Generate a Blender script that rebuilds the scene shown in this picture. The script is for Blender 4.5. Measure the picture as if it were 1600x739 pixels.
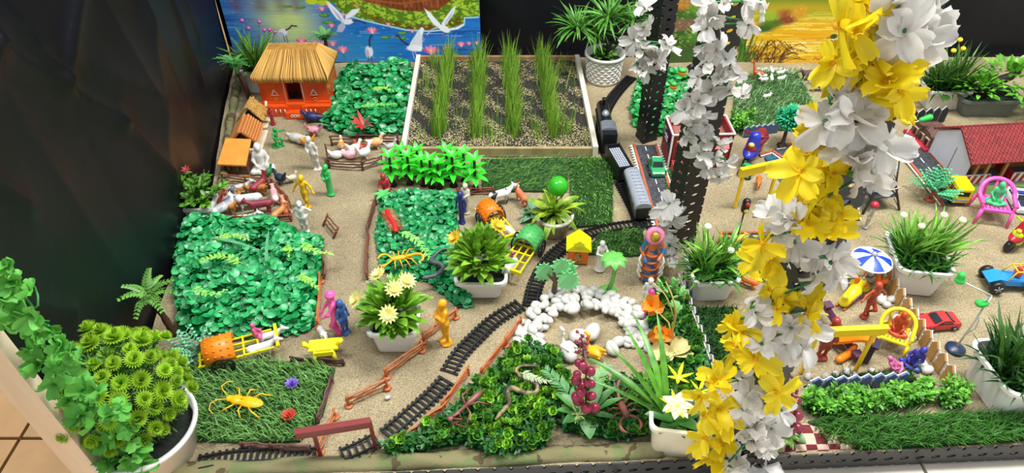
import bpy, math, random
import numpy as np
from mathutils import Vector, Matrix

for _o in list(bpy.data.objects):
    bpy.data.objects.remove(_o, do_unlink=True)
scene = bpy.context.scene
COL = scene.collection
R = math.radians
PI = math.pi
rnd = random.Random(11)

# ------------------------------------------------------------------ camera, light, exposure
PITCH = R(41.0)
FPX = 1100.0
CAMH = 1.0
cam_d = bpy.data.cameras.new('camera')
cam = bpy.data.objects.new('camera', cam_d)
COL.objects.link(cam)
cam.location = (0, 0, CAMH)
cam.rotation_euler = (PI / 2 - PITCH, 0, 0)
cam_d.sensor_fit = 'HORIZONTAL'
cam_d.sensor_width = 36.0
cam_d.lens = FPX * 36.0 / 1600.0
cam_d.clip_start = 0.02
scene.camera = cam

world = bpy.data.worlds.new('room_ambient')
scene.world = world
world.use_nodes = True
world.node_tree.nodes['Background'].inputs[0].default_value = (0.92, 0.97, 1.0, 1)
world.node_tree.nodes['Background'].inputs[1].default_value = 0.55


def area_light(name, loc, sx, sy, power, col=(1, 1, 1)):
    d = bpy.data.lights.new(name, 'AREA')
    d.shape = 'RECTANGLE'
    d.size = sx
    d.size_y = sy
    d.energy = power
    d.color = col
    o = bpy.data.objects.new(name, d)
    COL.objects.link(o)
    o.location = loc
    return o


area_light('ceiling_tube_light', (0.95, 1.15, 2.3), 1.2, 0.35, 62, (1.0, 0.99, 0.96))
area_light('ceiling_tube_light', (-0.75, 0.75, 2.3), 1.2, 0.35, 30, (0.97, 0.99, 1.0))
scene.view_settings.view_transform = 'Standard'
scene.view_settings.look = 'None'
scene.view_settings.gamma = 1.0
scene.view_settings.use_curve_mapping = False
scene.view_settings.exposure = 0.5

# ------------------------------------------------------------------ where things stand (survey of the table from the photograph)
CP, SP = math.cos(PITCH), math.sin(PITCH)


def ray(u, v):
    a = (u - 800.0) / FPX
    b = (369.5 - v) / FPX
    return Vector((a, CP + b * SP, -SP + b * CP))


def P(u, v, z=0.0):
    d = ray(u, v)
    t = (z - CAMH) / d.z
    return Vector((d.x * t, d.y * t, z))


def PY(u, v, y):
    d = ray(u, v)
    t = y / d.y
    return Vector((d.x * t, y, CAMH + d.z * t))


def px(u, v, z=0.0):
    d = ray(u, v)
    return ((z - CAMH) / d.z) / FPX


def hgt(u, v, vt):
    """height of something standing at ground pixel (u,v) whose top is at row vt"""
    g = P(u, v)
    return PY(u, vt, g.y).z


def ang(u0, v0, u1, v1):
    d = P(u1, v1) - P(u0, v0)
    return math.atan2(d.y, d.x)


# ------------------------------------------------------------------ materials
_m = {}


def mat(name, col, rough=0.5, var=0.0, scale=40.0, bump=0.0, bscale=200.0, col2=None, spec=0.5, metal=0.0, alpha=None,
        island=0.0, objrand=0.0, trans=0.0, lo=0.4, hi=0.6, detail=3.0):
    if name in _m:
        return _m[name]
    m = bpy.data.materials.new(name)
    m.use_nodes = True
    nt = m.node_tree
    N, L = nt.nodes, nt.links
    bs = N['Principled BSDF']
    bs.inputs['Roughness'].default_value = rough
    bs.inputs['Metallic'].default_value = metal
    bs.inputs['Specular IOR Level'].default_value = spec
    c = (*col, 1)
    bs.inputs['Base Color'].default_value = c
    tc = N.new('ShaderNodeTexCoord')
    out = None
    if var or col2:
        nz = N.new('ShaderNodeTexNoise')
        nz.inputs['Scale'].default_value = scale
        nz.inputs['Detail'].default_value = detail
        L.new(tc.outputs['Object'], nz.inputs['Vector'])
        rp = N.new('ShaderNodeValToRGB')
        rp.color_ramp.elements[0].position = lo
        rp.color_ramp.elements[1].position = hi
        if col2:
            rp.color_ramp.elements[0].color = c
            rp.color_ramp.elements[1].color = (*col2, 1)
        else:
            rp.color_ramp.elements[0].position = 0.25
            rp.color_ramp.elements[1].position = 0.75
            rp.color_ramp.elements[0].color = (*[max(0, x * (1 - var)) for x in col], 1)
            rp.color_ramp.elements[1].color = (*[min(1, x * (1 + var)) for x in col], 1)
        L.new(nz.outputs['Fac'], rp.inputs['Fac'])
        out = rp.outputs['Color']
    if island or objrand:
        if island:
            g = N.new('ShaderNodeNewGeometry')
            src = g.outputs['Random Per Island']
            k = island
        else:
            g = N.new('ShaderNodeObjectInfo')
            src = g.outputs['Random']
            k = objrand
        mr = N.new('ShaderNodeMapRange')
        mr.inputs['To Min'].default_value = 1 - k
        mr.inputs['To Max'].default_value = 1 + k
        L.new(src, mr.inputs['Value'])
        hs = N.new('ShaderNodeHueSaturation')
        L.new(mr.outputs['Result'], hs.inputs['Value'])
        if out:
            L.new(out, hs.inputs['Color'])
        else:
            hs.inputs['Color'].default_value = c
        out = hs.outputs['Color']
    if out:
        L.new(out, bs.inputs['Base Color'])
    if bump:
        nb = N.new('ShaderNodeTexNoise')
        nb.inputs['Scale'].default_value = bscale
        nb.inputs['Detail'].default_value = 4
        L.new(tc.outputs['Object'], nb.inputs['Vector'])
        bp = N.new('ShaderNodeBump')
        bp.inputs['Strength'].default_value = bump
        bp.inputs['Distance'].default_value = 0.004
        L.new(nb.outputs['Fac'], bp.inputs['Height'])
        L.new(bp.outputs['Normal'], bs.inputs['Normal'])
    if trans:
        tr = N.new('ShaderNodeBsdfTranslucent')
        if out:
            L.new(out, tr.inputs['Color'])
        else:
            tr.inputs['Color'].default_value = c
        mx = N.new('ShaderNodeMixShader')
        mx.inputs[0].default_value = trans
        L.new(bs.outputs[0], mx.inputs[1])
        L.new(tr.outputs[0], mx.inputs[2])
        L.new(mx.outputs[0], N['Material Output'].inputs['Surface'])
    if alpha is not None:
        bs.inputs['Alpha'].default_value = alpha
    _m[name] = m
    return m


def hexc(h):
    """sRGB hex string to linear colour"""
    o = []
    for i in (0, 2, 4):
        x = int(h[i:i + 2], 16) / 255
        o.append(x / 12.92 if x <= 0.04045 else ((x + 0.055) / 1.055) ** 2.4)
    return tuple(o)


def plastic(h, rough=0.35, var=0.12):
    return mat('plastic_' + h, hexc(h), rough, var=var, scale=60)


# ------------------------------------------------------------------ mesh collecting
class MB:
    def __init__(self):
        self.v, self.f, self.mi, self.sm, self.cur, self.smooth = [], [], [], [], 0, True

    def add(self, vs, fs, smooth=None):
        o = len(self.v)
        self.v.extend([tuple(p) for p in vs])
        s = self.smooth if smooth is None else smooth
        for f in fs:
            self.f.append([i + o for i in f])
            self.mi.append(self.cur)
            self.sm.append(s)
        return self

    def box(self, c, s, rz=0.0, rot=None):
        hx, hy, hz = s[0] / 2, s[1] / 2, s[2] / 2
        M = rot.to_3x3() if rot else Matrix.Rotation(rz, 3, 'Z')
        vs = [Vector(c) + M @ Vector((x * hx, y * hy, z * hz)) for x in (-1, 1) for y in (-1, 1) for z in (-1, 1)]
        return self.add(vs, [(0, 1, 3, 2), (4, 6, 7, 5), (0, 4, 5, 1), (2, 3, 7, 6), (0, 2, 6, 4), (1, 5, 7, 3)], False)

    def prism(self, poly, z0, z1):
        """flat polygon in xy, extruded"""
        n = len(poly)
        vs = [(p[0], p[1], z0) for p in poly] + [(p[0], p[1], z1) for p in poly]
        fs = [list(range(n))[::-1], [i + n for i in range(n)]]
        fs += [(i, (i + 1) % n, n + (i + 1) % n, n + i) for i in range(n)]
        return self.add(vs, fs, False)

    def prism_dir(self, poly3, d):
        """closed 3D polygon swept along vector d"""
        n = len(poly3)
        d = Vector(d)
        vs = [Vector(p) for p in poly3] + [Vector(p) + d for p in poly3]
        fs = [list(range(n))[::-1], [i + n for i in range(n)]]
        fs += [(i, (i + 1) % n, n + (i + 1) % n, n + i) for i in range(n)]
        return self.add(vs, fs, False)

    def tube(self, pts, r, seg=8, cap=True, flat=None):
        pts = [Vector(p) for p in pts]
        n = len(pts)
        rs = [r] * n if isinstance(r, (int, float)) else list(r)
        up = Vector((0, 0, 1))
        vs, fs = [], []
        prev = None
        for i, p in enumerate(pts):
            t = (pts[min(i + 1, n - 1)] - pts[max(i - 1, 0)])
            if t.length < 1e-9:
                t = Vector((0, 0, 1))
            t.normalize()
            if prev is None:
                a = t.orthogonal().normalized() if abs(t.z) > 0.95 else up.cross(t).normalized()
            else:
                a = prev - t * prev.dot(t)
                a = a.normalized() if a.length > 1e-6 else t.orthogonal().normalized()
            prev = a
            b = t.cross(a)
            for k in range(seg):
                q = 2 * PI * k / seg
                vs.append(p + (a * math.cos(q) + b * math.sin(q) * (flat or 1)) * rs[i])
        for i in range(n - 1):
            for k in range(seg):
                k2 = (k + 1) % seg
                fs.append((i * seg + k, i * seg + k2, (i + 1) * seg + k2, (i + 1) * seg + k))
        if cap:
            fs.append(list(range(seg))[::-1])
            fs.append([(n - 1) * seg + k for k in range(seg)])
        return self.add(vs, fs)

    def lathe(self, prof, seg=24, c=(0, 0, 0), sx=1, sy=1, rot=None, close=False):
        vs, fs = [], []
        M = rot.to_3x3() if rot else Matrix.Identity(3)
        for (r, z) in prof:
            for k in range(seg):
                q = 2 * PI * k / seg
                vs.append(Vector(c) + M @ Vector((r * math.cos(q) * sx, r * math.sin(q) * sy, z)))
        n = len(prof)
        for i in range(n - 1):
            for k in range(seg):
                k2 = (k + 1) % seg
                fs.append((i * seg + k, i * seg + k2, (i + 1) * seg + k2, (i + 1) * seg + k))
        fs.append(list(range(seg))[::-1])
        fs.append([(n - 1) * seg + k for k in range(seg)])
        return self.add(vs, fs)

    def ball(self, c, r, seg=12, rings=8, rot=None):
        if isinstance(r, (int, float)):
            r = (r, r, r)
        M = rot.to_3x3() if rot else Matrix.Identity(3)
        c = Vector(c)
        vs = [c + M @ Vector((0, 0, r[2]))]
        for i in range(1, rings):
            a = PI * i / rings
            for k in range(seg):
                q = 2 * PI * k / seg
                vs.append(c + M @ Vector((r[0] * math.sin(a) * math.cos(q), r[1] * math.sin(a) * math.sin(q), r[2] * math.cos(a))))
        vs.append(c + M @ Vector((0, 0, -r[2])))
        fs = [(0, 1 + k, 1 + (k + 1) % seg) for k in range(seg)]
        for i in range(rings - 2):
            for k in range(seg):
                k2 = (k + 1) % seg
                fs.append((1 + i * seg + k, 1 + (i + 1) * seg + k, 1 + (i + 1) * seg + k2, 1 + i * seg + k2))
        e = len(vs) - 1
        b = 1 + (rings - 2) * seg
        fs += [(b + k, e, b + (k + 1) % seg) for k in range(seg)]
        return self.add(vs, fs)

    def torus(self, c, Rr, r, seg=24, s2=6, rot=None):
        M = rot.to_3x3() if rot else Matrix.Identity(3)
        vs, fs = [], []
        for i in range(seg):
            a = 2 * PI * i / seg
            for k in range(s2):
                q = 2 * PI * k / s2
                vs.append(Vector(c) + M @ Vector(((Rr + r * math.cos(q)) * math.cos(a), (Rr + r * math.cos(q)) * math.sin(a), r * math.sin(q))))
        for i in range(seg):
            i2 = (i + 1) % seg
            for k in range(s2):
                k2 = (k + 1) % s2
                fs.append((i * s2 + k, i2 * s2 + k, i2 * s2 + k2, i * s2 + k2))
        return self.add(vs, fs)

    def leaf(self, base, d, up, L, W, bend=0.3, n=4, cup=0.25, shape='oval', sub=True):
        """a leaf with a keel: two strips of quads along a bending midrib"""
        d = Vector(d).normalized()
        up = Vector(up)
        up = (up - d * up.dot(d))
        up = up.normalized() if up.length > 1e-6 else d.orthogonal().normalized()
        side = d.cross(up).normalized()
        p = Vector(base)
        vs, fs = [], []
        for i in range(n + 1):
            t = i / n
            if shape == 'oval':
                w = math.sin(PI * min(1, 0.06 + 0.94 * t) ** 0.8) * 0.5 + (0.05 if t < 0.99 else 0)
            elif shape == 'blade':
                w = 0.5 * (0.5 + 0.9 * t if t < 0.4 else 0.86 * (1 - ((t - 0.4) / 0.6) ** 1.6)) + 0.02
            elif shape == 'round':
                w = 0.5 * math.sqrt(max(0.0, 1 - (2 * t - 1) ** 2)) + 0.04
            else:
                w = 0.5 * (0.35 + 0.65 * t ** 0.7) if t < 0.86 else 0.36
            w *= W
            vs += [p - side * w + up * cup * w, p.copy(), p + side * w + up * cup * w]
            q = bend / n
            d2 = (d * math.cos(q) - up * math.sin(q)).normalized()
            up = (up * math.cos(q) + d * math.sin(q)).normalized()
            d = d2
            p = p + d * (L / n)
        for i in range(n):
            a = 3 * i
            fs += [(a, a + 1, a + 4, a + 3), (a + 1, a + 2, a + 5, a + 4)]
        return self.add(vs, fs)

    def mesh(self, name, mats):
        me = bpy.data.meshes.new(name)
        me.from_pydata(self.v, [], self.f)
        if not isinstance(mats, (list, tuple)):
            mats = [mats]
        for m in mats:
            me.materials.append(m)
        me.polygons.foreach_set('material_index', np.array(self.mi, dtype=np.int32))
        me.polygons.foreach_set('use_smooth', np.array(self.sm, dtype=bool))
        me.update()
        return me

    def build(self, name, mats, parent=None):
        return link(name, self.mesh(name, mats), parent)


def link(name, data, parent=None):
    o = bpy.data.objects.new(name, data)
    COL.objects.link(o)
    if parent:
        o.parent = parent
    return o


def tag(o, label, cat, group=None, kind=None):
    if label:
        o['label'] = label
    if cat:
        o['category'] = cat
    if group:
        o['group'] = group
    if kind:
        o['kind'] = kind
    return o


def thing(name, label, cat, loc=(0, 0, 0), rz=0.0, group=None, sc=1.0):
    o = bpy.data.objects.new(name, None)
    o.empty_display_size = 0.01
    COL.objects.link(o)
    o.location = loc
    o.rotation_euler = (0, 0, rz)
    o.scale = (sc, sc, sc)
    return tag(o, label, cat, group)


def place(o, loc, rz=0.0, sc=1.0):
    o.location = loc
    o.rotation_euler = (0, 0, rz)
    o.scale = (sc, sc, sc)
    return o


def struct(o):
    o['kind'] = 'structure'
    return o


def copy_tree(o, parent=None):
    c = o.copy()
    COL.objects.link(c)
    c.parent = parent
    for ch in list(o.children):
        copy_tree(ch, c)
    return c


def rotm(x=0, y=0, z=0):
    return Matrix.Rotation(z, 4, 'Z') @ Matrix.Rotation(y, 4, 'Y') @ Matrix.Rotation(x, 4, 'X')


def put(name, me, parent, loc, d=None, up=(0, 0, 1), sc=1.0):
    """link a shared mesh (leaf along +X, face +Z) pointing along d"""
    o = link(name, me, parent)
    if d is not None:
        X = Vector(d).normalized()
        Z = Vector(up) - X * Vector(up).dot(X)
        Z = Z.normalized() if Z.length > 1e-6 else X.orthogonal().normalized()
        Y = Z.cross(X)
        o.rotation_euler = Matrix((X, Y, Z)).transposed().to_euler()
    o.location = loc
    o.scale = (sc, sc, sc)
    return o


def rdir(elev_lo, elev_hi, r=rnd):
    a = r.uniform(0, 2 * PI)
    e = r.uniform(elev_lo, elev_hi)
    return Vector((math.cos(a) * math.cos(e), math.sin(a) * math.cos(e), math.sin(e)))


# ------------------------------------------------------------------ blended solid bodies (figures, animals)
def solid(prims, step, k=0.004):
    """smooth union of round cones ('c',p0,p1,r0,r1) and ellipsoids ('e',centre,radii) as one closed mesh"""
    lo = np.full(3, 1e9)
    hi = -lo
    for p in prims:
        if p[0] == 'c':
            a, b, r = np.array(p[1]), np.array(p[2]), max(p[3], p[4])
            lo = np.minimum(lo, np.minimum(a, b) - r)
            hi = np.maximum(hi, np.maximum(a, b) + r)
        else:
            a, r = np.array(p[1]), np.array(p[2])
            lo = np.minimum(lo, a - r)
            hi = np.maximum(hi, a + r)
    lo -= 2.5 * step
    hi += 2.5 * step
    n = np.maximum(4, np.ceil((hi - lo) / step).astype(int) + 1)
    ax = [lo[i] + step * np.arange(n[i]) for i in range(3)]
    X, Y, Z = np.meshgrid(*ax, indexing='ij')
    D = np.full(X.shape, 1e3)
    for p in prims:
        if p[0] == 'c':
            a, b = np.array(p[1], float), np.array(p[2], float)
            ab = b - a
            l2 = max(1e-12, ab @ ab)
            t = np.clip(((X - a[0]) * ab[0] + (Y - a[1]) * ab[1] + (Z - a[2]) * ab[2]) / l2, 0, 1)
            d = np.sqrt((X - a[0] - t * ab[0]) ** 2 + (Y - a[1] - t * ab[1]) ** 2 + (Z - a[2] - t * ab[2]) ** 2) - (p[3] + t * (p[4] - p[3]))
        else:
            c, r = np.array(p[1], float), np.array(p[2], float)
            x, y, z = X - c[0], Y - c[1], Z - c[2]
            k0 = np.sqrt((x / r[0]) ** 2 + (y / r[1]) ** 2 + (z / r[2]) ** 2)
            k1 = np.sqrt((x / r[0] ** 2) ** 2 + (y / r[1] ** 2) ** 2 + (z / r[2] ** 2) ** 2)
            d = k0 * (k0 - 1) / np.maximum(k1, 1e-9)
        h = np.maximum(k - np.abs(D - d), 0) / k
        D = np.minimum(D, d) - h * h * k * 0.25
    ins = D < 0
    # one vertex per cell that the surface crosses
    c8 = [ins[i:n[0] - 1 + i, j:n[1] - 1 + j, m:n[2] - 1 + m] for i in (0, 1) for j in (0, 1) for m in (0, 1)]
    s = sum(c.astype(np.int8) for c in c8)
    act = (s > 0) & (s < 8)
    idx = -np.ones(act.shape, int)
    cells = np.argwhere(act)
    idx[act] = np.arange(len(cells))
    acc = np.zeros((len(cells), 3))
    cnt = np.zeros(len(cells))
    offs = [(i, j, m) for i in (0, 1) for j in (0, 1) for m in (0, 1)]
    for a in range(8):
        for b in range(a + 1, 8):
            oa, ob = np.array(offs[a]), np.array(offs[b])
            if np.abs(oa - ob).sum() != 1:
                continue
            ca, cb = cells + oa, cells + ob
            da, db = D[ca[:, 0], ca[:, 1], ca[:, 2]], D[cb[:, 0], cb[:, 1], cb[:, 2]]
            cr = (da < 0) != (db < 0)
            t = np.where(cr, da / np.where(cr, da - db, 1), 0)
            acc += np.where(cr[:, None], ca + t[:, None] * (ob - oa), 0)
            cnt += cr
    vs = lo + step * acc / np.maximum(cnt, 1)[:, None]
    fs = []
    for axis in range(3):
        sl0 = [slice(None)] * 3
        sl1 = [slice(None)] * 3
        sl0[axis] = slice(0, n[axis] - 1)
        sl1[axis] = slice(1, n[axis])
        A, B = ins[tuple(sl0)], ins[tuple(sl1)]
        e = np.argwhere(A != B)
        u, w = (axis + 1) % 3, (axis + 2) % 3
        e = e[(e[:, u] > 0) & (e[:, w] > 0) & (e[:, u] < n[u] - 1) & (e[:, w] < n[w] - 1)]
        q = []
        for du, dw in ((-1, -1), (0, -1), (0, 0), (-1, 0)):
            c = e.copy()
            c[:, u] += du
            c[:, w] += dw
            q.append(idx[c[:, 0], c[:, 1], c[:, 2]])
        q = np.stack(q, 1)
        fl = ~A[e[:, 0], e[:, 1], e[:, 2]]
        q[fl] = q[fl][:, ::-1]
        fs.append(q)
    fs = np.concatenate(fs)
    return vs, fs.tolist()


def solid_mb(prims, step, k=0.004):
    m = MB()
    v, f = solid(prims, step, k)
    m.add(v, f)
    return m
# ================================================================== THE SETTING
def wood(name, c, c2, rough=0.6):
    if name in _m:
        return _m[name]
    m = mat(name, hexc(c), rough, col2=hexc(c2), scale=30, lo=0.35, hi=0.7)
    nz = [n for n in m.node_tree.nodes if n.type == 'TEX_NOISE'][0]
    mp = m.node_tree.nodes.new('ShaderNodeMapping')
    mp.inputs['Scale'].default_value = (1, 1, 0.08)
    tcn = [n for n in m.node_tree.nodes if n.type == 'TEX_COORD'][0]
    m.node_tree.links.new(tcn.outputs['Object'], mp.inputs['Vector'])
    m.node_tree.links.new(mp.outputs[0], nz.inputs['Vector'])
    return m


FLOORZ = -0.042
# floor of large tiles
fl = MB().box((0.2, 1.2, FLOORZ - 0.03), (5.2, 4.4, 0.04)).build('floor', mat('grout', hexc('4a4038'), 0.8, var=0.2))
struct(fl)
tile_beige = mat('tile_beige', hexc('d9cfbf'), 0.35, var=0.10, scale=9)
tile_tan = mat('tile_tan', hexc('c79a66'), 0.5, var=0.16, scale=14, bump=0.15, bscale=60)
tw = 0.5
tile_me = {}
for key, mm in (('b', tile_beige), ('t', tile_tan)):
    tile_me[key] = MB().box((0, 0, 0), (tw - 0.006, tw - 0.006, 0.022)).mesh('tile', mm)
for i in range(-5, 6):
    for j in range(-2, 5):
        x, y = i * tw + 0.42, j * tw + 0.423
        put('tile', tile_me['t' if x < -0.55 else 'b'], fl, (x, y, FLOORZ - 0.005))

# sand bed: left border follows the black cloth, front border follows the angle bar
LB = [P(372, 100), P(352, 200), P(340, 290), P(268, 450), P(232, 560), P(170, 739)]
FL, FR = P(170, 742), P(1600, 694)


def left_x(y):
    for a, b in zip(LB, LB[1:]):
        if b.y <= y <= a.y:
            t = (y - b.y) / (a.y - b.y)
            return b.x + t * (a.x - b.x)
    return LB[0].x if y > LB[0].y else LB[-1].x


FRONT_A, FRONT_B = P(640, 739), P(1600, 697)
FSL = (FRONT_B.y - FRONT_A.y) / (FRONT_B.x - FRONT_A.x)
FANG = math.atan(FSL)


def front_y(x):
    return FRONT_A.y + (x - FRONT_A.x) * FSL


BACKY = 1.99
HOLE = P(905, 490)


def sand_z(x, y):
    z = 0.0012 * math.sin(x * 37 + 1.3 * math.sin(y * 29)) + 0.0010 * math.sin(y * 51 + x * 13) - 0.0016
    d2 = ((x - HOLE.x) / 0.07) ** 2 + ((y - HOLE.y) / 0.06) ** 2
    z -= 0.016 * math.exp(-d2)
    return z


NX, NY = 260, 170
s = MB()
vs = []
for j in range(NY + 1):
    for i in range(NX + 1):
        tx, ty = i / NX, j / NY
        xr = 1.75
        yb = front_y(-0.64 + tx * (xr + 0.64))
        y = yb + (BACKY - yb) * ty
        xl = left_x(y) - 0.012
        x = xl + (xr - xl) * tx
        vs.append((x, y, sand_z(x, y) + rnd.uniform(-0.0006, 0.0006)))
fs = [(j * (NX + 1) + i, j * (NX + 1) + i + 1, (j + 1) * (NX + 1) + i + 1, (j + 1) * (NX + 1) + i) for j in range(NY) for i in range(NX)]
s.add(vs, fs)
sand_m = mat('sand', hexc('7a6c55'), 0.95, col2=hexc('b5a684'), scale=420, lo=0.30, hi=0.66, bump=0.55, bscale=520, spec=0.1, detail=5)
nt = sand_m.node_tree
# broad damp and dry patches of the sand itself
nz2 = nt.nodes.new('ShaderNodeTexNoise')
nz2.inputs['Scale'].default_value = 9
nz2.inputs['Detail'].default_value = 5
mr2 = nt.nodes.new('ShaderNodeMapRange')
mr2.inputs['From Min'].default_value = 0.3
mr2.inputs['From Max'].default_value = 0.7
mr2.inputs['To Min'].default_value = 0.74
mr2.inputs['To Max'].default_value = 1.12
hs2 = nt.nodes.new('ShaderNodeHueSaturation')
tcs = [n for n in nt.nodes if n.type == 'TEX_COORD'][0]
nt.links.new(tcs.outputs['Object'], nz2.inputs['Vector'])
nt.links.new(nz2.outputs['Fac'], mr2.inputs['Value'])
nt.links.new(mr2.outputs['Result'], hs2.inputs['Value'])
rpo = [n for n in nt.nodes if n.type == 'VALTORGB'][0].outputs['Color']
nt.links.new(rpo, hs2.inputs['Color'])
nt.links.new(hs2.outputs['Color'], nt.nodes['Principled BSDF'].inputs['Base Color'])
sand = s.build('sand_bed', sand_m)
tag(sand, 'beige sand spread over the whole display table', 'sand', kind='stuff')
board = MB().prism([(left_x(BACKY) - 0.01, BACKY), (-0.66, front_y(-0.66) + 0.004), (1.75, front_y(1.75) + 0.004), (1.75, BACKY)], -0.03, -0.022)
tag(board.build('table_board', wood('board_ply', '7a6247', '8c7353')), 'flat plywood board under the sand', 'board')

# black cloth: back and left walls with folds
cloth_m = mat('black_cloth', hexc('0a0b12'), 0.44, var=0.4, scale=8, bump=0.5, bscale=12, spec=0.32)


def cloth(name, line, z0, z1, nfold, amp, lean=0.0, creases=()):
    m = MB()
    nx, nz = 240, 110
    vs = []
    tot = [0]
    for a, b in zip(line, line[1:]):
        tot.append(tot[-1] + (Vector(b) - Vector(a)).length)
    r = random.Random(len(name))
    fo = [(r.uniform(3, 26), r.uniform(-5, 5), r.uniform(0, 6), r.uniform(0.2, 1)) for _ in range(nfold)]
    for j in range(nz + 1):
        tz = j / nz
        for i in range(nx + 1):
            q = tot[-1] * i / nx
            k = max(n for n in range(len(line) - 1) if tot[n] <= q + 1e-9)
            a, b = Vector(line[k]), Vector(line[k + 1])
            t = (q - tot[k]) / (tot[k + 1] - tot[k])
            p = a.lerp(b, min(1, t))
            d = (b - a).normalized()
            nrm = Vector((d.y, -d.x, 0))
            w = sum(math.sin(q * f + tz * g + ph) * am for f, g, ph, am in fo) / nfold
            w += 0.9 * (1 - abs(math.sin(q * 3.1 + tz * 4.0))) ** 3 + 0.7 * (1 - abs(math.sin(q * 4.3 - tz * 3.1 + 1))) ** 4 + 0.4 * (1 - abs(math.sin(q * 9 + tz * 1.3))) ** 3
            cr = 0.0
            for (q0, z0_, q1, z1_, hh_) in creases:
                dx, dz = q1 - q0, z1_ - z0_
                tt = max(0.0, min(1.0, ((q - q0) * dx + (tz - z0_) * dz) / (dx * dx + dz * dz)))
                dd = math.hypot(q - q0 - tt * dx, (tz - z0_ - tt * dz))
                cr += hh_ * math.exp(-(dd / 0.016) ** 1.2)
            p = p + nrm * (cr + w * amp * (0.15 + 0.85 * min(1, tz * 3)) - lean * tz)
            vs.append((p.x, p.y, z0 + (z1 - z0) * tz))
    fs = [(j * (nx + 1) + i, j * (nx + 1) + i + 1, (j + 1) * (nx + 1) + i + 1, (j + 1) * (nx + 1) + i) for j in range(nz) for i in range(nx)]
    m.add(vs, fs)
    o = m.build(name, cloth_m)
    so = o.modifiers.new('thick', 'SOLIDIFY')
    so.thickness = 0.003
    return o


XL0 = left_x(BACKY)
wb = cloth('wall_back', [(XL0 - 0.05, 2.03, 0), (1.8, 2.03, 0)], -0.03, 1.15, 6, 0.012)
struct(wb)
wb['label'] = 'black cloth hung behind the whole display'
wl = cloth('wall_left', [(LB[-1].x - 0.012, 0.585, 0)] + [(p.x - 0.02, p.y, 0) for p in LB[::-1]] + [(XL0 - 0.06, 2.03, 0)], -0.03, 1.15, 6, 0.016, 0.03,
           ((.10, .42, .30, .52, .012), (.30, .52, .52, .30, .012), (.52, .30, .62, .14, .010), (.25, .75, .42, .42, .010), (.42, .42, .72, .55, .012), (.72, .62, .80, .2, .010), (.95, .8, 1.0, .15, .010), (1.15, .7, 1.12, .2, .009), (.05, .6, .2, .35, .010), (.15, .9, .5, .7, .012), (.02, .35, .16, .2, .009)))
struct(wl)
wl['label'] = 'creased black cloth hung along the side of the display'

# white wooden batten that carries the cloth
bt = MB().box((0, 0, 0.565), (0.036, 0.022, 1.19))
o = bt.build('wooden_batten', wood('batten_wood', 'd8c0a0', 'ecdcc4'))
o.location = (-0.628, 0.566, 0.0)
o.rotation_euler = (0, R(-2.3), R(8))
tag(o, 'pale bare wooden batten standing at the corner of the black cloth', 'batten')

# slotted angle iron: web with oval slots
steel = mat('dark_steel', hexc('1c1e21'), 0.42, var=0.25, scale=25, metal=0.2, spec=0.5)


def slotted(m, L, W, T, pitch, sl, sw, org, ex, ey, n=10, slant=0.25):
    """strip along ex (length L), width W along ey, thickness T along ex x ey, with oval slots"""
    ex, ey = Vector(ex), Vector(ey)
    ez = ex.cross(ey)
    org = Vector(org)
    cnt = int(L / pitch)

    def pt(a, b, c):
        return org + ex * a + ey * b + ez * c
    for c in range(cnt):
        a0 = c * pitch
        a1 = a0 + pitch if c < cnt - 1 else L
        mid = a0 + pitch / 2
        rect = []
        oval = []
        for k in range(n * 2):
            q = 2 * PI * k / (2 * n)
            oa, ob = math.cos(q) * sl / 2, math.sin(q) * sw / 2
            oval.append((mid + oa + slant * ob, W / 2 + ob))
            # matching point on the border of the cell
            ca, cb = math.cos(q), math.sin(q)
            s_ = max(abs(ca), abs(cb))
            ra, rb = ca / s_, cb / s_
            rect.append((mid + ra * (pitch / 2) if ra < 0 or c < cnt - 1 else mid + ra * (L - mid), W / 2 + rb * W / 2))
        nn = 2 * n
        vs = [pt(a, b, 0) for a, b in rect] + [pt(a, b, 0) for a, b in oval] + [pt(a, b, T) for a, b in rect] + [pt(a, b, T) for a, b in oval]
        fs = []
        for k in range(nn):
            k2 = (k + 1) % nn
            fs.append((k, k2, nn + k2, nn + k))
            fs.append((2 * nn + k, 3 * nn + k, 3 * nn + k2, 2 * nn + k2))
            fs.append((nn + k, nn + k2, 3 * nn + k2, 3 * nn + k))
            fs.append((k, 2 * nn + k, 2 * nn + k2, k2))
        m.add(vs, fs, False)


def angle_post(name, label, base, z0, z1, W, rz, pitch=0.023):
    t = thing(name, label, 'post', (base.x, base.y, 0), rz)
    for nm, ey in (('flange', (1, 0, 0)), ('flange', (0, 1, 0))):
        m = MB()
        slotted(m, z1 - z0, W, 0.003, pitch, 0.0075, W * 0.29, (0, 0, z0), (0, 0, 1), ey, slant=0.0)
        m.build(nm, steel, t)
    return t


# front bar: upright web with slots and a flat foot under the board
fb = thing('slotted_bar', 'dark slotted steel angle bar along the front edge of the display', 'bar', (FRONT_A.x, FRONT_A.y - 0.003, 0), FANG)
m = MB()
slotted(m, 1.95, 0.040, 0.003, 0.0258, 0.0135, 0.008, (-0.28, 0, -0.030), (1, 0, 0), (0, 0, 1), slant=0.5)
m.build('web', steel, fb)
m = MB()
m.box((0.695, 0.02, -0.0315), (1.95, 0.04, 0.003))
m.build('foot', steel, fb)

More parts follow.
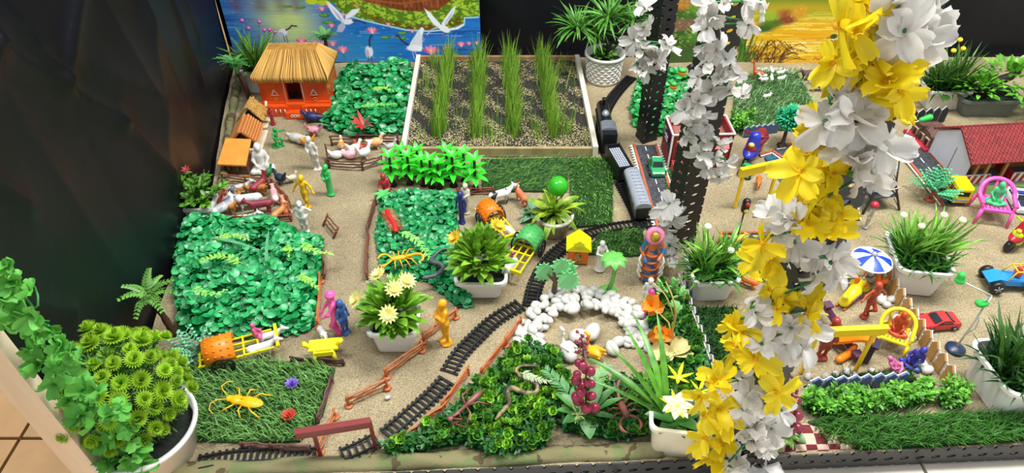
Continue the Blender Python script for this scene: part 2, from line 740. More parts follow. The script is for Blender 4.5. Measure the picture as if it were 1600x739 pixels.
# camouflage cloth tucked between sand and bar on the left half of the front
cm = mat('camo_cloth', hexc('7a7350'), 0.95, col2=hexc('6a7448'), scale=26, lo=0.52, hi=0.56, bump=0.2, bscale=300)
N_, L_ = cm.node_tree.nodes, cm.node_tree.links
nzc = N_.new('ShaderNodeTexNoise')
nzc.inputs['Scale'].default_value = 34
rc = N_.new('ShaderNodeValToRGB')
rc.color_ramp.elements[0].position = 0.60
rc.color_ramp.elements[1].position = 0.62
tcc = [n for n in N_ if n.type == 'TEX_COORD'][0]
mpc = N_.new('ShaderNodeMapping')
mpc.inputs['Location'].default_value = (3, 7, 1)
L_.new(tcc.outputs['Object'], mpc.inputs['Vector'])
L_.new(mpc.outputs[0], nzc.inputs['Vector'])
L_.new(nzc.outputs['Fac'], rc.inputs['Fac'])
mxc = N_.new('ShaderNodeMix')
mxc.data_type = 'RGBA'
L_.new(rc.outputs['Color'], mxc.inputs['Factor'])
L_.new([n for n in N_ if n.type == 'VALTORGB'][0].outputs['Color'], mxc.inputs['A'])
mxc.inputs['B'].default_value = (*hexc('55482f'), 1)
L_.new(mxc.outputs['Result'], N_['Principled BSDF'].inputs['Base Color'])


def strip_cloth(x0, x1, w0, w1, hump, nx=90, ny=8):
    m = MB()
    vs = []
    for j in range(ny + 1):
        for i in range(nx + 1):
            x = x0 + (x1 - x0) * i / nx
            t = j / ny
            y = front_y(x) + 0.002 + w0 + t * (w1 - w0)
            z = 0.002 + hump * math.sin(PI * t) * (0.7 + 0.3 * math.sin(x * 31)) + 0.002 * math.sin(x * 47 + t * 5)
            if t == 0:
                z = -0.012
            vs.append((x, y, z))
    fs = [(j * (nx + 1) + i, j * (nx + 1) + i + 1, (j + 1) * (nx + 1) + i + 1, (j + 1) * (nx + 1) + i) for j in range(ny) for i in range(nx)]
    m.add(vs, fs)
    return m


o = strip_cloth(-0.63, 0.24, 0.001, 0.034, 0.012).build('camouflage_cloth', cm)
o.modifiers.new('thick', 'SOLIDIFY').thickness = 0.002
tag(o, 'rolled camouflage cloth tucked along the front edge behind the steel bar', 'cloth')
# narrow roll of the same cloth along the left edge
m = MB()
ps = [Vector((left_x(y) + 0.012, y, 0.004 + 0.003 * math.sin(y * 40))) for y in np.linspace(1.25, 1.93, 30)]
m.tube(ps, [0.011 + 0.002 * math.sin(i * 1.7) for i in range(30)], 8)
tag(m.build('camouflage_roll', cm), 'narrow camouflage cloth roll along the foot of the side curtain', 'cloth')
# red plaid cloth
pm = mat('plaid', hexc('7d2f33'), 0.9, var=0.1, bump=0.2, bscale=400)
N_, L_ = pm.node_tree.nodes, pm.node_tree.links
ck = N_.new('ShaderNodeTexChecker')
ck.inputs['Scale'].default_value = 55
ck.inputs['Color1'].default_value = (*hexc('d8b9a4'), 1)
ck.inputs['Color2'].default_value = (*hexc('6e2228'), 1)
L_.new([n for n in N_ if n.type == 'TEX_COORD'][0].outputs['Object'], ck.inputs['Vector'])
L_.new(ck.outputs['Color'], N_['Principled BSDF'].inputs['Base Color'])
o = strip_cloth(0.335, 0.56, 0.001, 0.055, 0.004).build('plaid_cloth', pm)
o.modifiers.new('thick', 'SOLIDIFY').thickness = 0.002
tag(o, 'red and cream plaid cloth showing beside the front grass strip', 'cloth')
# ================================================================== PAINTINGS (flat prints, colours held per vertex of a fine grid)
def paint_mat():
    if 'paint' in _m:
        return _m['paint']
    m = bpy.data.materials.new('painted_print')
    m.use_nodes = True
    a = m.node_tree.nodes.new('ShaderNodeAttribute')
    a.attribute_name = 'print'
    b = m.node_tree.nodes['Principled BSDF']
    b.inputs['Roughness'].default_value = 0.3
    m.node_tree.links.new(a.outputs['Color'], b.inputs['Base Color'])
    _m['paint'] = m
    return m


class Canvas:
    """painting surface; drawing is in the coordinates u (across) and v (down) of the picture"""
    def __init__(self, u0, u1, v0, v1, nu, nv):
        self.u, self.v = np.meshgrid(np.linspace(u0, u1, nu), np.linspace(v0, v1, nv))
        self.c = np.zeros((nv, nu, 3))
        self.rs = np.random.RandomState(5)
        self.ph = self.rs.rand(64) * 6.28

    def n(self, fu, fv, seed=0):
        r = np.zeros_like(self.u)
        for i in range(5):
            p = self.ph[(seed * 7 + i * 3) % 64]
            q = self.ph[(seed * 5 + i * 11 + 1) % 64]
            f = 1.7 ** i
            r += np.sin(self.u * fu * f + p + 2.1 * np.sin(self.v * fv * f * 0.7 + q)) * np.sin(self.v * fv * f + q + 1.7 * np.sin(self.u * fu * f * 0.6 + p)) / (1.3 ** i)
        return np.clip(r / 2.4, -1, 1)

    def mix(self, col, a):
        a = np.clip(a, 0, 1)[..., None]
        self.c = self.c * (1 - a) + np.array(hexc(col)) * a

    def poly(self, pts, col, soft=0.8, k=1.0):
        pts = np.array(pts, float)
        ins = np.zeros(self.u.shape, bool)
        dist = np.full(self.u.shape, 1e9)
        for (x0, y0), (x1, y1) in zip(pts, np.roll(pts, -1, 0)):
            c = ((y0 > self.v) != (y1 > self.v)) & (self.u < (x1 - x0) * (self.v - y0) / (y1 - y0 + 1e-12) + x0)
            ins ^= c
            l2 = (x1 - x0) ** 2 + (y1 - y0) ** 2 + 1e-9
            t = np.clip(((self.u - x0) * (x1 - x0) + (self.v - y0) * (y1 - y0)) / l2, 0, 1)
            dist = np.minimum(dist, np.hypot(self.u - x0 - t * (x1 - x0), self.v - y0 - t * (y1 - y0)))
        sd = np.where(ins, dist, -dist)
        self.mix(col, np.clip(sd / soft + 0.5, 0, 1) * k)

    def ell(self, x, y, rx, ry, col, rot=0, soft=0.25, k=1.0):
        c, s_ = math.cos(rot), math.sin(rot)
        dx, dy = self.u - x, self.v - y
        d = np.hypot((dx * c + dy * s_) / rx, (-dx * s_ + dy * c) / ry)
        self.mix(col, np.clip((1 - d) / soft + 0.5, 0, 1) * k)

    def line(self, pts, w, col, k=1.0):
        for (x0, y0), (x1, y1) in zip(pts, pts[1:]):
            l2 = (x1 - x0) ** 2 + (y1 - y0) ** 2 + 1e-9
            t = np.clip(((self.u - x0) * (x1 - x0) + (self.v - y0) * (y1 - y0)) / l2, 0, 1)
            d = np.hypot(self.u - x0 - t * (x1 - x0), self.v - y0 - t * (y1 - y0))
            self.mix(col, np.clip((w - d) / 0.7 + 0.5, 0, 1) * k)

    def lotus(self, x, y, s_):
        self.line([(x, y), (x, y + 2.0 * s_)], 0.5, '2f6a3a')
        for a in (-1.1, 1.1, -0.6, 0.6, 0):
            self.ell(x + math.sin(a) * s_ * 0.6, y - math.cos(a) * s_ * 0.4, s_ * 0.34, s_ * 0.85, 'd64a78' if abs(a) > 0.9 else 'f58fae', rot=a)
        self.ell(x, y - s_ * 0.1, s_ * 0.22, s_ * 0.6, 'ffc4d4')

    def mesh(self, name, y):
        nv, nu = self.u.shape
        top = np.array([[*PY(self.u[j, i], self.v[j, i], y)] for j in (0,) for i in (0, nu - 1)])
        # straight rectangular sheet: rows take their height from the middle column
        zs = [PY(self.u[j, nu // 2], self.v[j, 0], y).z for j in range(nv)]
        xb0, xb1 = PY(self.u[-1, 0], self.v[-1, 0], y).x, PY(self.u[-1, -1], self.v[-1, 0], y).x
        vs = [(xb0 + (xb1 - xb0) * i / (nu - 1), y, zs[j]) for j in range(nv) for i in range(nu)]
        fs = [(j * nu + i, (j + 1) * nu + i, (j + 1) * nu + i + 1, j * nu + i + 1) for j in range(nv - 1) for i in range(nu - 1)]
        me = bpy.data.meshes.new(name)
        me.from_pydata(vs, [], fs)
        at = me.color_attributes.new('print', 'FLOAT_COLOR', 'POINT')
        at.data.foreach_set('color', np.concatenate([self.c, np.ones((nv, nu, 1))], 2).ravel().astype(np.float32))
        me.materials.append(paint_mat())
        return me, xb0, xb1, zs[0], zs[-1]


def painting(cv, y, label):
    me, x0, x1, z1, z0 = cv.mesh('print', y)
    t = thing('painting', label, 'painting', (0, 0, 0))
    link('print', me, t)
    MB().box(((x0 + x1) / 2, y + 0.008, (z0 + z1) / 2), (x1 - x0, 0.014, z1 - z0)).build('backing', mat('frame_black', hexc('1a1a1e'), 0.6, var=0.2), t)
    return t


# --- painting with cranes on a lotus lake
cv = Canvas(370, 752, -110, 97, 420, 230)
U, V = cv.u, cv.v
cv.c[:] = hexc('1b62b8')
cv.mix('2f86d8', 0.8 * (cv.n(0.02, 0.55, 1) * 0.5 + 0.5))
cv.mix('16367e', 0.95 * (cv.n(0.018, 0.75, 2) > 0.35) * (cv.n(0.05, 0.3, 4) * 0.4 + 0.6))
cv.mix('8cc2ee', 0.8 * (cv.n(0.03, 0.9, 3) > 0.62))
# light green reflection down the middle left
g = np.exp(-((U - 462 - (V - 30) * 0.22) / 42) ** 2) * np.exp(-((V - 36) / 42) ** 2)
cv.mix('c9dd8e', g * 1.15)
cv.mix('7ca7a2', 0.45 * np.exp(-((U - 430) / 70) ** 2) * (cv.n(0.03, 0.8, 6) > 0.2))
cv.mix('3aa7d0', 0.4 * np.exp(-((U - 560) / 60) ** 2) * np.exp(-((V - 80) / 25) ** 2))
for (x, w) in ((392, 11), (428, 13), (458, 10), (480, 9)):
    cv.mix('6d3a4c', 0.75 * np.exp(-((U - x) / w) ** 2) * np.clip((26 - V) / 14, 0, 1) * (cv.n(0.02, 0.9, 8) * 0.25 + 0.75))
# banks and island with the round hut
cv.poly([(470, -110), (470, -22), (500, 2), (545, 6), (575, -6), (570, -110)], '4d7a22', 3)
cv.ell(505, 2, 9, 5, 'c6d62a')
cv.ell(522, 4, 10, 4, 'b4cc28')
cv.ell(490, -6, 14, 7, '6d9a24')
isl = [(548, -110), (545, -12), (538, 8), (546, 20), (575, 30), (606, 38), (640, 45), (676, 47), (710, 44), (727, 37), (729, 28), (745, 26), (752, 24), (752, -110)]
cv.poly(isl, '567a1e', 3)
inside = np.zeros_like(U)
tmp = cv.c.copy()
cv.poly(isl, 'a9c93a', 3, 0.9)
gn = (cv.n(0.22, 0.3, 9) > 0.1)[..., None]
cv.c = np.where(gn, cv.c, tmp)
tmp = cv.c.copy()
cv.poly([(575, 18), (612, 30), (650, 38), (690, 38), (722, 26), (724, 38), (700, 47), (650, 48), (600, 37)], '6b3d16', 3, 0.9)
gn = (cv.n(0.25, 0.35, 12) > -0.1)[..., None]
cv.c = np.where(gn, cv.c, tmp)
cv.line([(546, 21), (575, 31), (606, 39), (640, 47), (676, 49), (712, 45), (728, 38), (729, 28), (750, 27)], 0.9, 'b9e2f5')
cv.poly([(556, -110), (556, -6), (590, 4), (632, 16), (652, 18), (690, 16), (712, 0), (712, -110)], '7d3b1c', 1.5)
for x in range(560, 712, 7):
    cv.line([(x, -90), (x + 1, -2 + 18 * math.exp(-((x - 650) / 45) ** 2))], 0.7, '3a1a0e', 0.8)
cv.mix('b5673a', 0.5 * (cv.n(0.4, 0.05, 3) > 0.3) * ((U > 556) & (U < 712) & (V < 12)))
cv.line([(575, -2), (636, 6), (700, -4)], 1.3, '9a5230')
cv.poly([(535, -50), (585, -108), (690, -108), (735, -50), (690, -40), (600, -40)], 'b98f4a', 3)
for (x, y, rx, ry) in ((520, 24, 8, 3.2), (525, 35, 11, 2.6), (488, 11, 7, 2.5), (468, 10, 7, 2), (607, 59, 8, 2.6), (634, 52, 8, 2.4), (632, 60, 7, 2.6), (712, 86, 11, 3.6), (742, 84, 9, 3.6), (702, 93, 13, 4), (728, 95, 12, 3), (500, 92, 12, 4), (440, 70, 9, 3)):
    cv.ell(x, y, rx, ry, '3d7a35')
    cv.ell(x - 1, y - 0.6, rx * 0.7, ry * 0.55, '73a848')
for (x, y, s_) in ((518, 15, 4.5), (530, 11, 4), (528, 41, 4.2), (548, 25, 3), (478, 66, 6.5), (498, 69, 5), (508, 70, 4.5), (525, 70, 5), (539, 80, 7), (588, 50, 6.5), (614, 39, 3.2), (649, 50, 3), (675, 82, 9), (699, 77, 4.5), (722, 71, 5), (734, 69, 3.5), (746, 68, 3), (718, 93, 3)):
    cv.lotus(x, y, s_)
wht, gry, drk = 'eef0f8', 'b7bcd8', '38354c'
# wading crane
cv.ell(452, 51, 8, 5.5, wht, rot=-0.5)
cv.ell(449, 55, 5, 5, gry, rot=-0.6)
cv.line([(458, 47), (464, 44), (468, 40), (475, 41)], 1.2, drk)
cv.line([(452, 56), (453, 66)], 0.6, drk)
cv.line([(456, 56), (457, 66)], 0.6, drk)
# flying crane
cv.poly([(526, 1), (533, 6), (543, 18), (549, 30), (545, 34), (538, 30), (531, 18)], wht)
cv.poly([(533, 12), (541, 22), (547, 33), (541, 31)], gry)
cv.poly([(575, 13), (563, 15), (552, 24), (550, 30), (560, 27), (570, 20)], wht)
cv.ell(553, 34, 9, 4.2, wht, rot=-0.15)
cv.poly([(547, 34), (538, 40), (534, 50), (543, 50), (549, 42)], gry)
cv.line([(561, 32), (572, 33), (580, 37)], 1.1, drk)
# standing crane
cv.ell(579, 81, 6, 9, wht, rot=0.1)
cv.ell(576, 84, 3, 7, gry)
cv.line([(581, 73), (582, 64), (584, 58), (587, 55)], 1.4, drk)
cv.line([(577, 88), (576, 96)], 0.6, drk)
cv.line([(581, 88), (581, 96)], 0.6, drk)
# alighting crane
cv.poly([(640, 77), (645, 66), (655, 52), (664, 42), (667, 45), (663, 58), (662, 70), (660, 80), (648, 80)], wht)
for i in range(6):
    cv.line([(645 + i * 2.6, 72), (658 + i * 1.6, 46 + i * 3)], 0.5, gry)
cv.ell(650, 75, 12, 5, wht)
cv.line([(640, 70), (632, 64), (627, 56), (622, 56)], 1.5, drk)
cv.line([(622, 56), (617, 58)], 0.7, 'c06a5a')
cv.line([(650, 80), (653, 92)], 0.7, gry)
cv.line([(646, 80), (648, 92)], 0.7, gry)
# crane with raised wings
cv.poly([(670, 13), (678, 20), (688, 32), (694, 40), (690, 44), (682, 38), (675, 27)], wht)
cv.poly([(717, 9), (713, 22), (704, 34), (696, 42), (694, 37), (703, 24), (711, 14)], wht)
cv.poly([(714, 14), (709, 26), (699, 38), (698, 36), (706, 25)], gry)
cv.ell(698, 45, 9, 5, wht, rot=0.5)
cv.line([(707, 46), (718, 44), (726, 39)], 1.5, wht)
cv.line([(688, 42), (676, 48), (671, 54)], 1.0, gry)
cv.line([(697, 50), (694, 57)], 0.6, 'c05a5a')
painting(cv, 1.955, 'lake painting with white cranes, lotus flowers and a wooden hut')

# --- painting of a golden lake with ducks
cv = Canvas(1040, 1312, -100, 103, 270, 220)
U, V = cv.u, cv.v
cv.c[:] = hexc('e0ab1a')
cv.mix('4f7d22', np.clip((22 - V) / 26, 0, 1))
cv.mix('8a9a1e', 0.8 * np.exp(-((V - 22) / 10) ** 2))
cv.mix('f3dc5a', 0.75 * (cv.n(0.02, 0.45, 1) > 0.15) * np.clip((V - 14) / 20, 0, 1))
cv.mix('f7efb4', 0.8 * (cv.n(0.022, 0.5, 5) > 0.5) * np.clip((V - 30) / 20, 0, 1))
cv.mix('d98c0a', 0.7 * (cv.n(0.02, 0.4, 7) < -0.45) * np.clip((V - 25) / 20, 0, 1))
# bank at the left: cottage, path and bushes
cv.poly([(1040, -100), (1105, -100), (1108, 12), (1120, 40), (1110, 103), (1040, 103)], '3d5a2a', 4)
cv.poly([(1040, -60), (1096, -60), (1092, 8), (1040, 12)], '8d6f5c', 2)
for k in range(6):
    cv.line([(1086, -40 + k * 9), (1112, -38 + k * 9)], 1.2, 'c7a083')
cv.poly([(1040, 30), (1100, 27), (1096, 42), (1040, 50)], '7d5a4c', 3)
for (x, y, r_, c) in ((1052, 8, 12, 'b8742a'), (1075, 14, 14, '5d8a2e'), (1095, 18, 10, '8aa838'), (1062, 24, 10, '3c6a2a'), (1048, 62, 14, '2f5a26'), (1075, 58, 14, '4a7a30'), (1100, 50, 12, '3a6428')):
    cv.ell(x, y, r_, r_ * 0.6, c, soft=0.9)
cv.mix('a8c04a', 0.5 * (cv.n(0.3, 0.4, 4) > 0.3) * ((U < 1108) & (V > 0) & (V < 75)))
for (x, y, rx, ry, c) in ((1190, 32, 22, 8, '6f3a22'), (1205, 24, 14, 9, 'a0522a'), (1226, 20, 12, 10, 'c8902a'), (1212, 32, 12, 6, '8a3a2a'), (1182, 28, 15, 9, '8fae2e'), (1190, 38, 16, 6, '4c7420'), (1178, 45, 16, 6, '385c1e')):
    cv.ell(x, y, rx, ry, c, soft=0.8)
cv.mix('e6c23a', 0.7 * (cv.n(0.5, 0.5, 3) > 0.35) * np.exp(-((U - 1222) / 16) ** 2 - ((V - 20) / 12) ** 2))
cv.mix('5a2a1a', 0.5 * (cv.n(0.4, 0.6, 6) > 0.2) * np.exp(-((U - 1198) / 22) ** 2 - ((V - 32) / 9) ** 2))
rr = random.Random(4)
for i in range(60):
    x = 1150 + rr.gauss(8, 9)
    cv.line([(x, 100), (x + rr.uniform(-12, 14), 100 - rr.uniform(15, 48))], 0.8, rr.choice(['2f5a20', '4f7d2a', '284a1c']), 0.9)
for i in range(46):
    x0 = 1178 + rr.uniform(-8, 42)
    h = rr.uniform(10, 40)
    dx = rr.uniform(-20, 45)
    cv.line([(x0, 102), (x0 + dx * 0.3, 102 - h * 0.7), (x0 + dx * 0.7, 102 - h), (x0 + dx, 102 - h * 0.8)], 0.6, rr.choice(['4a1e14', '6a2e1c', '381410']), 0.9)
for (x, y) in ((1288, 58), (1311, 50)):
    cv.ell(x, y - 1, 5.5, 4, '245034')
    cv.line([(x - 5, y), (x - 9, y + 2)], 1.0, '6a6a3a')
    cv.line([(x, y + 4), (x + 4, y + 7)], 1.0, 'f0f0e0')
    cv.ell(x - 1, y + 9, 6, 4, '8a3a22')
    cv.ell(x + 8, y + 8, 9, 4, 'a8703a')
for i in range(24):
    x, y = rr.uniform(1268, 1292), rr.uniform(76, 95)
    cv.ell(x, y, 1.2, 1.2, rr.choice(['c0502a', 'd8902a', 'b03a3a']))
cv.ell(1295, 90, 12, 9, '8a9a2e', soft=0.9)
cv.ell(1298, 94, 10, 6, '55701e', soft=0.9)
painting(cv, 1.955, 'golden lake painting with two ducks and bank bushes')

# ================================================================== POSTS of the rack
POST1 = P(1006, 224)
POST2 = P(1052, 392)
POST3 = P(1140, 716)
angle_post('slotted_post', 'dark slotted steel post with white flowers, beside the toy train', POST1, -0.03, 0.95, 0.038, R(22))
angle_post('slotted_post', 'dark slotted steel post with white flowers, in front of the red toy building', POST2, -0.03, 1.02, 0.050, R(20))
angle_post('slotted_post', 'dark slotted steel post wrapped in the yellow and white flower garland', POST3 + Vector((0.006, 0.004, 0)), -0.03, 1.1, 0.045, R(10))

# ================================================================== RICE BED
A, B, C_, D_ = P(655, 101), P(901, 101), P(929, 243), P(632, 243)
bed = thing('rice_bed', 'wooden tray of soil and husks with rows of rice seedlings', 'planter', (0, 0, 0))
grey_wood = wood('tray_wood', 'cfc8b4', 'e4dfd0')
brown_wood = wood('tray_brown', '8a6a44', 'a5855a')
for (a, b, w, mt, h) in ((A, D_, 0.012, grey_wood, 0.030), (B, C_, 0.013, grey_wood, 0.030), (A, B, 0.010, brown_wood, 0.028), (D_, C_, 0.010, wood('tray_front', '8f7f58', 'a8986c'), 0.024)):
    d = b - a
    MB().box((a + b) / 2 + Vector((0, 0, h / 2)), (d.length + (0.012 if mt is grey_wood else 0), w, h), rz=math.atan2(d.y, d.x)).build('plank', mt, bed)
soil_m = mat('soil', hexc('191b1b'), 0.95, col2=hexc('3e3a30'), scale=260, lo=0.4, hi=0.62, bump=0.8, bscale=300)
m = MB()
NXs, NYs = 60, 50
vs = []
for j in range(NYs + 1):
    for i in range(NXs + 1):
        p = (D_.lerp(C_, i / NXs)).lerp(A.lerp(B, i / NXs), j / NYs)
        vs.append((p.x, p.y, 0.014 + rnd.uniform(-0.0015, 0.0015) + 0.002 * math.sin(p.x * 50) * math.sin(p.y * 43)))
m.add(vs, [(j * (NXs + 1) + i, j * (NXs + 1) + i + 1, (j + 1) * (NXs + 1) + i + 1, (j + 1) * (NXs + 1) + i) for j in range(NYs) for i in range(NXs)])
so = m.build('soil', soil_m, bed)


def bed_pt(s_, t_, z=0.015):
    p = D_.lerp(C_, s_).lerp(A.lerp(B, s_), t_)
    return Vector((p.x, p.y, z))


husk = MB()
rh = random.Random(3)
nh = 0
while nh < 11000:
    s_, t_ = rh.uniform(0.01, 0.99), rh.uniform(0.01, 0.99)
    p = bed_pt(s_, t_)
    f = math.sin(p.x * 31 + 2 * math.sin(p.y * 23)) * math.sin(p.y * 37 + 1.5 * math.sin(p.x * 29)) + 0.5 * math.sin(p.x * 90 + p.y * 60)
    if f + rh.uniform(-0.8, 0.8) + (0.4 if t_ < 0.12 else 0) < 0.12:
        continue
    a = rh.uniform(0, PI)
    L, W = rh.uniform(0.003, 0.0055), rh.uniform(0.0010, 0.0018)
    d = Vector((math.cos(a), math.sin(a), rh.uniform(-0.35, 0.35)))
    s2 = Vector((-math.sin(a), math.cos(a), rh.uniform(-0.4, 0.4)))
    p.z = 0.0175 + rh.uniform(0, 0.002)
    husk.add([p - d * L / 2, p - s2 * W / 2 + Vector((0, 0, 0.0007)), p + d * L / 2, p + s2 * W / 2 + Vector((0, 0, 0.0007))], [(0, 1, 2, 3)], False)
    nh += 1
ho = husk.build('rice_husks', mat('husk', hexc('d4c492'), 0.8, island=0.3), so)
ho['kind'] = 'stuff'
rice_m = mat('rice_leaf', hexc('86b03c'), 0.5, island=0.3, trans=0.25)


def blade_mb(m, base, lean, L, W, r, seg=3):
    d = Vector((math.cos(lean) * 0.12, math.sin(lean) * 0.12, 1)).normalized()
    side = Vector((-math.sin(lean + 0.6), math.cos(lean + 0.6), 0))
    p = Vector(base)
    vs = []
    cur = r.uniform(0.05, 0.55)
    hv = Vector((math.cos(lean), math.sin(lean), 0))
    for i in range(seg + 1):
        t = i / seg
        w = W * (1 - t) * 0.5 + 0.0001
        vs += [p - side * w, p + side * w]
        d = (d + hv * cur * 0.22 - Vector((0, 0, 1)) * cur * 0.05).normalized()
        p = p + d * (L / seg)
    m.add(vs, [(2 * i, 2 * i + 1, 2 * i + 3, 2 * i + 2) for i in range(seg)])


for ri, (s0, s1, lab) in enumerate(((0.165, 0.195, 'row of green rice seedlings nearest the tray end by the clover'), (0.375, 0.39, 'second row of rice seedlings counted from the clover end'),
                                    (0.585, 0.575, 'third row of rice seedlings counted from the clover end'), (0.80, 0.77, 'row of rice seedlings nearest the tray end by the train'))):
    m = MB()
    for q in range(640):
        t_ = rh.uniform(0.10, 0.95)
        s_ = s1 + (s0 - s1) * (1 - t_) + rh.gauss(0, 0.016)
        blade_mb(m, bed_pt(s_, t_), rh.uniform(0, 2 * PI), rh.uniform(0.045, 0.105) * (0.8 + 0.3 * t_), 0.0036, rh)
    o = m.build('rice_row', rice_m)
    tag(o, lab, 'rice plants', kind='stuff')
m = MB()
for q in range(420):
    s_, t_ = rh.uniform(0.03, 0.97), rh.uniform(0.05, 0.97)
    if rh.random() < 0.5:
        s_, t_ = rh.choice([(0.33, 0.9), (0.07, 0.6), (0.45, 0.12), (0.71, 0.12), (0.70, 0.2), (0.86, 0.2), (0.2, 0.2), (0.1, 0.95), (0.6, 0.95), (0.9, 0.85)])
        s_ += rh.gauss(0, 0.02)
        t_ += rh.gauss(0, 0.04)
        t_ = min(0.98, max(0.02, t_))
    blade_mb(m, bed_pt(s_, t_), rh.uniform(0, 2 * PI), rh.uniform(0.025, 0.065), 0.0026, rh)
o = m.build('rice_seedlings', rice_m)
tag(o, 'thin stray rice shoots between the rows in the tray', 'rice plants', kind='stuff')

# ================================================================== ARTIFICIAL GRASS
def inside(poly, x, y):
    c = False
    n = len(poly)
    for i in range(n):
        a, b = poly[i], poly[(i + 1) % n]
        if (a[1] > y) != (b[1] > y) and x < (b[0] - a[0]) * (y - a[1]) / (b[1] - a[1]) + a[0]:
            c = not c
    return c


def sample_poly(poly, n, r):
    xs = [p[0] for p in poly]
    ys = [p[1] for p in poly]
    out = []
    while len(out) < n:
        x, y = r.uniform(min(xs), max(xs)), r.uniform(min(ys), max(ys))
        if inside(poly, x, y):
            out.append((x, y))
    return out


def area(poly):
    return abs(sum(a[0] * b[1] - b[0] * a[1] for a, b in zip(poly, poly[1:] + poly[:1]))) / 2


def turf(pix, label, h=0.016, dens=90000, col='3f7a34', lean=-0.6, seed=1, spread=0.9, z0=0.0, W=0.0016, mname='turf_leaf'):
    poly = [(P(u, v).x, P(u, v).y) for u, v in pix]
    r = random.Random(seed)
    t = thing('turf_mat', label, 'artificial grass', (0, 0, z0))
    MB().prism(poly if sum((b[0] - a[0]) * (b[1] + a[1]) for a, b in zip(poly, poly[1:] + poly[:1])) < 0 else poly[::-1], 0.0, 0.004).build('backing', mat('turf_backing', hexc('24461a'), 0.9, var=0.3), t)
    m = MB()
    for (x, y) in sample_poly(poly, int(area(poly) * dens), r):
        a = lean + r.gauss(0, spread)
        L = h * r.uniform(0.7, 1.35)
        k = r.uniform(0.35, 1.2)
        hv = Vector((math.cos(a), math.sin(a), 0))
        sd = Vector((-hv.y, hv.x, 0)) * W * 0.5
        p0 = Vector((x, y, 0.003))
        p1 = p0 + hv * L * 0.3 * k + Vector((0, 0, L * 0.6))
        p2 = p0 + hv * L * 0.95 * k + Vector((0, 0, L * 0.85 / max(0.7, k)))
        m.add([p0 - sd, p0 + sd, p1 + sd, p1 - sd, p2], [(0, 1, 2, 3), (3, 2, 4)])
    o = m.build('grass_pile', mat(mname, hexc(col), 0.42, island=0.45, spec=0.5), t)
    o['kind'] = 'stuff'
    return t


turf([(268, 577), (345, 567), (450, 566), (524, 577), (505, 650), (470, 690), (380, 694), (300, 690), (270, 650)], 'green artificial grass mat under the yellow toy insect', 0.018, 62000, '6a9c4c', lean=-2.6, seed=2)
turf([(752, 250), (888, 248), (886, 300), (755, 300)], 'dark artificial grass mat in front of the rice tray', 0.016, 46000, '588c3c', lean=-0.3, seed=3, spread=.5)
turf([(889, 249), (930, 248), (958, 252), (957, 352), (893, 356)], 'pale upright artificial grass mat beside the toy train', 0.018, 46000, '82b45c', lean=-1.4, seed=13, spread=.4, mname='turf_light')
turf([(912, 398), (938, 366), (1004, 360), (1008, 398), (985, 402)], 'small artificial grass patch in the bend of the train track', 0.016, 70000, '78ac5c', lean=-1.4, seed=4)
turf([(1140, 205), (1150, 130), (1185, 112), (1243, 112), (1280, 180), (1278, 205)], 'artificial grass mat with tiny white rabbits below the golden painting', 0.018, 40000, '9cc488', lean=-1.3, seed=5, mname='turf_pale')
turf([(1262, 660), (1300, 655), (1420, 652), (1600, 645), (1605, 688), (1560, 692), (1420, 700), (1345, 704), (1285, 692)], 'long dark artificial grass strip along the front steel bar', 0.019, 120000, '467e30', lean=-1.0, seed=6, mname='turf_strip')
turf([(1082, 482), (1152, 482), (1160, 592), (1112, 592)], 'dark artificial grass strip behind the long dark picket fence', 0.016, 80000, '2c5a22', lean=-1.6, seed=7, mname='turf_dark')
turf([(1255, 605), (1300, 588), (1420, 580), (1432, 596), (1300, 606)], 'thin artificial grass strip at the edge of the playground sand', 0.014, 90000, '2f6426', lean=-1.4, seed=8, mname='turf_dark')
turf([(1040, 268), (1056, 262), (1062, 298), (1040, 300)], 'tiny grass strip at the foot of the red toy building', 0.006, 90000, '5a7a3a', lean=-1.4, seed=9)
# ================================================================== TRACK AND TRAIN
blk = mat('black_plastic', hexc('17181b'), 0.38, var=0.2)


def smooth_path(pts, n):
    """Catmull-Rom through ground points, resampled evenly"""
    p = [Vector(q) for q in pts]
    p = [2 * p[0] - p[1]] + p + [2 * p[-1] - p[-2]]
    out = []
    for i in range(1, len(p) - 2):
        for k in range(20):
            t = k / 20
            out.append(0.5 * ((2 * p[i]) + (p[i + 1] - p[i - 1]) * t + (2 * p[i - 1] - 5 * p[i] + 4 * p[i + 1] - p[i + 2]) * t * t + (3 * p[i] - p[i - 1] - 3 * p[i + 1] + p[i + 2]) * t ** 3))
    out.append(p[-2])
    d = [0]
    for a, b in zip(out, out[1:]):
        d.append(d[-1] + (b - a).length)
    res = []
    j = 0
    for i in range(n):
        q = d[-1] * i / (n - 1)
        while j < len(d) - 2 and d[j + 1] < q:
            j += 1
        t = (q - d[j]) / max(1e-9, d[j + 1] - d[j])
        res.append(out[j].lerp(out[j + 1], t))
    return res, d[-1]


SL = 0.034
sleeper_me = MB().box((0, 0, 0.002), (0.0042, SL, 0.004)).mesh('sleeper', blk)


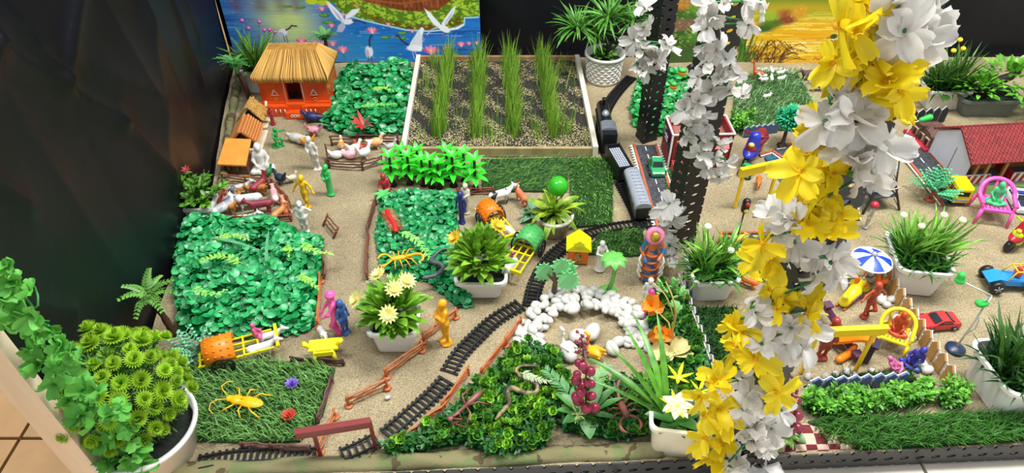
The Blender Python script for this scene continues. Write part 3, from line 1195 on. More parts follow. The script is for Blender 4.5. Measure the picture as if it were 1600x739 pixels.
def track(pix, label):
    pts, L = smooth_path([P(u, v) for u, v in pix], 60)
    n = max(4, int(L / 0.0092))
    c, _ = smooth_path([P(u, v) for u, v in pix], n)
    t = thing('train_track', label, 'train track', (0, 0, 0), group='black toy track sections')
    for sgn in (-1, 1):
        m = MB()
        line = []
        for i, p in enumerate(pts):
            tg = (pts[min(i + 1, 59)] - pts[max(0, i - 1)]).normalized()
            line.append(p + Vector((-tg.y, tg.x, 0)) * sgn * 0.0105 + Vector((0, 0, 0.0052)))
        vs, fs = [], []
        for i, p in enumerate(line):
            tg = (line[min(i + 1, 59)] - line[max(0, i - 1)]).normalized()
            sd = Vector((-tg.y, tg.x, 0)) * 0.0014
            vs += [p - sd - Vector((0, 0, 0.003)), p + sd - Vector((0, 0, 0.003)), p + sd + Vector((0, 0, 0.0015)), p - sd + Vector((0, 0, 0.0015))]
        for i in range(59):
            for k in range(4):
                k2 = (k + 1) % 4
                fs.append((4 * i + k, 4 * i + k2, 4 * i + 4 + k2, 4 * i + 4 + k))
        m.add(vs, fs, False)
        m.build('rail', blk, t)
    for i, p in enumerate(c):
        tg = (c[min(i + 1, n - 1)] - c[max(0, i - 1)]).normalized()
        put('sleeper', sleeper_me, t, p, tg)
    return t


track([(986, 122), (960, 150), (944, 180), (941, 215), (952, 250), (975, 295), (993, 330), (1000, 352)], 'curved black track section carrying the toy train past the rice tray')
track([(1030, 351), (985, 353), (935, 362), (890, 380), (858, 408), (838, 443), (829, 478)], 'black track section bending round the yellow toy house')
track([(812, 478), (775, 500), (745, 527), (718, 556), (702, 582)], 'black track section beside the white pebble arch')
track([(697, 596), (672, 622), (640, 650), (605, 680)], 'black track section between two orange fences near the green shrub mat')
track([(588, 688), (562, 702), (536, 713)], 'short black track end under the dark red gate')
track([(500, 712), (450, 712), (400, 714), (355, 718), (312, 726)], 'half buried track section along the front cloth below the grass')

silver = mat('silver_plastic', hexc('a9b0bc'), 0.32, metal=0.35, var=0.08)


def wheel_mesh(r, w, m_=None):
    return MB().lathe([(r * 0.3, -w / 2), (r, -w / 2), (r, w / 2), (r * 0.3, w / 2)], 16, rot=rotm(PI / 2, 0, 0)).mesh('wheel', m_ or blk)


tw_me = wheel_mesh(0.0055, 0.003)


def rounded_body(m, L, W, z0, z1, top=0.35, n=8):
    """body with arched roof running along X"""
    prof = [(-W / 2, z0), (W / 2, z0)]
    zr = z1 - W * top
    for i in range(n + 1):
        a = PI * i / n
        prof.append((math.cos(a) * W / 2, zr + math.sin(a) * W * top))
    vs = [(-L / 2, y, z) for y, z in prof] + [(L / 2, y, z) for y, z in prof]
    k = len(prof)
    fs = [list(range(k)), [k + i for i in range(k)][::-1]] + [(i, k + i, k + (i + 1) % k, (i + 1) % k) for i in range(k)]
    m.add(vs, fs, False)


def train_wheels(t, L, n):
    for s_ in (-1, 1):
        for i in range(n):
            put('wheel', tw_me, t, (-L / 2 + L * (i + 0.5) / n, s_ * 0.0105, 0.0115))


# locomotive
lp = (P(942, 186) + P(948, 240)) / 2
LL = (P(942, 186) - P(948, 240)).length + 0.02
t = thing('toy_locomotive', 'black toy steam locomotive with a silver dome, first of the train', 'toy train', lp, ang(950, 242, 940, 186), group='toy train')
LW = 0.036
MB().box((0, 0, 0.018), (LL, LW * 0.8, 0.012)).build('chassis', blk, t)
m = MB()
m.lathe([(0.001, 0), (0.015, 0), (0.0165, 0.004), (0.0165, LL * 0.62), (0.001, LL * 0.62)], 18, c=(LL / 2 - LL * 0.62, 0, 0.036), rot=rotm(0, PI / 2, 0))
m.build('boiler', blk, t)
m = MB()
m.lathe([(0.009, 0), (0.0095, 0.004), (0.006, 0.010), (0.0005, 0.0125)], 14, c=(LL * 0.12, 0, 0.050), sx=1.3)
m.build('dome', silver, t)
m = MB()
m.lathe([(0.004, 0), (0.004, 0.014), (0.006, 0.016), (0.006, 0.020), (0.0005, 0.020)], 12, c=(LL * 0.38, 0, 0.050))
m.build('chimney', blk, t)
m = MB()
m.box((-LL * 0.33, 0, 0.042), (LL * 0.3, LW, 0.036))
m.build('cab', blk, t)
m = MB()
rounded_body(m, LL * 0.2, LW * 1.04, 0.060, 0.067, 0.18)
o = m.build('cab_roof', silver, t)
o.location = (-LL * 0.27, 0, 0)
m = MB()
for s_ in (-1, 1):
    m.box((LL * 0.15, s_ * LW * 0.47, 0.026), (LL * 0.66, 0.004, 0.008))
m.build('running_board', blk, t)
train_wheels(t, LL * 0.9, 4)
# tender
a, b = (946, 234), (985, 288)
tp = (P(*a, 0) + P(*b, 0)) / 2
TL = (P(951, 246) - P(978, 288)).length
t = thing('toy_tender', 'black toy coal tender with a silver top, second in the train', 'toy train', (P(953, 248) + P(977, 290)) / 2, ang(977, 290, 953, 248), group='toy train')
m = MB()
m.box((0, 0, 0.026), (TL * 0.86, 0.036, 0.030))
m.build('body', blk, t)
m = MB()
for (cx, cy, sx, sy) in ((0, 0.0165, TL * 0.86, 0.003), (0, -0.0165, TL * 0.86, 0.003), (TL * 0.42, 0, 0.004, 0.036), (-TL * 0.42, 0, 0.004, 0.036)):
    m.box((cx, cy, 0.044), (sx, sy, 0.008))
m.build('rim', blk, t)
m = MB()
for i in range(11):
    for j in range(5):
        m.ball((-TL * 0.31 + i * TL * 0.062, -0.011 + j * 0.0055, 0.0425), (0.0036, 0.0034, 0.003), 6, 4)
m.build('coal_load', silver, t)
m = MB()
m.box((-TL * 0.5, 0, 0.018), (0.02, 0.006, 0.004))
m.build('coupling', silver, t)
train_wheels(t, TL * 0.8, 3)
# coach
CL = (P(985, 292) - P(1003, 350)).length
t = thing('toy_coach', 'silver roofed black toy coach at the end of the train', 'toy train', (P(983, 290) + P(1003, 350)) / 2, ang(1003, 352, 983, 290), group='toy train')
MB().box((0, 0, 0.028), (CL, 0.032, 0.030)).build('body', blk, t)
m = MB()
rounded_body(m, CL * 1.0, 0.037, 0.040, 0.055, 0.32, 10)
m.build('roof', silver, t)
m = MB()
for i in range(11):
    m.box((-CL / 2 + CL * (i + 0.5) / 11, 0, 0.0552), (0.0012, 0.016, 0.0012))
m.build('roof_ribs', mat('silver_dark', hexc('8a909c'), 0.4, var=0.1, metal=0.3), t)
win_me = MB().box((0, 0, 0), (CL * 0.11, 0.001, 0.010)).mesh('window', mat('toy_glass', hexc('3c4654'), 0.15, var=0.1))
for i in range(5):
    for s_ in (-1, 1):
        put('window', win_me, t, (-CL * 0.38 + i * CL * 0.19, s_ * 0.0162, 0.033))
train_wheels(t, CL * 0.8, 4)

# ================================================================== ROADS
asph = mat('asphalt_print', hexc('2d2f35'), 0.7, col2=hexc('45474d'), scale=120, lo=0.4, hi=0.65)
kerb_red = mat('kerb_red', hexc('a8583a'), 0.7, var=0.15)
white_m = mat('white_paint', hexc('e8e6e0'), 0.5, var=0.05)
yellow_m = mat('road_yellow', hexc('e6c640'), 0.5, var=0.05)


def G2(u, v):
    p = P(u, v)
    return (p.x, p.y)


def ccw(poly):
    s_ = sum((b[0] - a[0]) * (b[1] + a[1]) for a, b in zip(poly, poly[1:] + poly[:1]))
    return poly if s_ < 0 else poly[::-1]


def stroke(m, a, b, w, z0, z1):
    a, b = Vector((*a, 0)), Vector((*b, 0))
    d = b - a
    m.box(((a.x + b.x) / 2, (a.y + b.y) / 2, (z0 + z1) / 2), (d.length, w, z1 - z0), rz=math.atan2(d.y, d.x))


def road(label, left, right, dashes=True, teeth=True, rows=None):
    """left and right borders as pixel lists of equal length"""
    t = thing('toy_road', label, 'road', (0, 0, 0))
    l = [G2(*q) for q in left]
    r = [G2(*q) for q in right]
    m = MB()
    m.prism(ccw(l + r[::-1]), 0.0, 0.003)
    m.build('surface', asph, t)
    for side, sg in ((l, 1), (r, -1)):
        m = MB()
        for a, b in zip(side, side[1:]):
            stroke(m, a, b, 0.006, 0.0, 0.007)
        m.build('kerb', kerb_red, t)
        m = MB()
        for a, b in zip(side, side[1:]):
            va, vb = Vector((*a, 0)), Vector((*b, 0))
            d = (vb - va).normalized()
            nn = Vector((d.y, -d.x, 0)) * sg
            stroke(m, (va + nn * 0.0055)[:2], (vb + nn * 0.0055)[:2], 0.003, 0.002, 0.0042)
            if teeth:
                k = int((vb - va).length / 0.011)
                for i in range(k):
                    q = va + d * ((i + 0.5) * 0.011) + nn * 0.0085
                    m.box((q.x, q.y, 0.0032), (0.005, 0.005, 0.0012), rz=math.atan2(d.y, d.x))
        m.build('edge_line', white_m, t)
    if dashes:
        for a, b, c, d in zip(l, l[1:], r, r[1:]):
            p0 = (Vector((*a, 0)) + Vector((*c, 0))) / 2
            p1 = (Vector((*b, 0)) + Vector((*d, 0))) / 2
            k = max(1, int((p1 - p0).length / 0.03))
            for i in range(k):
                m = MB()
                stroke(m, p0.lerp(p1, (i + 0.25) / k)[:2], p0.lerp(p1, (i + 0.75) / k)[:2], 0.002, 0.002, 0.0042)
                m.build('lane_dash', white_m, t)
    return t


road('straight grey toy road with red kerbs beside the train', [(990, 228), (1008, 290), (1029, 362)], [(1024, 228), (1046, 295), (1072, 362)])
road('curved grey toy road with a pale kerb beside the yellow banner stand', [(1186, 244), (1206, 238), (1226, 252), (1250, 300), (1262, 345)], [(1226, 228), (1262, 225), (1290, 250), (1330, 300), (1340, 345)], teeth=False)
road('grey toy road with white stripes in front of the white gabled house', [(1406, 238), (1440, 280), (1472, 322)], [(1440, 226), (1476, 268), (1510, 318)], teeth=False)
t = thing('toy_road', 'short grey road piece with yellow dashes behind the white planter', 'road', (0, 0, 0))
MB().prism(ccw([G2(1128, 367), G2(1212, 366), G2(1220, 392), G2(1130, 394)]), 0, 0.003).build('surface', asph, t)
m = MB()
stroke(m, G2(1128, 366), G2(1212, 365), 0.006, 0, 0.006)
m.build('kerb', kerb_red, t)
for i in range(6):
    m = MB()
    u = 1134 + i * 14
    stroke(m, G2(u, 371), G2(u + 7, 371), 0.004, 0.002, 0.0042)
    m.build('lane_dash', yellow_m, t)
# teal panel lying inside the bend
m = MB()
m.prism(ccw([G2(1194, 247), G2(1208, 243), G2(1228, 262), G2(1244, 300), G2(1226, 296)]), 0.0, 0.003)
tag(m.build('blue_card', mat('teal_card', hexc('1f6a80'), 0.5, col2=hexc('16324a'), scale=30)), 'dark teal card lying inside the bend of the toy road', 'card')
# ================================================================== HUTS AND BUILDINGS
def tri_frame(m, c, s_, r):
    pts = [Vector(c) + Vector((s_ * math.cos(a), 0, s_ * math.sin(a))) for a in (PI / 2, PI / 2 + 2 * PI / 3, PI / 2 + 4 * PI / 3)]
    m.tube(pts + [pts[0], pts[1]], r, 5)


# thatched clay house
HB = P(466, 178)
HW = 103 * px(466, 178)
HH = hgt(466, 178, 122)
t = thing('clay_house', 'glossy orange clay house with a straw thatch roof', 'toy house', (HB.x, HB.y, 0), 0.02)
clay = mat('orange_clay', hexc('d8501a'), 0.25, var=0.15, scale=30, bump=0.1, bscale=40)
dp = 0.11
m = MB()
# walls with a real doorway: front built from four blocks round the opening
dw, dz0, dz1, th = HW * 0.22, HH * 0.34, HH * 0.86, 0.010
m.box((-(HW + dw) / 4 - 0.000, 0.006 + th / 2, HH / 2), ((HW - dw) / 2, th, HH))
m.box(((HW + dw) / 4, 0.006 + th / 2, HH / 2), ((HW - dw) / 2, th, HH))
m.box((0, 0.006 + th / 2, dz0 / 2), (dw, th, dz0))
m.box((0, 0.006 + th / 2, (dz1 + HH) / 2), (dw, th, HH - dz1))
m.box((-HW / 2 + th / 2, dp / 2 + 0.012, HH / 2), (th, dp, HH))
m.box((HW / 2 - th / 2, dp / 2 + 0.012, HH / 2), (th, dp, HH))
m.box((0, dp + 0.012, HH / 2), (HW, th, HH))
m.build('walls', clay, t)
m = MB()
for sx in (-1, 1):
    m.box((sx * HW * 0.31, -0.002, dz0 * 0.42), (HW * 0.42, 0.024, dz0 * 0.84))
    m.box((sx * HW * 0.31, 0.006, dz0 * 0.9), (HW * 0.40, 0.010, dz0 * 0.2))
m.build('plinth', clay, t)
m = MB()
for k in range(2):
    m.box((0, -0.012 + k * 0.012, dz0 * (0.25 + 0.22 * k)), (dw * 1.3, 0.03 - 0.012 * k, dz0 * (0.5 + 0.44 * k)))
m.build('step', clay, t)
line_w = mat('white_line', hexc('f0e6dc'), 0.5, var=0.05)
m = MB()
z = 0.0045
for pts in ([(-dw / 2 - 0.004, z, dz0), (-dw / 2 - 0.004, z, dz1 + 0.004), (dw / 2 + 0.004, z, dz1 + 0.004), (dw / 2 + 0.004, z, dz0)],):
    m.tube(pts, 0.0016, 5)
m.build('door_line', line_w, t)
for sx in (-1, 1):
    m = MB()
    tri_frame(m, (sx * HW * 0.29, 0.0045, HH * 0.56), 0.011, 0.0014)
    m.build('triangle_mark', line_w, t)
    m = MB()
    m.torus((sx * HW * 0.29 + 0.001, 0.004, HH * 0.40), 0.0042, 0.001, 12, 5, rot=rotm(PI / 2))
    m.build('ring_mark', mat('gold_line', hexc('d8a030'), 0.4, var=0.05), t)
    m = MB()
    for k in range(3):
        m.tube([(sx * (HW * 0.16 + k * 0.012), -0.0145, dz0 * 0.32), (sx * (HW * 0.16 + k * 0.012), -0.0145, dz0 * 0.62)], 0.0013, 5)
    m.build('plinth_mark', line_w, t)
m = MB()
for k in range(3):
    m.torus((-0.008 + k * 0.008, -0.0275, dz0 * 0.28), 0.0036, 0.0008, 10, 4, rot=rotm(PI / 2))
m.build('step_mark', line_w, t)
# thatch: hipped block under many straw strands
rz0, rz1 = HH * 0.92, HH + 0.052
ew, ed = HW * 0.53, dp * 0.66
rw, rd = HW * 0.36, 0.018
cy = dp / 2 + 0.01
m = MB()
lo = [(-ew, cy - ed), (ew, cy - ed), (ew, cy + ed), (-ew, cy + ed)]
hi = [(-rw, cy - rd + 0.01), (rw, cy - rd + 0.01), (rw, cy + rd + 0.01), (-rw, cy + rd + 0.01)]
m.add([(x, y, rz0) for x, y in lo] + [(x * 0.99, y, rz0 + 0.012) for x, y in lo] + [(x, y, rz1) for x, y in hi],
      [(0, 3, 2, 1), (0, 1, 5, 4), (1, 2, 6, 5), (2, 3, 7, 6), (3, 0, 4, 7), (4, 5, 9, 8), (5, 6, 10, 9), (6, 7, 11, 10), (7, 4, 8, 11), (8, 9, 10, 11)], False)
rf = m.build('thatch_roof', mat('thatch', hexc('a87a34'), 0.8, var=0.3, scale=80), t)
straw = mat('straw', hexc('c89a4c'), 0.75, island=0.28)
m = MB()
rr = random.Random(8)
for side in range(4):
    a0, a1 = Vector((*lo[side], rz0)), Vector((*lo[(side + 1) % 4], rz0))
    b0, b1 = Vector((*hi[side], rz1)), Vector((*hi[(side + 1) % 4], rz1))
    nrm = (a1 - a0).cross(b0 - a0).normalized()
    n = int((a1 - a0).length / 0.0042)
    for i in range(n):
        q = (i + rr.uniform(0.2, 0.8)) / n
        p0, p1 = a0.lerp(a1, q), b0.lerp(b1, min(0.98, max(0.02, q + rr.uniform(-0.02, 0.02))))
        e0 = Vector((p0.x, p0.y, rz0 + 0.012))
        m.tube([p0 + nrm * 0.003 + Vector((0, 0, rr.uniform(-0.003, 0.001))), e0 + nrm * 0.0055, p1 + nrm * 0.001], [0.0024, 0.0026, 0.0016], 4)
o = m.build('straw_strands', straw, rf)
o['kind'] = 'stuff'


def aframe(label, ridge, W, H, roofmat, slats, capmat, nm='straw_hut'):
    """A-frame hut: ridge given by two ground points under it"""
    a, b = Vector(ridge[0]), Vector(ridge[1])
    L = (b - a).length
    t = thing(nm, label, 'toy hut', (a + b) / 2, math.atan2((b - a).y, (b - a).x))
    dark = mat('hut_dark', hexc('2a1a14'), 0.7, var=0.2)
    m = MB()
    m.prism_dir([(-L / 2 + 0.006, -W / 2 + 0.006, 0.004), (-L / 2 + 0.006, W / 2 - 0.006, 0.004), (-L / 2 + 0.006, W / 2 - 0.006, H * 0.42), (-L / 2 + 0.006, 0, H - 0.008), (-L / 2 + 0.006, -W / 2 + 0.006, H * 0.42)], (L - 0.012, 0, 0))
    m.build('walls', dark, t)
    MB().box((0, -W * 0.12, 0.002), (L * 1.05, W * 1.3, 0.004)).build('base', wood('hut_base', 'd8c8a8', 'e8dcc4'), t)
    for s_ in (-1, 1):
        p0 = Vector((0, s_ * (W / 2 + 0.006), H * 0.34))
        p1 = Vector((0, 0, H))
        d = p1 - p0
        nn = Vector((0, d.z * s_, -d.y * s_)).normalized()
        m = MB()
        m.prism_dir([p0 + Vector((-L / 2, 0, 0)), p0 + Vector((L / 2, 0, 0)), p1 + Vector((L / 2, 0, 0)), p1 + Vector((-L / 2, 0, 0))], nn * 0.003)
        rp = m.build('roof_panel', roofmat, t)
        if slats:
            sm = MB().box((0, 0, 0), (L * 1.0, 0.0045, 0.004), rot=rotm(math.atan2(d.z, d.y) if s_ < 0 else math.atan2(d.z, d.y))).mesh('slat', capmat)
            for k in range(slats):
                put('slat', sm, rp, p0 + d * ((k + 0.5) / slats) + nn * 0.004)
        else:
            m = MB()
            r2 = random.Random(5)
            for k in range(420):
                c = p0 + d * r2.random() + Vector((r2.uniform(-L / 2, L / 2), 0, 0)) + nn * 0.0042
                e = (d.normalized() * r2.uniform(-1, 1) + Vector((r2.uniform(-1, 1), 0, 0))).normalized() * 0.005
                m.tube([c - e, c + e], 0.0007, 4)
            o = m.build('straw_bits', straw, rp)
            o['kind'] = 'stuff'
    return t


tanroof = mat('tan_roof', hexc('b58a55'), 0.8, var=0.2)
aframe('small hut with a rough straw roof beside the red figurine', (P(394, 201), P(402, 184)), 0.052, hgt(398, 195, 163), tanroof, 0, None)
aframe('small hut with an orange slatted roof and dark gable', (P(383, 236), P(393, 207)), 0.056, hgt(388, 222, 194), mat('hut_orange', hexc('b5682e'), 0.7, var=0.2), 7, mat('slat_orange', hexc('c98448'), 0.6, var=0.2), 'slatted_hut')

# flat orange roof hut
fl_, fr_ = P(352, 272), P(389, 272)
t = thing('orange_roof_hut', 'small brown hut with a flat bright orange roof above the animal pen', 'toy hut', (fl_ + fr_) / 2, R(-4))
w = (fr_ - fl_).length
hh = hgt(371, 272, 255)
br = mat('hut_brown', hexc('6a4234'), 0.6, var=0.25)
MB().box((0, w * 0.42, hh / 2), (w, w * 0.8, hh)).build('walls', br, t)
m = MB()
m.add([(-w * 0.6, -0.012, hh), (w * 0.6, -0.012, hh), (w * 0.55, w * 0.95, hh + 0.030), (-w * 0.55, w * 0.95, hh + 0.030)] + [(-w * 0.6, -0.012, hh + 0.004), (w * 0.6, -0.012, hh + 0.004), (w * 0.55, w * 0.95, hh + 0.034), (-w * 0.55, w * 0.95, hh + 0.034)],
      [(3, 2, 1, 0), (4, 5, 6, 7), (0, 1, 5, 4), (1, 2, 6, 5), (2, 3, 7, 6), (3, 0, 4, 7)], False)
m.build('roof', plastic('f09a40'), t)
for sx in (-0.28, 0.1):
    m = MB()
    m.box((sx * w, -0.001, hh * 0.55), (w * 0.22, 0.003, hh * 0.45))
    pn = m.build('window', mat('hut_pane', hexc('3a3028'), 0.4, var=0.1), t)
    m = MB()
    m.tube([(sx * w, -0.003, hh * 0.35), (sx * w, -0.003, hh * 0.78)], 0.0008, 4)
    m.build('window_bar', mat('hut_bar', hexc('b09a80'), 0.6, var=0.1), pn)

# yellow roofed toy house
bl, brr = P(887, 412), P(918, 412)
t = thing('yellow_roof_house', 'orange toy house with a bright yellow gable roof inside the track bend', 'toy house', (bl + brr) / 2, R(-4))
w = (brr - bl).length
hh = hgt(902, 412, 388)
org = plastic('f07818')
yel = plastic('f6ea18')
MB().box((0, w * 0.45, hh / 2), (w, w * 0.9, hh)).build('walls', org, t)
m = MB()
ww, dd, rh_ = w * 0.62, w * 1.05, 0.022
m.prism_dir([(-ww, -0.008, hh - 0.003), (ww, -0.008, hh - 0.003), (ww, -0.008, hh), (0, -0.008, hh + rh_), (-ww, -0.008, hh)], (0, dd, 0))
rf = m.build('roof', yel, t)
m = MB()
m.prism_dir([(-0.010, -0.010, hh + rh_ * 0.55), (0.010, -0.010, hh + rh_ * 0.55), (0.010, -0.010, hh + rh_ * 0.9), (0, -0.010, hh + rh_ * 1.25), (-0.010, -0.010, hh + rh_ * 0.9)], (0, dd * 0.5, 0))
m.build('dormer', yel, rf)
m = MB()
m.box((0, -0.0006, hh * 0.40), (w * 0.32, 0.002, hh * 0.62))
m.build('sticker_door', mat('sticker', hexc('6a4a3a'), 0.5, col2=hexc('d8a868'), scale=180), t)

# red open toy station
FLc, FRc, BLc = P(1043, 262), P(1136, 260), P(1028, 232)
rot = math.atan2((FRc - FLc).y, (FRc - FLc).x)
w = (FRc - FLc).length
dpt = (BLc - FLc).length * 0.98
hh = hgt(1043, 262, 211)
t = thing('red_station', 'dark red open-topped toy station with white edges behind the slotted post', 'toy building', FLc, rot)
redw = mat('station_red', hexc('8a2a2c'), 0.55, var=0.12)
inner = mat('station_inner', hexc('8c5a50'), 0.7, var=0.1)
th = 0.006
for nm, c, s_ in (('front_wall', (w / 2, th / 2, hh / 2), (w, th, hh)), ('back_wall', (w / 2, dpt, hh / 2), (w, th, hh)), ('side_wall', (th / 2, dpt / 2, hh / 2), (th, dpt, hh)), ('side_wall', (w - th / 2, dpt / 2, hh / 2), (th, dpt, hh))):
    MB().box(c, s_).build(nm, redw, t)
MB().box((w / 2, dpt / 2, hh * 0.72), (w - th, dpt - th, 0.003)).build('deck', inner, t)
for c, s_ in (((w / 2, 0, hh), (w + 0.004, 0.004, 0.003)), ((0, dpt / 2, hh), (0.004, dpt, 0.003)), ((w, dpt / 2, hh), (0.004, dpt, 0.003)), ((w / 2, dpt, hh), (w, 0.004, 0.003)), ((0, 0, hh / 2), (0.004, 0.004, hh))):
    MB().box(c, s_).build('edge_strip', white_m, t)
sg = MB().box((-0.003, dpt * 0.42, hh * 0.70), (0.004, dpt * 0.42, hh * 0.26)).build('sign', mat('sign_blue', hexc('20284a'), 0.4, var=0.1), t)
m = MB()
for k in range(2):
    m.box((-0.0055, dpt * 0.42, hh * (0.75 - 0.10 * k)), (0.001, dpt * 0.30, hh * 0.035))
m.build('sign_lettering', white_m, sg)
MB().box((-0.002, dpt * 0.78, hh * 0.72), (0.003, dpt * 0.24, hh * 0.2)).build('notice_board', mat('notice', hexc('a8aab0'), 0.5, col2=hexc('6a6a72'), scale=200), t)
MB().box((-0.002, dpt * 0.16, hh * 0.55), (0.003, dpt * 0.18, hh * 0.24)).build('window', mat('station_glass', hexc('2a3a50'), 0.15, var=0.1), t)
for k in range(3):
    x = w * (0.2 + 0.3 * k)
    MB().box((x, -0.001, hh * 0.32), (w * 0.2, 0.003, hh * 0.56)).build('garage_door', mat('garage', hexc('6a1f22'), 0.5, var=0.1), t)
    m = MB()
    m.prism_dir([(x - w * 0.12, 0, hh * 0.72), (x - w * 0.12, 0, hh * 0.82), (x - w * 0.12, -0.018, hh * 0.68)], (w * 0.24, 0, 0))
    m.build('awning', mat('awning_red', hexc('c84a48'), 0.5, var=0.1), t)
MB().box((w * 0.08, -0.02, hh * 0.13), (0.012, 0.035, hh * 0.26)).build('step_block', mat('awning_red', (0, 0, 0)), t)

# white gabled house with red tile roof
Fc, Bc = P(1498, 290), P(1450, 240)
gd = Bc - Fc
gw = gd.length
ga = math.atan2(gd.y, gd.x)
wh = hgt(1498, 290, 252)
rhh = hgt(1473, 264, 202)
t = thing('white_gable_house', 'white toy house with red tiled roof and striped porch', 'toy house', Fc, ga - PI / 2)
# local: +Y from front to back along gable, +X to the right along the house
Lh = 0.42
whitew = mat('house_white', hexc('cfd2de'), 0.6, var=0.05)
m = MB()
m.prism_dir([(0, 0, 0), (0, gw, 0), (0, gw, wh), (0, gw / 2, rhh), (0, 0, wh)], (0.004, 0, 0))
m.build('gable_wall', whitew, t)
m = MB()
m.prism_dir([(Lh, 0, 0), (Lh, gw, 0), (Lh, gw, wh), (Lh, gw / 2, rhh), (Lh, 0, wh)], (0.004, 0, 0))
m.build('gable_wall', whitew, t)
MB().box((Lh / 2, gw, wh / 2), (Lh, 0.004, wh)).build('back_wall', whitew, t)
MB().box((Lh / 2, gw * 0.42, wh / 2), (Lh, 0.004, wh)).build('inner_wall', mat('inner_orange', hexc('b87a4a'), 0.6, var=0.15), t)
MB().box((Lh / 2, gw * 0.4, 0.002), (Lh, gw * 0.9, 0.004)).build('floor_plate', mat('porch_floor', hexc('6a6a70'), 0.6, var=0.15), t)
MB().box((Lh / 2, -0.02, 0.001), (Lh * 1.1, 0.05, 0.002)).build('lawn_card', mat('lawn_card', hexc('4a6a2e'), 0.8, var=0.3), t)
roof_m = mat('roof_tiles', hexc('702020'), 0.6, var=0.25, scale=160)
for s_ in (-1, 1):
    e = Vector((0, gw / 2 + s_ * (gw / 2 + 0.010), wh - 0.004))
    rg = Vector((0, gw / 2, rhh + 0.003))
    d = rg - e
    nn = Vector((0, d.z * s_, -d.y * s_)).normalized()
    m = MB()
    m.prism_dir([e + Vector((-0.006, 0, 0)), e + Vector((Lh + 0.012, 0, 0)), rg + Vector((Lh + 0.012, 0, 0)), rg + Vector((-0.006, 0, 0))], nn * 0.003)
    rp = m.build('roof_slope', roof_m, t)
    m = MB()
    for k in range(14):
        c = e + d * ((k + 0.5) / 14) + nn * 0.004
        for i in range(44):
            x = -0.002 + (i + (0.5 if k % 2 else 0)) * (Lh + 0.008) / 44
            m.box(c + Vector((x, 0, 0)), ((Lh / 44) * 0.86, d.length / 14 * 0.98, 0.0022), rot=rotm(math.atan2(d.z, d.y) + 0.12 * (1 if s_ < 0 else -1)))
    o = m.build('roof_tiles', mat('roof_tile', hexc('802626'), 0.6, island=0.25), rp)
    o['kind'] = 'stuff'
for i, x in enumerate((0.028, 0.055, 0.10, 0.165, 0.20, 0.26, 0.33)):
    MB().box((x, 0.006, wh / 2), (0.007, 0.006, wh)).build('porch_post', wood('porch_wood', 'a8703c', 'bc8650'), t)
for x0, x1 in ((0.004, 0.068), (0.125, 0.30)):
    fp = MB().box(((x0 + x1) / 2, 0.001, wh * 0.2), (x1 - x0, 0.004, wh * 0.4)).build('porch_fence', white_m, t)
    n = max(2, int((x1 - x0) / 0.016))
    for i in range(n):
        xs = x0 + (i + 0.5) * (x1 - x0) / n
        m = MB()
        q = (x1 - x0) / n * 0.25
        m.prism_dir([(xs - q - 0.003, -0.0016, 0.001), (xs + q - 0.003, -0.0016, 0.001), (xs + q + 0.003, -0.0016, wh * 0.39), (xs - q + 0.003, -0.0016, wh * 0.39)], (0, 0.0012, 0))
        m.build('red_stripe', mat('stripe_red', hexc('b8242c'), 0.5, var=0.08), fp)
MB().box((0.125, gw * 0.2, wh * 0.2), (0.004, gw * 0.4, wh * 0.4)).build('porch_divider', mat('stripe_red', (0, 0, 0)), t)
m = MB()
m.box((0.045, gw * 0.41, wh * 0.45), (0.05, 0.004, wh * 0.4))
m.build('door', plastic('c8742a'), t)

# brown brick toy building with arched roof
a, b = P(1418, 207), P(1447, 237)
d = b - a
L = d.length
t = thing('brick_building', 'small brown brick toy building with an arched roof and red base', 'toy building', (a + b) / 2, math.atan2(d.y, d.x))
bm_ = mat('toy_brick', hexc('6a4a40'), 0.7, col2=hexc('4a342c'), scale=260, lo=0.45, hi=0.55)
dpp = 0.055
bh = hgt(1432, 222, 200)
MB().box((0, dpp / 2 - 0.002, 0.004), (L * 1.1, dpp * 1.3, 0.008)).build('base', mat('base_red', hexc('b02836'), 0.5, var=0.1), t)
m = MB()
prof = [(-L / 2, 0.008), (L / 2, 0.008)] + [(L / 2 * math.cos(q), bh * 0.62 + bh * 0.38 * math.sin(q)) for q in np.linspace(0, PI, 11)]
m.prism_dir([(x, 0.006, z) for x, z in prof], (0, dpp, 0))
m.build('walls', bm_, t)
for x in (-0.28, 0.02, 0.30):
    f = MB().box((x * L, 0.004, bh * 0.45), (L * 0.2, 0.004, bh * 0.42)).build('window_frame', mat('frame_pale', hexc('b09c84'), 0.6, var=0.1), t)
    MB().box((x * L, 0.0015, bh * 0.45), (L * 0.13, 0.002, bh * 0.32)).build('pane', mat('dark_pane', hexc('241c1c'), 0.3, var=0.1), f)

# dark little shed behind the fruit sprig
t = thing('grey_shed', 'tiny grey shed with a dark roof behind the white flowers', 'toy hut', P(1082, 132), R(10))
MB().box((0.02, 0.02, 0.018), (0.045, 0.035, 0.036)).build('walls', mat('shed_grey', hexc('6a6470'), 0.6, var=0.15), t)
m = MB()
m.prism_dir([(-0.008, -0.004, 0.034), (-0.008, 0.044, 0.034), (-0.008, 0.02, 0.056)], (0.056, 0, 0))
m.build('roof', mat('shed_roof', hexc('3a2a30'), 0.6, var=0.2), t)
MB().box((0.03, 0.002, 0.016), (0.012, 0.002, 0.024)).build('door', mat('shed_door', hexc('8a3a2a'), 0.6, var=0.1), t)

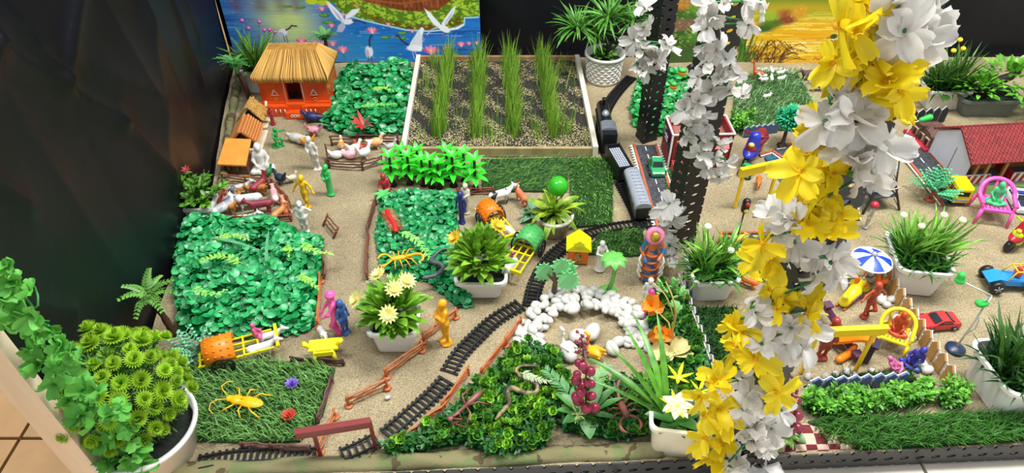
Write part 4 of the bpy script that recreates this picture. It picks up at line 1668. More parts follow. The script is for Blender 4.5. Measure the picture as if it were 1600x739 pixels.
# ================================================================== FENCES
def fence_run(label, pix, h, col, rails=3, posts=3, disc=False, wob=0.0013, r=0.0021, nm='twig_fence', grp=None, lean=(0, 0)):
    pts = [P(u, v) for u, v in pix]
    t = thing(nm, label, 'toy fence', pts[0], 0, grp)
    o0 = pts[0]
    mt = plastic(col, 0.55, 0.2)
    rr = random.Random(int(pix[0][0] * 7 + pix[0][1]))
    lv = Vector((lean[0], lean[1], 0))
    first = True
    for a, b in zip(pts, pts[1:]):
        n = max(2, posts)
        for i in range(n):
            if i == 0 and not first:
                continue
            p = a.lerp(b, i / (n - 1)) - o0
            m = MB()
            m.tube([p, p + lv * 0.5 + Vector((0, 0, h * 0.5)), p + lv + Vector((rr.uniform(-1, 1) * wob, 0, h * rr.uniform(1.0, 1.12)))], [r * 1.25, r * 1.15, r], 6)
            po = m.build('post', mt, t)
            if disc:
                m = MB()
                m.lathe([(0.0075, 0), (0.0075, 0.002), (0.004, 0.003)], 12, c=p)
                m.build('foot', mt, po)
        first = False
        for k in range(rails):
            f = 0.28 + 0.62 * k / max(1, rails - 1)
            z = h * f
            m = MB()
            m.tube([a.lerp(b, q) - o0 + lv * f + Vector((rr.uniform(-1, 1) * wob, rr.uniform(-1, 1) * wob, z + rr.uniform(-1, 1) * wob * 1.5)) for q in np.linspace(-0.04, 1.04, 8)], [r * rr.uniform(0.75, 1.1) for _ in range(8)], 6)
            m.build('rail', mt, t)
    return t


BRN, ORB, DKB = '8a4a2c', 'b8683a', '5a3028'
fence_run('brown twig fence at the back of the animal pen below the orange roof', [(350, 285), (421, 293)], 0.026, BRN, 3, 3)
fence_run('brown twig fence on the slanting side of the animal pen', [(426, 292), (452, 320), (455, 341)], 0.026, BRN, 3, 2)
fence_run('brown twig fence across the front of the animal pen', [(350, 346), (400, 348), (455, 345)], 0.018, BRN, 3, 2)
fence_run('brown twig fence at the open side of the animal pen', [(350, 300), (343, 340)], 0.024, BRN, 2, 2, disc=True)
fence_run('dark twig fence at the back of the hen pen', [(519, 228), (560, 225), (622, 226)], 0.030, DKB, 3, 2)
fence_run('dark twig fence at the end of the hen pen', [(512, 246), (515, 262)], 0.036, DKB, 2, 2)
fence_run('dark twig fence across the front of the hen pen', [(512, 263), (567, 266), (598, 256)], 0.026, DKB, 3, 2)
fence_run('brown fence piece leaning in the sand beside the big clover mat', [(505, 352), (521, 372)], 0.026, '7a4a34', 3, 2, lean=(0.014, 0.006))
fence_run('brown fence lying along the edge of the big clover mat', [(502, 398), (506, 436)], 0.018, '7a4a38', 4, 2, lean=(0.006, 0))
fence_run('orange brown fence near the pink toy beside the big clover mat', [(502, 440), (498, 512)], 0.026, ORB, 2, 2, disc=True)
fence_run('dark brown fence along the upper edge of the narrow clover mat', [(588, 320), (575, 368)], 0.024, '5f3a2e', 3, 2)
fence_run('brown fence along the lower edge of the narrow clover mat', [(576, 372), (574, 436)], 0.022, '7a4034', 3, 3)
fence_run('dark red fence behind the cow by the bright green trees', [(716, 305), (770, 303)], 0.020, '7a3a2c', 3, 2)
fence_run('dark twig fence beside the yellow stool on the grass edge', [(458, 566), (536, 570)], 0.014, '4a2c26', 3, 3)
fence_run('dark mauve twig fence along the end of the front grass mat', [(520, 598), (498, 660)], 0.020, '5f3c3a', 3, 2)
fence_run('thick brown log fence in front of the front grass mat', [(380, 701), (425, 703), (484, 707)], 0.019, '5a3a2e', 2, 2, r=0.0026)
fence_run('orange stick fence under the dark red gate', [(524, 652), (501, 707)], 0.022, ORB, 2, 2, disc=True)
G_ = 'orange toy fences along the path'
fence_run('orange fence nearest the dark red gate, beside the sandy path', [(545, 634), (605, 606)], 0.026, ORB, 3, 2, True)
fence_run('orange fence below the white pot with yellow flowers', [(604, 590), (660, 548)], 0.026, ORB, 3, 2, True)
fence_run('orange fence beside the golden figurine', [(662, 534), (712, 496)], 0.026, ORB, 3, 2, True)
fence_run('orange fence between the lowest track and the shrub mat', [(628, 690), (692, 642)], 0.018, 'b5602e', 3, 2, lean=(0.006, 0.004))
fence_run('orange fence at the joint of two track sections', [(692, 640), (732, 586)], 0.022, 'b5602e', 3, 2)
fence_run('orange fence beside the upper track and white pebbles', [(752, 588), (790, 540), (814, 508)], 0.022, 'b5602e', 3, 2, True)


def picket_run(label, a, b, n, h, w, col, edge, lean=0.0, rail=True, cat='toy fence', thick=0.003):
    A_, B_ = P(*a), P(*b)
    d = B_ - A_
    t = thing('picket_fence', label, cat, A_, math.atan2(d.y, d.x))
    L = d.length
    pr = [(-w / 2, 0, 0.0), (w / 2, 0, 0.0), (w / 2, 0, h * 0.78), (0, 0, h), (-w / 2, 0, h * 0.78)]
    m = MB()
    m.prism_dir(pr, (0, thick, 0))
    pm_ = m.mesh('picket', [plastic(col, 0.55, 0.1)])
    m = MB()
    q = 0.0012
    m.prism_dir([(-w / 2 - q, thick, 0.0), (w / 2 + q, thick, 0.0), (w / 2 + q, thick, h * 0.79), (0, thick, h + q), (-w / 2 - q, thick, h * 0.79)], (0, 0.002, 0))
    em = m.mesh('picket_edge', plastic(edge, 0.5, 0.05))
    for i in range(n):
        x = L * (i + 0.5) / n
        o = link('picket', pm_, t)
        o.location = (x, 0, 0)
        o.rotation_euler = (lean, 0, 0)
        o2 = link('picket_edge', em, o)
    if rail:
        for f in (0.25, 0.6):
            MB().box((L / 2, thick + 0.003, h * f), (L, 0.002, 0.006)).build('rail', plastic(edge, 0.5, 0.05), t)
    return t


picket_run('tan wooden picket fence beside the toy playground', (1366, 424), (1478, 606), 11, 0.044, 0.018, 'b88a4c', 'e8e4dc')
picket_run('blue picket fence with white edges in the front shrubs', (1262, 612), (1416, 602), 8, 0.034, 0.015, '5f72a8', 'eceef0')
picket_run('long dark blue picket fence between the shrubs and the planter', (1120, 600), (1062, 440), 11, 0.036, 0.016, '1e2c48', 'cfc8bc')
picket_run('slate blue picket fence below the rabbit grass', (1162, 214), (1214, 208), 6, 0.030, 0.016, '4a5878', 'c8ccd4')
picket_run('dark navy picket fence below the back planter pot', (1416, 196), (1476, 190), 5, 0.045, 0.018, '16202e', 'd8d4c8')
picket_run('pale blue picket fence leaning beside the back planter pot', (1416, 140), (1440, 158), 5, 0.05, 0.013, '5a6494', 'b8bccc')

# ================================================================== BANNER STANDS
def banner(label, a, b, top_l, bh, col, over=(0.0, 0.0), nm='banner_stand'):
    A_, B_ = P(*a), P(*b)
    d = B_ - A_
    L = d.length
    t = thing(nm, label, 'toy gate', A_, math.atan2(d.y, d.x))
    H = hgt(a[0], a[1], top_l)
    mt = plastic(col, 0.35, 0.06)
    for x in (0, L):
        MB().box((x, 0, (H - bh * 0.4) / 2), (0.006, 0.005, H - bh * 0.4)).build('leg', mt, t)
    m = MB()
    m.box((L / 2 + (over[1] - over[0]) / 2, -0.001, H - bh / 2), (L + over[0] + over[1], 0.007, bh))
    m.box((L / 2 + (over[1] - over[0]) / 2, -0.0016, H - bh * 0.06 + 0.0007), (L + over[0] + over[1], 0.010, bh * 0.12))
    m.build('board', mt, t)
    return t


banner('plain yellow banner stand beside the small traffic light', (1148, 324), (1200, 312), 262, 0.022, 'f0cc18', (0.012, 0.018))
banner('plain yellow banner stand in front of the toy playground', (1252, 582), (1337, 578), 514, 0.018, 'f0c818', (0.012, 0.018))
banner('dark red gate beam over the short track end', (502, 714), (587, 700), 669, 0.017, '7a2f2c', (0.026, 0.002), 'track_gate')
# ================================================================== PLANTS
def leaf_mesh(name, L, W, bend, shape, mt, n=4, cup=0.25):
    m = MB()
    m.leaf((0, 0, 0), (1, 0, 0), (0, 0, 1), L, W, bend, n, cup, shape)
    return m.mesh(name, mt)


def leafmat(h, var=0.28, rough=0.4, trans=0.18, h2=None, name=None):
    return mat('leaf_' + (name or h), hexc(h), rough, objrand=var, trans=trans, col2=hexc(h2) if h2 else None, scale=45, lo=0.35, hi=0.7)


def leafmat_i(h, var=0.35, rough=0.4, trans=0.15):
    return mat('leafi_' + h, hexc(h), rough, island=var, trans=trans)


white_pot = mat('white_pot', hexc('e6e4dc'), 0.35, var=0.04, scale=12)
pot_soil = mat('pot_soil', hexc('1c241c'), 0.9, var=0.4, scale=90, bump=0.5, bscale=150)


def pot_rect(t, wt, dt, wb, db, h, mt=white_pot, rim=0.006):
    """tapered open pot with a rim, walls of real thickness"""
    def ring(w, d, z, n=6, rc=0.18):
        pts = []
        r = min(w, d) * rc
        for cx, cy, a0 in ((w / 2 - r, d / 2 - r, 0), (-w / 2 + r, d / 2 - r, PI / 2), (-w / 2 + r, -d / 2 + r, PI), (w / 2 - r, -d / 2 + r, 1.5 * PI)):
            for k in range(n):
                a = a0 + PI / 2 * k / (n - 1)
                pts.append((cx + r * math.cos(a), cy + r * math.sin(a), z))
        return pts
    rings = [ring(wb, db, 0), ring(wt - rim, dt - rim, h - rim * 1.4), ring(wt + rim, dt + rim, h - rim * 1.2), ring(wt + rim, dt + rim, h), ring(wt - rim, dt - rim, h), ring(wt - 2 * rim, dt - 2 * rim, h * 0.7)]
    k = len(rings[0])
    vs = [p for r_ in rings for p in r_]
    fs = [list(range(k))[::-1]]
    for i in range(len(rings) - 1):
        for j in range(k):
            j2 = (j + 1) % k
            fs.append((i * k + j, i * k + j2, (i + 1) * k + j2, (i + 1) * k + j))
    m = MB()
    m.add(vs, fs, False)
    o = m.build('pot', mt, t)
    m = MB()
    m.add(ring(wt - 2 * rim, dt - 2 * rim, h * 0.78), [list(range(k))])
    m.build('soil', pot_soil, t)
    return o


def pot_round(t, rt, rb, h, mt=white_pot, rim=0.004, seg=36):
    m = MB()
    m.lathe([(rb, 0), (rt - rim, h - rim * 2), (rt + rim * 0.5, h - rim * 1.8), (rt + rim * 0.6, h), (rt - rim, h), (rt - rim * 2, h * 0.72), (0.001, h * 0.72)], seg)
    o = m.build('pot', mt, t)
    m = MB()
    m.lathe([(rt - rim * 2.2, h * 0.735), (rt * 0.5, h * 0.80), (0.001, h * 0.82)], 24)
    m.build('soil', pot_soil, t)
    return o


def crown(t, meshes, n, c, elo, ehi, r, smin=0.7, smax=1.1, rad=0.0, name='leaf', biased=None):
    for i in range(n):
        d = rdir(elo, ehi, r)
        if biased:
            d = (d + Vector(biased)).normalized()
        base = Vector(c) + Vector((d.x, d.y, 0)) * rad * r.random() + Vector((0, 0, r.uniform(0, 1) * rad * 0.5))
        up = Vector((0, 0, 1)) + Vector((r.uniform(-0.4, 0.4), r.uniform(-0.4, 0.4), 0))
        put(name, r.choice(meshes), t, base, d, up, r.uniform(smin, smax))


def blade_plant(t, c, n, L, W, mt, r, elo=0.5, ehi=1.45, bends=(0.5, 1.0, 1.5), rad=0.02, dry=None):
    ms = [leaf_mesh('blade', L, W, b, 'blade', mt, 7, 0.35) for b in bends]
    crown(t, ms, n, c, elo, ehi, r, 0.6, 1.1, rad, 'blade')


def daisy(t, loc, up, R_, petal_h, centre_h, n=14, layers=2, name='flower'):
    """flower head: a centre with petal children"""
    up = Vector(up).normalized()
    m = MB()
    m.ball((0, 0, 0), (R_ * 0.36, R_ * 0.36, R_ * 0.2), 10, 6)
    f = m.build(name, plastic(centre_h, 0.7, 0.2), t)
    f.location = loc
    f.rotation_euler = up.to_track_quat('Z', 'Y').to_euler()
    pmm = leaf_mesh('petal', R_, R_ * 0.32, -0.3, 'oval', mat('petal_' + petal_h, hexc(petal_h), 0.55, objrand=0.12, trans=0.25), 3)
    for l in range(layers):
        for i in range(n):
            a = 2 * PI * (i + 0.5 * l) / n
            e = 0.15 + 0.5 * l
            d = Vector((math.cos(a) * math.cos(e), math.sin(a) * math.cos(e), math.sin(e)))
            put('petal', pmm, f, d * R_ * 0.12, d, (0, 0, 1), 1 - 0.25 * l)
    return f


def at(t, u, v, z):
    """local point of thing t (no rotation) for the point seen at u,v at height z"""
    return P(u, v, z) - Vector(t.location)


rp_ = random.Random(21)


def dome(t, ms, n, c, Rx, Rz, r, smin=.75, smax=1.15):
    for i in range(n):
        d = rdir(-0.25, 1.5, r)
        p = Vector(c) + Vector((d.x * Rx, d.y * Rx, d.z * Rz)) * r.uniform(0.25, 0.6)
        put('leaf', r.choice(ms), t, p, d + Vector((0, 0, 0.45)), Vector((0, 0, 1)) + rdir(-1, 1, r) * 0.3, r.uniform(smin, smax))


# --- white square pot with pale yellow flowers
fw = px(615, 553)
t = thing('potted_flower', 'white square pot of glossy leaves with pale yellow daisies', 'potted plant', P(617, 553) + Vector((0, 0.034, 0)))
h = hgt(617, 553, 520)
pot_rect(t, 0.086, 0.074, 0.066, 0.058, h)
glossy = leafmat('9ccc3e', 0.3, 0.3, h2='4a8c2a', name='glossy')
ms = [leaf_mesh('leaf', 0.046, 0.016, b, 'oval', glossy, 5, 0.3) for b in (0.1, 0.3, 0.6)]
dome(t, ms, 150, (0, 0, h + 0.016), 0.058, 0.05, rp_)
for (u, v, z) in ((616, 452, h + 0.082), (635, 440, h + 0.078), (607, 491, h + 0.072), (558, 468, h + 0.055), (592, 430, h + 0.06)):
    c = at(t, u, v, z)
    daisy(t, c, (c.x * 2, c.y - 0.05, c.z), 0.017, 'f2eda0', 'e0c040')
# --- leafy bush with two yellow flowers
t = thing('potted_bush', 'square pale pot with a dense bush of upright green leaves', 'potted plant', P(752, 467) + Vector((0, 0.036, 0)))
h = hgt(752, 467, 440)
pot_rect(t, 0.098, 0.082, 0.074, 0.066, h)
bushm = leafmat('a6d042', 0.32, 0.35, h2='3f8422', name='bush')
ms = [leaf_mesh('leaf', 0.040, 0.0145, b, 'oval', bushm, 5, 0.3) for b in (0.0, 0.25, 0.5)]
dome(t, ms, 230, (0, 0, h + 0.026), 0.060, 0.062, rp_)
for (u, v, z) in ((777, 354, h + 0.085), (712, 372, h + 0.07)):
    c = at(t, u, v, z)
    daisy(t, c, (c.x * 2, c.y - 0.05, c.z), 0.018, 'e8c83a', 'd8a820')
# --- pot with variegated leaves and a green ball
t = thing('potted_variegated', 'round pale pot with yellow-edged leaves and a shiny green ball', 'potted plant', P(866, 374) + Vector((0, 0.03, 0)))
h = hgt(866, 374, 348)
pot_round(t, 0.040, 0.030, h, mat('grey_pot', hexc('c9c6b6'), 0.4, var=0.06))
vg = leafmat('4a8a30', 0.3, 0.4, h2='b8c832', name='varieg')
ms = [leaf_mesh('leaf', 0.062, 0.014, b, 'oval', vg, 5, 0.3) for b in (0.4, 0.9, 1.4)]
crown(t, ms, 46, (0, 0, h), 0.1, 1.45, rp_, 0.6, 1.1, 0.02)
m = MB()
m.ball((0, 0, 0), 0.022, 24, 16)
o = m.build('green_ball', mat('green_ball', hexc('2fa822'), 0.18, var=0.08), t)
o.location = at(t, 872, 291, h + 0.045)
m = MB()
m.tube([(0, 0, h * 0.8), Vector(o.location)], 0.0015, 6)
m.build('stem', plastic('3a6a2a'), t)
# striped succulent beside it
t = thing('striped_succulent', 'white and green striped succulent beside the variegated pot', 'plant', P(832, 338))
sg = leafmat('8ab89a', 0.2, 0.45, h2='2f7a44', name='stripe')
ms = [leaf_mesh('leaf', 0.036, 0.012, b, 'oval', sg, 5, 0.4) for b in (0.4, 0.8)]
crown(t, ms, 18, (0, 0, 0.004), 0.3, 1.4, rp_, 0.7, 1.2, 0.004)
m = MB()
m.lathe([(0.006, 0), (0.005, 0.006), (0.001, 0.01)], 10)
m.build('stem', plastic('4a7a4a'), t)
# --- grass plant with purple buds behind the clay house
t = thing('potted_grass', 'white pot of grassy leaves with purple buds behind the clay house', 'potted plant', P(404, 147) + Vector((0, 0.03, 0)))
h = hgt(404, 147, 113)
pot_rect(t, 0.072, 0.06, 0.056, 0.048, h)
grm = leafmat('6fa03a', 0.35, 0.45, h2='3a6a22', name='grassy')
blade_plant(t, (0, 0, h * 0.8), 100, 0.115, 0.010, grm, rp_, 0.75, 1.5, (0.3, 0.7, 1.1), 0.022)
for (u, v) in ((378, 32), (388, 44), (405, 34), (413, 47), (421, 46), (430, 50)):
    m = MB()
    m.ball((0, 0, 0), (0.006, 0.006, 0.005), 8, 6)
    o = m.build('bud', plastic('a8509a'), t)
    o.location = PY(u, v, t.location.y - 0.005) - t.location
    m = MB()
    m.tube([(0, 0, h * 0.8), Vector(o.location) * 0.6 + Vector((0, 0, 0.01)), Vector(o.location)], 0.0009, 5)
    m.build('stalk', plastic('3f6f2c'), t)
# --- small-leaved bush in the pot by the animal pen
t = thing('potted_shrub', 'translucent white pot of small-leaved shrub with a red flower by the animal pen', 'potted plant', P(312, 350) + Vector((0, 0.02, 0)))
h = hgt(312, 350, 322)
pot_rect(t, 0.075, 0.06, 0.06, 0.05, h)
sm_ = leafmat('74b03a', 0.35, 0.4, h2='3a7424', name='small')
ms = [leaf_mesh('leaf', 0.017, 0.009, b, 'oval', sm_, 3, 0.3) for b in (0.2, 0.6)]
for s_ in range(30):
    d = rdir(0.3, 1.4, rp_)
    L = rp_.uniform(0.05, 0.105)
    pts = [Vector((0, 0, h * 0.8)) + d * L * q + Vector((0, 0, -0.25 * L * q * q * (1 - d.z))) for q in np.linspace(0, 1, 5)]
    m = MB()
    m.tube(pts, 0.0009, 5)
    st = m.build('stem', plastic('3c6a2a'), t)
    for k in range(8):
        q = rp_.uniform(0.45, 1.0)
        p = pts[int(q * 4)]
        put('leaf', rp_.choice(ms), st, p, (d + rdir(-0.4, 0.9, rp_) * 1.1), (0, 0, 1), rp_.uniform(0.8, 1.3))
c = PY(291, 265, t.location.y) - t.location
daisy(t, c, (0, -0.5, 1), 0.010, 'd0485a', 'b02a3a', 7)

# --- woven pot with dark bonsai
t = thing('potted_bonsai', 'white woven-pattern pot with a dark-stemmed bonsai of spiky leaves', 'potted plant', P(944, 134) + Vector((0, 0.04, 0)))
h = hgt(944, 134, 92)
o = pot_round(t, 0.056, 0.046, h, white_pot)
m = MB()
rw = random.Random(2)
for k in range(9):
    z = h * (0.08 + 0.1 * k)
    rr_ = 0.046 + (0.052 - 0.046) * z / h + 0.0015
    for j in range(16):
        a0 = 2 * PI * (j + 0.5 * (k % 2)) / 16
        m.tube([(rr_ * math.cos(a0 + q * 0.17), rr_ * math.sin(a0 + q * 0.17), z + 0.003 * math.sin(PI * (q + 1) / 2)) for q in (-1, 0, 1)], [0.0012, 0.0028, 0.0012], 5)
wv = m.build('weave_relief', white_pot, o)
wv['kind'] = 'stuff'
dk = mat('dark_bark', hexc('241d18'), 0.8, var=0.3)
m = MB()
m.tube([(0, 0, h * 0.8), (0.01, 0.0, h + 0.03), (-0.03, 0, h + 0.05), (-0.045, 0.0, h + 0.085)], [0.010, 0.009, 0.008, 0.005], 9)
m.tube([(0.01, 0.0, h + 0.03), (0.04, -0.005, h + 0.05), (0.05, 0, h + 0.09)], [0.008, 0.007, 0.004], 9)
m.build('trunk', dk, t)
bo = leafmat('68a83e', 0.4, 0.4, h2='347024', name='bonsai_spiky')
for (cx, cz, n) in ((-0.085, 0.07, 90), (0.0, 0.10, 80), (0.07, 0.09, 60), (-0.03, 0.06, 40)):
    ms = [leaf_mesh('blade', 0.072, 0.0075, b, 'blade', bo, 5, 0.3) for b in (0.3, 0.7)]
    crown(t, ms, n, (cx, 0, h + cz), -0.35, 1.2, rp_, 0.6, 1.15, 0.03, 'blade')
ms = [leaf_mesh('leaf', 0.022, 0.012, 0.4, 'oval', sm_, 3)]
crown(t, ms, 40, (0, 0, h * 0.85), 0.1, 1.2, rp_, 0.7, 1.2, 0.04)

# --- rectangular planters with grassy blades
def planter(label, base, wt, dt, hgt_, rz, n, L, seed, buds, budcol, col=('8cc04a', '3f7c2a'), nm='planter_box', back=0.03):
    t = thing('planter_box', label, 'potted plant', base, rz)
    pot_rect(t, wt, dt, wt * 0.8, dt * 0.8, hgt_)
    r = random.Random(seed)
    g = leafmat(col[0], 0.35, 0.4, h2=col[1], name='planter' + col[0])
    for k in (-0.22, 0.22):
        blade_plant(t, (k * wt, 0, hgt_ * 0.75), n // 2, L, 0.0075, g, r, 0.95, 1.52, (0.2, 0.5, 0.9), 0.034)
    m = MB()
    for i in range(260):
        d = rdir(0.55, 1.5, r)
        m.leaf(Vector((r.uniform(-0.38, 0.38) * wt, r.uniform(-0.36, 0.36) * dt, hgt_ * 0.75)), d, (0, 0, 1), L * r.uniform(0.4, 0.8), 0.006, r.uniform(0.2, 1.0), 4, 0.35, 'blade')
    o = m.build('foliage', leafmat_i(col[1], 0.5), t)
    o['kind'] = 'stuff'
    ms = [leaf_mesh('leaf', 0.035, 0.022, 0.7, 'round', leafmat('4a7a30', 0.3, h2='2a5a22', name='cup'), 4)]
    crown(t, ms, 12, (0, 0, hgt_ * 0.8), 0.2, 0.9, r, 0.7, 1.1, 0.035)
    for (u, v) in buds:
        m = MB()
        m.ball((0, 0, 0), (0.007, 0.007, 0.006), 10, 6)
        o = m.build('bud', plastic(budcol, 0.6), t)
        w_ = PY(u, v, base[1] - 0.01) - Vector(base)
        w_ = Matrix.Rotation(-rz, 3, 'Z') @ w_
        o.location = w_
        m = MB()
        m.tube([(0, 0, hgt_ * 0.8), w_ * 0.6 + Vector((0, 0, 0.008)), w_], 0.0009, 5)
        m.build('stalk', plastic('3f6f2c'), t)
    return t


b = P(1112, 476)
h1 = hgt(1112, 476, 443)
planter('white planter box of grassy leaves beside the slotted post and picket fence', (b.x, b.y + 0.045, 0), 0.088, 0.085, h1, R(4), 90, 0.095, 3, [(1142, 391), (1106, 354), (1178, 390)], 'e8e8d0')
b = P(1436, 468)
h1 = hgt(1436, 468, 427)
planter('white planter box of grassy leaves and pale buds beside the tan fence', (b.x, b.y + 0.06, 0), 0.100, 0.118, h1, R(-8), 120, 0.10, 4, [(1412, 336), (1440, 353), (1475, 336), (1504, 344)], 'e6ecb0')
b = P(1580, 650)
h1 = hgt(1560, 650, 608)
planter('white planter box of dark leaves behind the front grass strip', (b.x + 0.01, b.y + 0.05, 0), 0.11, 0.115, h1, R(6), 90, 0.105, 5, [], 'ffffff', ('4f8030', '1f4a1a'))
b = P(1474, 172)
h1 = hgt(1474, 172, 142)
planter('white back planter box of grassy leaves with small yellow flowers', (b.x, b.y + 0.03, 0), 0.115, 0.07, h1, 0, 90, 0.125, 6, [(1490, 79), (1500, 62), (1505, 76)], 'e8c82a', ('5f8a34', '2a5a20'))

# --- bonsai in a grey bowl behind the house
b = P(1545, 186)
t = thing('bonsai_bowl', 'grey bowl with a rounded bright green bonsai behind the red roof', 'potted plant', (b.x, b.y + 0.05, 0))
h1 = hgt(1545, 186, 160)
pot_rect(t, 0.16, 0.09, 0.13, 0.075, h1, mat('grey_bowl', hexc('5f6a64'), 0.3, var=0.1))
m = MB()
m.tube([(-0.02, 0, h1 * 0.8), (0.0, 0, h1 + 0.03), (0.04, 0, h1 + 0.05), (0.06, 0, h1 + 0.08)], [0.016, 0.014, 0.011, 0.006], 9)
m.tube([(0.0, 0, h1 + 0.03), (-0.03, 0, h1 + 0.06)], [0.011, 0.006], 8)
m.build('trunk', dk, t)
bm2 = leafmat('7cc436', 0.35, 0.4, h2='469028', name='bonsai2')
ms = [leaf_mesh('leaf', 0.018, 0.009, b_, 'oval', bm2, 3, 0.3) for b_ in (0.2, 0.6)]
for (cx, cy, cz, n, sp) in ((-0.04, -0.015, 0.022, 110, 0.05), (0.03, -0.01, 0.045, 150, 0.075), (0.085, -0.045, 0.012, 100, 0.05), (0.10, 0.0, 0.05, 80, 0.06)):
    for i in range(n):
        d = rdir(-0.2, 1.5, rp_)
        put('leaf', rp_.choice(ms), t, Vector((cx, cy, h1 + cz)) + Vector((d.x * sp, d.y * sp, d.z * sp * 0.6)) * rp_.uniform(0.6, 1), d + Vector((0, 0, 0.3)), (0, 0, 1), rp_.uniform(0.8, 1.4))

# --- lily pot at the front
b = P(1050, 712)
t = thing('potted_lily', 'cream pot of long leaves and a pale yellow lily at the front bar', 'potted plant', (b.x, b.y + 0.024, 0), R(-8))
h1 = hgt(1050, 712, 668)
pot_rect(t, 0.078, 0.062, 0.060, 0.05, h1, mat('cream_pot', hexc('e2d8bc'), 0.4, var=0.05))
lm = leafmat('5f9a2e', 0.25, 0.35, h2='2f6a20', name='lily')
ms = [leaf_mesh('blade', 0.19, 0.013, b_, 'blade', lm, 9, 0.3) for b_ in (0.5, 0.9)]
for (dx, dy, dz) in ((-0.9, 0.4, 1.0), (-0.75, 0.55, 1.0), (-0.5, 0.6, 1.1), (-1.0, 0.15, 0.75), (-0.9, 0.5, 0.6), (-0.3, 0.7, 1.0), (-0.15, 0.75, 0.9), (-0.7, 0.3, 1.3)):
    put('blade', rp_.choice(ms), t, (-0.012, 0, h1 * 0.8), (dx, dy, dz), (0, 0, 1), rp_.uniform(0.75, 1.0))
ms = [leaf_mesh('leaf', 0.060, 0.026, 0.9, 'oval', leafmat('3f7a2a', 0.2, h2='2a5f20', name='lilybroad'), 6)]
for (dx, dy) in ((0.8, -0.5), (-0.6, -0.8), (0.3, -1), (0.9, 0.2), (-0.9, -0.1)):
    put('leaf', ms[0], t, (0, 0, h1 * 0.8), (dx, dy, 0.9), (0, 0, 1), rp_.uniform(0.7, 1))
fl_c = Vector((-0.006, -0.012, h1 + 0.036))
for k, (off, s_) in enumerate(((fl_c, 1.0), (fl_c + Vector((0.002, 0.045, 0.012)), 0.8), (fl_c + Vector((0.035, 0.03, 0.004)), 0.7))):
    m = MB()
    m.tube([(0, 0, h1 * 0.7), off * 0.7, off], 0.0014, 6)
    m.build('stalk', plastic('6a8a2c'), t)
    m = MB()
    m.ball((0, 0, 0), 0.004, 8, 6)
    f = m.build('flower', plastic('d8d060'), t)
    f.location = off
    pm1 = leaf_mesh('petal', 0.026, 0.014, 0.5, 'oval', mat('lily_petal', hexc('f0efb0'), 0.5, objrand=0.06, trans=0.25), 5)
    pm2 = leaf_mesh('petal', 0.034, 0.007, -0.3, 'oval', mat('lily_tip', hexc('e8d828'), 0.5, objrand=0.1, trans=0.25), 4)
    for i in range(6):
        a = 2 * PI * i / 6 + 0.3
        put('petal', pm1 if k == 0 else pm2, f, (0, 0, 0), (math.cos(a), math.sin(a) - 0.3, 0.45), (0, 0, 1), s_)
        if k == 0:
            a += PI / 6
            put('petal', pm2, f, (0, 0, 0.0), (math.cos(a), math.sin(a), 0.1), (0, 0, 1), s_ * 0.85)

# --- big round pot with yellow-green bush at the front corner
b = P(222, 728)
t = thing('potted_bush', 'large round white tub with a bush of yellow-green tufts', 'potted plant', (b.x + 0.008, b.y + 0.03, 0))
h1 = 0.068
pot_round(t, 0.082, 0.066, h1, mat('tub_white', hexc('e9e9e6'), 0.35, var=0.03), 0.004, 48)
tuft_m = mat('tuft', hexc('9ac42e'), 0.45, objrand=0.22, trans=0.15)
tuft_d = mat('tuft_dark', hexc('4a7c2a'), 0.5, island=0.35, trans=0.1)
m = MB()
rt = random.Random(9)
for k in range(80):
    a = 2 * PI * k / 80 * 3.618
    e = -0.2 + 1.7 * (k / 80)
    d = Vector((math.cos(a) * math.cos(e), math.sin(a) * math.cos(e), math.sin(e)))
    m.leaf((0, 0, 0), d, (0, 0, 1), 0.0145, 0.0030, -0.25, 3, 0.3, 'oval')
tuft_me = m.mesh('tuft', tuft_m)
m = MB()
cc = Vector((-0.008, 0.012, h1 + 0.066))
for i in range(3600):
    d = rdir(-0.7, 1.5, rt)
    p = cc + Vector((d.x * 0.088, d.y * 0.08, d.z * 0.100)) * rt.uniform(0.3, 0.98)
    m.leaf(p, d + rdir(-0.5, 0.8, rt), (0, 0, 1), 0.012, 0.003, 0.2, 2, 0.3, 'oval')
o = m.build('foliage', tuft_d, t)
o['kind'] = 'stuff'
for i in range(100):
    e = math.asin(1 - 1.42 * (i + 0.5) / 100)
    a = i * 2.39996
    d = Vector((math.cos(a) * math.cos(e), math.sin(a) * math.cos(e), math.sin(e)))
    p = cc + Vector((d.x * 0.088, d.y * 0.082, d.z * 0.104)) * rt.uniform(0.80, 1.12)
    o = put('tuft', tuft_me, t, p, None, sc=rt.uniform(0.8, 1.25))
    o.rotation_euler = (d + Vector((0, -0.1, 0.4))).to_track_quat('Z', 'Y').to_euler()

# ================================================================== LEAF MATS
def round_leaf(mt, R_, name='leaf'):
    m = MB()
    n = 8
    vs = [(0, 0, -R_ * 0.22)] + [(R_ * math.cos(2 * PI * k / n), R_ * math.sin(2 * PI * k / n) * 0.92, R_ * 0.06 * (-1) ** k) for k in range(n)]
    m.add(vs, [(0, 1 + k, 1 + (k + 1) % n) for k in range(n)])
    return m.mesh(name, mt)


